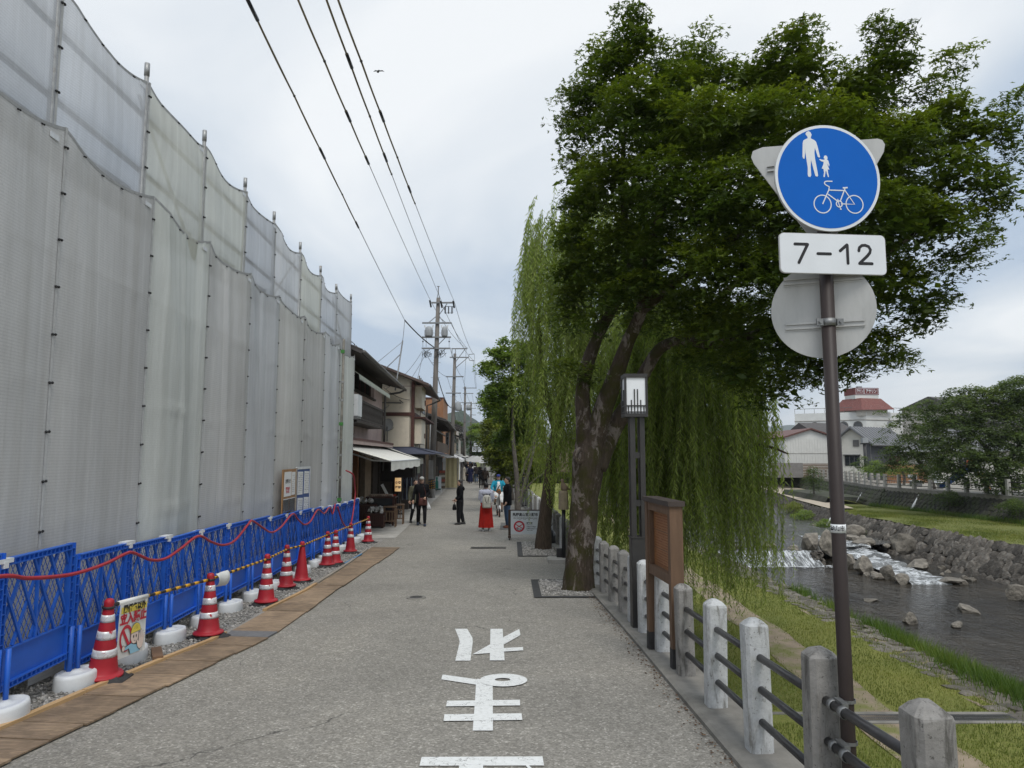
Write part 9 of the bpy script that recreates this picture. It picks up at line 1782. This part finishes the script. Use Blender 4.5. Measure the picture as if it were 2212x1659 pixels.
b_ = thing('shoulder_bag', 'brown leather shoulder bag hanging in front of the man in black', 'bag', Mp @ V3((0.02, -0.20, 0.76)), 0.25); obj('pouch', MB().loft([((0, 0, -0.02), 0.15, 0.045), ((0, 0, 0.02), 0.16, 0.06), ((0, 0, 0.20), 0.14, 0.05), ((0, 0, 0.25), 0.12, 0.02)], 14), C_BRN, b_, True); obj('strap', MB().tube([(-0.11, 0, 0.22), (-0.13, 0.10, 0.45), (-0.10, 0.14, 0.72)], 0.010, 5).tube([(0.11, 0, 0.22), (0.10, 0.04, 0.45), (0.02, 0.10, 0.70)], 0.010, 5), C_BRN, b_)
held('bottle', 'clear drink bottle in the hand of the man in black', 'bottle', MB().lathe([(0.03, 0), (0.034, 0.02), (0.034, 0.14), (0.013, 0.18), (0.013, 0.21)], n=12), WHITEP, None, Mp @ V3((-0.32, -0.11, 0.62)))
held('carrier_bag', 'white paper carrier bag beside the man in black', 'bag', MB().loft([((0, 0, 0), 0.14, 0.05), ((0, 0, 0.12), 0.12, 0.045), ((0, 0, 0.26), 0.05, 0.02), ((0, 0, 0.34), 0.012, 0.012)], 12), PAPER, None, (-3.08, 26.12, 0.56))
person('person in camouflage jacket half hidden behind the man in black', (-3.62, 26.9, 0), 0.5, 1.62, W1, None, C_OLIVE, 'trousers', C_BLK2, BLKR, 'short', None)
p2 = person('woman in black hooded jacket and wide black trousers seen from the side', (-1.92, 26.49, 0), -math.pi/2+0.1, 1.62, dict(le=(0.23, 0.03, 1.12), lw=(0.19, -0.13, 0.95), re=(-0.23, 0.03, 1.12), rw=(-0.17, -0.17, 0.96), lk=(0.09, -0.05, 0.49), la=(0.09, -0.05, 0.085), rk=(-0.09, 0.04, 0.48), ra=(-0.09, 0.14, 0.09)), None, C_BLK, 'wide', C_BLK2, BLKR, 'long', None, 1.08, hem=0.72)
Mp = Matrix.Translation((-1.92, 26.49, 0)) @ Matrix.Rotation(-math.pi/2+0.1, 4, 'Z')
obj('hood', MB().loft([((0, 0.12, 1.30), 0.10, 0.05), ((0, 0.11, 1.38), 0.14, 0.08), ((0, 0.07, 1.45), 0.12, 0.08)], 14), C_BLK, p2, True)
b_ = thing('handbag', 'small black handbag hanging from the arm of the woman in black', 'bag', Mp @ V3((-0.16, -0.20, 0.52)), 0.1); obj('pouch', MB().loft([((0, 0, 0), 0.07, 0.13), ((0, 0, 0.05), 0.075, 0.14), ((0, 0, 0.20), 0.05, 0.10)], 14), C_BLK2, b_, True); obj('handle', MB().tube(spline([(0, -0.07, 0.19), (0, -0.05, 0.34), (0, 0.05, 0.40), (0, 0.08, 0.19)], 4), 0.010, 5), C_BLK2, b_)
p3 = person('woman seen from behind in a pale lavender jacket and long red skirt', (-0.87, 24.2, 0), math.pi+0.05, 1.60, dict(le=(0.24, -0.04, 1.14), lw=(0.10, -0.24, 1.10), re=(-0.24, -0.04, 1.14), rw=(-0.10, -0.24, 1.10), lk=(0.10, -0.02, 0.49), la=(0.11, 0.0, 0.085), rk=(-0.10, -0.02, 0.49), ra=(-0.11, -0.03, 0.085)), None, C_LAV, 'skirt', C_RED, C_WHT, 'bun', None, 1.14, hem=0.74, topk=1.3)
obj('hood', MB().loft([((0, 0.13, 1.28), 0.14, 0.05), ((0, 0.13, 1.36), 0.17, 0.07), ((0, 0.08, 1.44), 0.13, 0.08)], 14), C_LAV, p3, True)
b_ = thing('backpack', 'cream backpack with black straps on the woman in the red skirt', 'backpack', (-0.84, 23.98, 0.78), 0.05); PACKC = cloth('pack_cream', (0.50, 0.48, 0.42), 0.6)
obj('pack', MB().loft([((0, 0, 0), 0.13, 0.055), ((0, 0, 0.03), 0.155, 0.075), ((0, -0.005, 0.22), 0.155, 0.085), ((0, 0, 0.36), 0.13, 0.07), ((0, 0.01, 0.43), 0.07, 0.04)], 18), PACKC, b_, True); obj('pocket', MB().bbox((0, -0.075, 0.12), (0.22, 0.05, 0.17), 0.02), PACKC, b_)
for s_ in (-1, 1): obj('strap', MB().tube([(s_*0.07, -0.055, 0.37), (s_*0.045, -0.088, 0.25), (0.015+s_*0.02, -0.105, 0.16)], 0.009, 5), C_BLK, b_); obj('shoulder_strap', MB().tube(spline([(s_*0.09, 0.05, 0.38), (s_*0.11, 0.16, 0.56), (s_*0.12, 0.30, 0.50)], 4), 0.016, 6), C_BLK, b_)
obj('grab_handle', MB().tube([(-0.03, 0.02, 0.42), (0, 0.02, 0.47), (0.03, 0.02, 0.42)], 0.008, 5), C_BLK, b_)
# cyclist and folding bicycle
CYX, CYY, CYR = -0.58, 30.1, 0.12
cy = person('man in teal jacket and blue cap riding a small wheeled bicycle', (CYX, CYY, 0.02), CYR, 1.70, dict(le=(0.30, -0.20, 1.18), lw=(0.25, -0.38, 1.05), re=(-0.30, -0.20, 1.18), rw=(-0.25, -0.38, 1.05), lk=(0.13, -0.34, 0.62), la=(0.13, -0.16, 0.27), rk=(-0.14, -0.40, 0.80), ra=(-0.14, -0.02, 0.55)), None, C_TEAL, 'shorts', C_WHT, BLKR, 'short', C_BLUEC, 1.08, 0.12, legcut=0.08)
obj('shirt', MB().loft([((0, -0.105, 0.93), 0.10, 0.055), ((0, -0.13, 1.12), 0.095, 0.055), ((0, -0.15, 1.30), 0.085, 0.05), ((0, -0.14, 1.42), 0.055, 0.04)], 12), C_WHT, cy, True); obj('waist_bag', MB().loft([((0, -0.16, 0.88), 0.09, 0.04), ((0, -0.175, 1.0), 0.11, 0.05), ((0, -0.17, 1.12), 0.07, 0.04)], 12), C_RUST, cy, True); obj('bag_strap', MB().tube([(0.13, -0.10, 1.40), (0, -0.22, 1.2), (-0.12, -0.16, 0.98)], 0.016, 6), C_BLK, cy)
bk_ = thing('folding_bicycle', 'small wheeled white folding bicycle ridden by the man in teal', 'bicycle', (CYX, CYY, 0.0), CYR); TYRE = mat('tyre', (0.02, 0.02, 0.02), 0.8); BKW = mat('bike_white', (0.62, 0.62, 0.62), 0.35)
for y in (-0.52, 0.36):
    w_ = obj('wheel', MB().lathe([(0.19, -0.02), (0.215, -0.02), (0.225, 0), (0.215, 0.02), (0.19, 0.02), (0.185, 0)], (0, y, 0.226), 28, Matrix.Rotation(math.pi/2, 3, 'Y'), False), TYRE, bk_, True)
    obj('rim', MB().lathe([(0.178, -0.012), (0.19, -0.012), (0.19, 0.012), (0.178, 0.012)], (0, y, 0.226), 28, Matrix.Rotation(math.pi/2, 3, 'Y'), False), mat('orange_rim', (0.45, 0.10, 0.05), 0.5), w_, True)
    sp_ = MB()
    for k in range(10): sp_.tube([(0, y, 0.226), (0, y+0.18*math.cos(k*0.628), 0.226+0.18*math.sin(k*0.628))], 0.003, 3)
    obj('spokes', sp_, GALV, w_); obj('mudguard', MB().tube([(0, y+0.24*math.cos(a), 0.226+0.24*math.sin(a)) for a in np.linspace(0.3, 2.6, 8)], 0.022, 6), BKW, bk_, True)
obj('frame', MB().tube([(0, -0.40, 0.52), (0, 0.06, 0.36), (0, 0.36, 0.24)], 0.032, 8).tube([(0, 0.06, 0.34), (0, 0.12, 0.80)], 0.020, 8), BKW, bk_, True); obj('fork', MB().tube([(-0.05, -0.52, 0.226), (-0.05, -0.45, 0.46), (0.05, -0.45, 0.46), (0.05, -0.52, 0.226)], 0.014, 6), BKW, bk_, True)
obj('stem', MB().tube([(0, -0.44, 0.44), (0, -0.40, 1.06)], 0.022, 8), BLKP, bk_, True); obj('handlebar', MB().tube([(-0.27, -0.42, 1.07), (0, -0.40, 1.06), (0.27, -0.42, 1.07)], 0.014, 6), BLKP, bk_, True)
for s_ in (-1, 1): obj('grip', MB().tube([(s_*0.19, -0.41, 1.07), (s_*0.29, -0.42, 1.07)], 0.020, 7), BLKP, bk_, True)
obj('saddle', MB().loft([((0, 0.10, 0.86), 0.06, 0.12), ((0, 0.10, 0.90), 0.075, 0.14), ((0, 0.12, 0.92), 0.06, 0.10)], 12), BLKP, bk_, True); obj('crank', MB().tube([(0.07, 0.04, 0.32), (0.09, -0.06, 0.20)], 0.014, 6).tube([(-0.07, 0.04, 0.32), (-0.09, 0.10, 0.46)], 0.014, 6).lathe([(0.09, -0.008), (0.09, 0.008)], (0.06, 0.04, 0.32), 18, Matrix.Rotation(math.pi/2, 3, 'Y')), GALV, bk_)
for s_, y, z in ((1, -0.10, 0.20), (-1, 0.12, 0.48)): obj('pedal', MB().box((s_*0.14, y-0.02, z), (0.09, 0.07, 0.02)), BLKP, bk_)
person('man in black jacket and blue jeans standing beside the market board', (-0.16, 25.25, 0), -math.pi/2+0.25, 1.76, dict(le=(0.26, 0.0, 1.13), lw=(0.25, -0.10, 0.88), re=(-0.26, 0.0, 1.13), rw=(-0.24, -0.06, 0.88)), None, C_BLK, 'trousers', C_JEAN, C_SHOEB, 'short', None, 1.12, hem=0.76)
person('person in dark purple jacket behind the grey tree stems', (0.62, 35.6, 0), 2.4, 1.68, {}, None, cloth('dark_purple', (0.035, 0.03, 0.04)), 'trousers', C_GREY, BLKR, 'short', None, 1.1)
# market crowd: three built figures, copied
proto = {'walk': person('proto', (0, 0, 0), 0, 1.68, dict(W1), None, C_BLK, 'trousers', C_BLK2, BLKR, 'short'), 'stand': person('proto', (0, 0, 0), 0, 1.64, dict(le=(0.25, -0.04, 1.14), lw=(0.14, -0.22, 1.05)), None, C_GREY, 'trousers', C_BLK2, BLKR, 'long'), 'skirt': person('proto', (0, 0, 0), 0, 1.60, {}, None, C_NAVY, 'skirt', C_NAVY, BLKR, 'long')}
used_ = set()
def crowd(kind, label, x, y, rz, H, tc, bc, group=None):
    src = proto[kind]; o = copy_tree(src) if kind in used_ else src; used_.add(kind)
    o.location = (x, y, 0); o.rotation_euler = (0, 0, rz); o.scale = (H/1.7,)*3; o['label'] = label
    if group: o['group'] = group
    for ch in o.children:
        m_ = tc if ch.name.startswith('jacket') else bc if ch.name.startswith(('trousers', 'skirt')) else None
        if m_: ch.material_slots[0].link = 'OBJECT'; ch.material_slots[0].material = m_
PI_ = math.pi
for kind, lb, x, y, rz, H, tc, bc in [('stand', 'person with long hair in a dark brown jacket walking towards the curtained stall', -2.05, 55, PI_, 1.64, cloth('dark_brown', (0.04, 0.03, 0.025)), C_BLK2), ('walk', 'person in black with a pale bag beside the dark brown jacket', -2.45, 56.5, PI_, 1.66, C_BLK, C_BLK2),
  ('skirt', 'woman in a navy dress walking away down the street', -3.87, 66.5, PI_, 1.62, C_NAVY, C_NAVY), ('skirt', 'woman in a black skirt walking beside the navy dress', -4.15, 68.5, PI_, 1.56, C_GREY, C_BLK), ('walk', 'man in a dark printed shirt and jeans walking away', -3.35, 67, PI_, 1.74, cloth('charcoal', (0.035, 0.03, 0.03)), C_JEAN), ('walk', 'man in a white shirt walking between the navy dress and the dark shirt', -3.65, 70, PI_, 1.72, C_WHT, C_OLIVE), ('walk', 'man in a dark suit beside the man in jeans', -3.05, 70.5, PI_, 1.72, C_BLK2, C_BLK), ('skirt', 'woman in a long cream coat by the white stall', -5.0, 73.5, 2.6, 1.60, C_CREAM, C_CREAM), ('stand', 'person in an olive coat next to the curtained stall', -1.25, 59.5, 1.6, 1.7, C_DKG, C_GREY), ('stand', 'person in a grey jacket at the stall by the orange block', -4.85, 64.0, -1.2, 1.62, C_GREY, C_BLK)]:
    crowd(kind, lb, x, y, rz, H, tc, bc)
rr = random.Random(77); pal = [C_BLK, C_BLK2, C_GREY, C_NAVY, C_WHT, C_LAV, C_OLIVE, C_BRN, C_JEAN]
for i in range(34):
    y = 76+rr.random()*44; cx_ = -1.3-0.045*y+0.0; x = cx_-0.3+rr.uniform(-1.5, 1.0)
    crowd(rr.choice(['walk', 'stand', 'walk', 'skirt']), 'distant person in the dense market crowd', x, y, rr.choice([0, PI_, PI_, PI_/2, -PI_/2])+rr.uniform(-0.4, 0.4), rr.uniform(1.55, 1.78), rr.choice(pal), rr.choice([C_BLK, C_BLK2, C_JEAN, C_GREY, C_OLIVE]), 'distant market crowd')
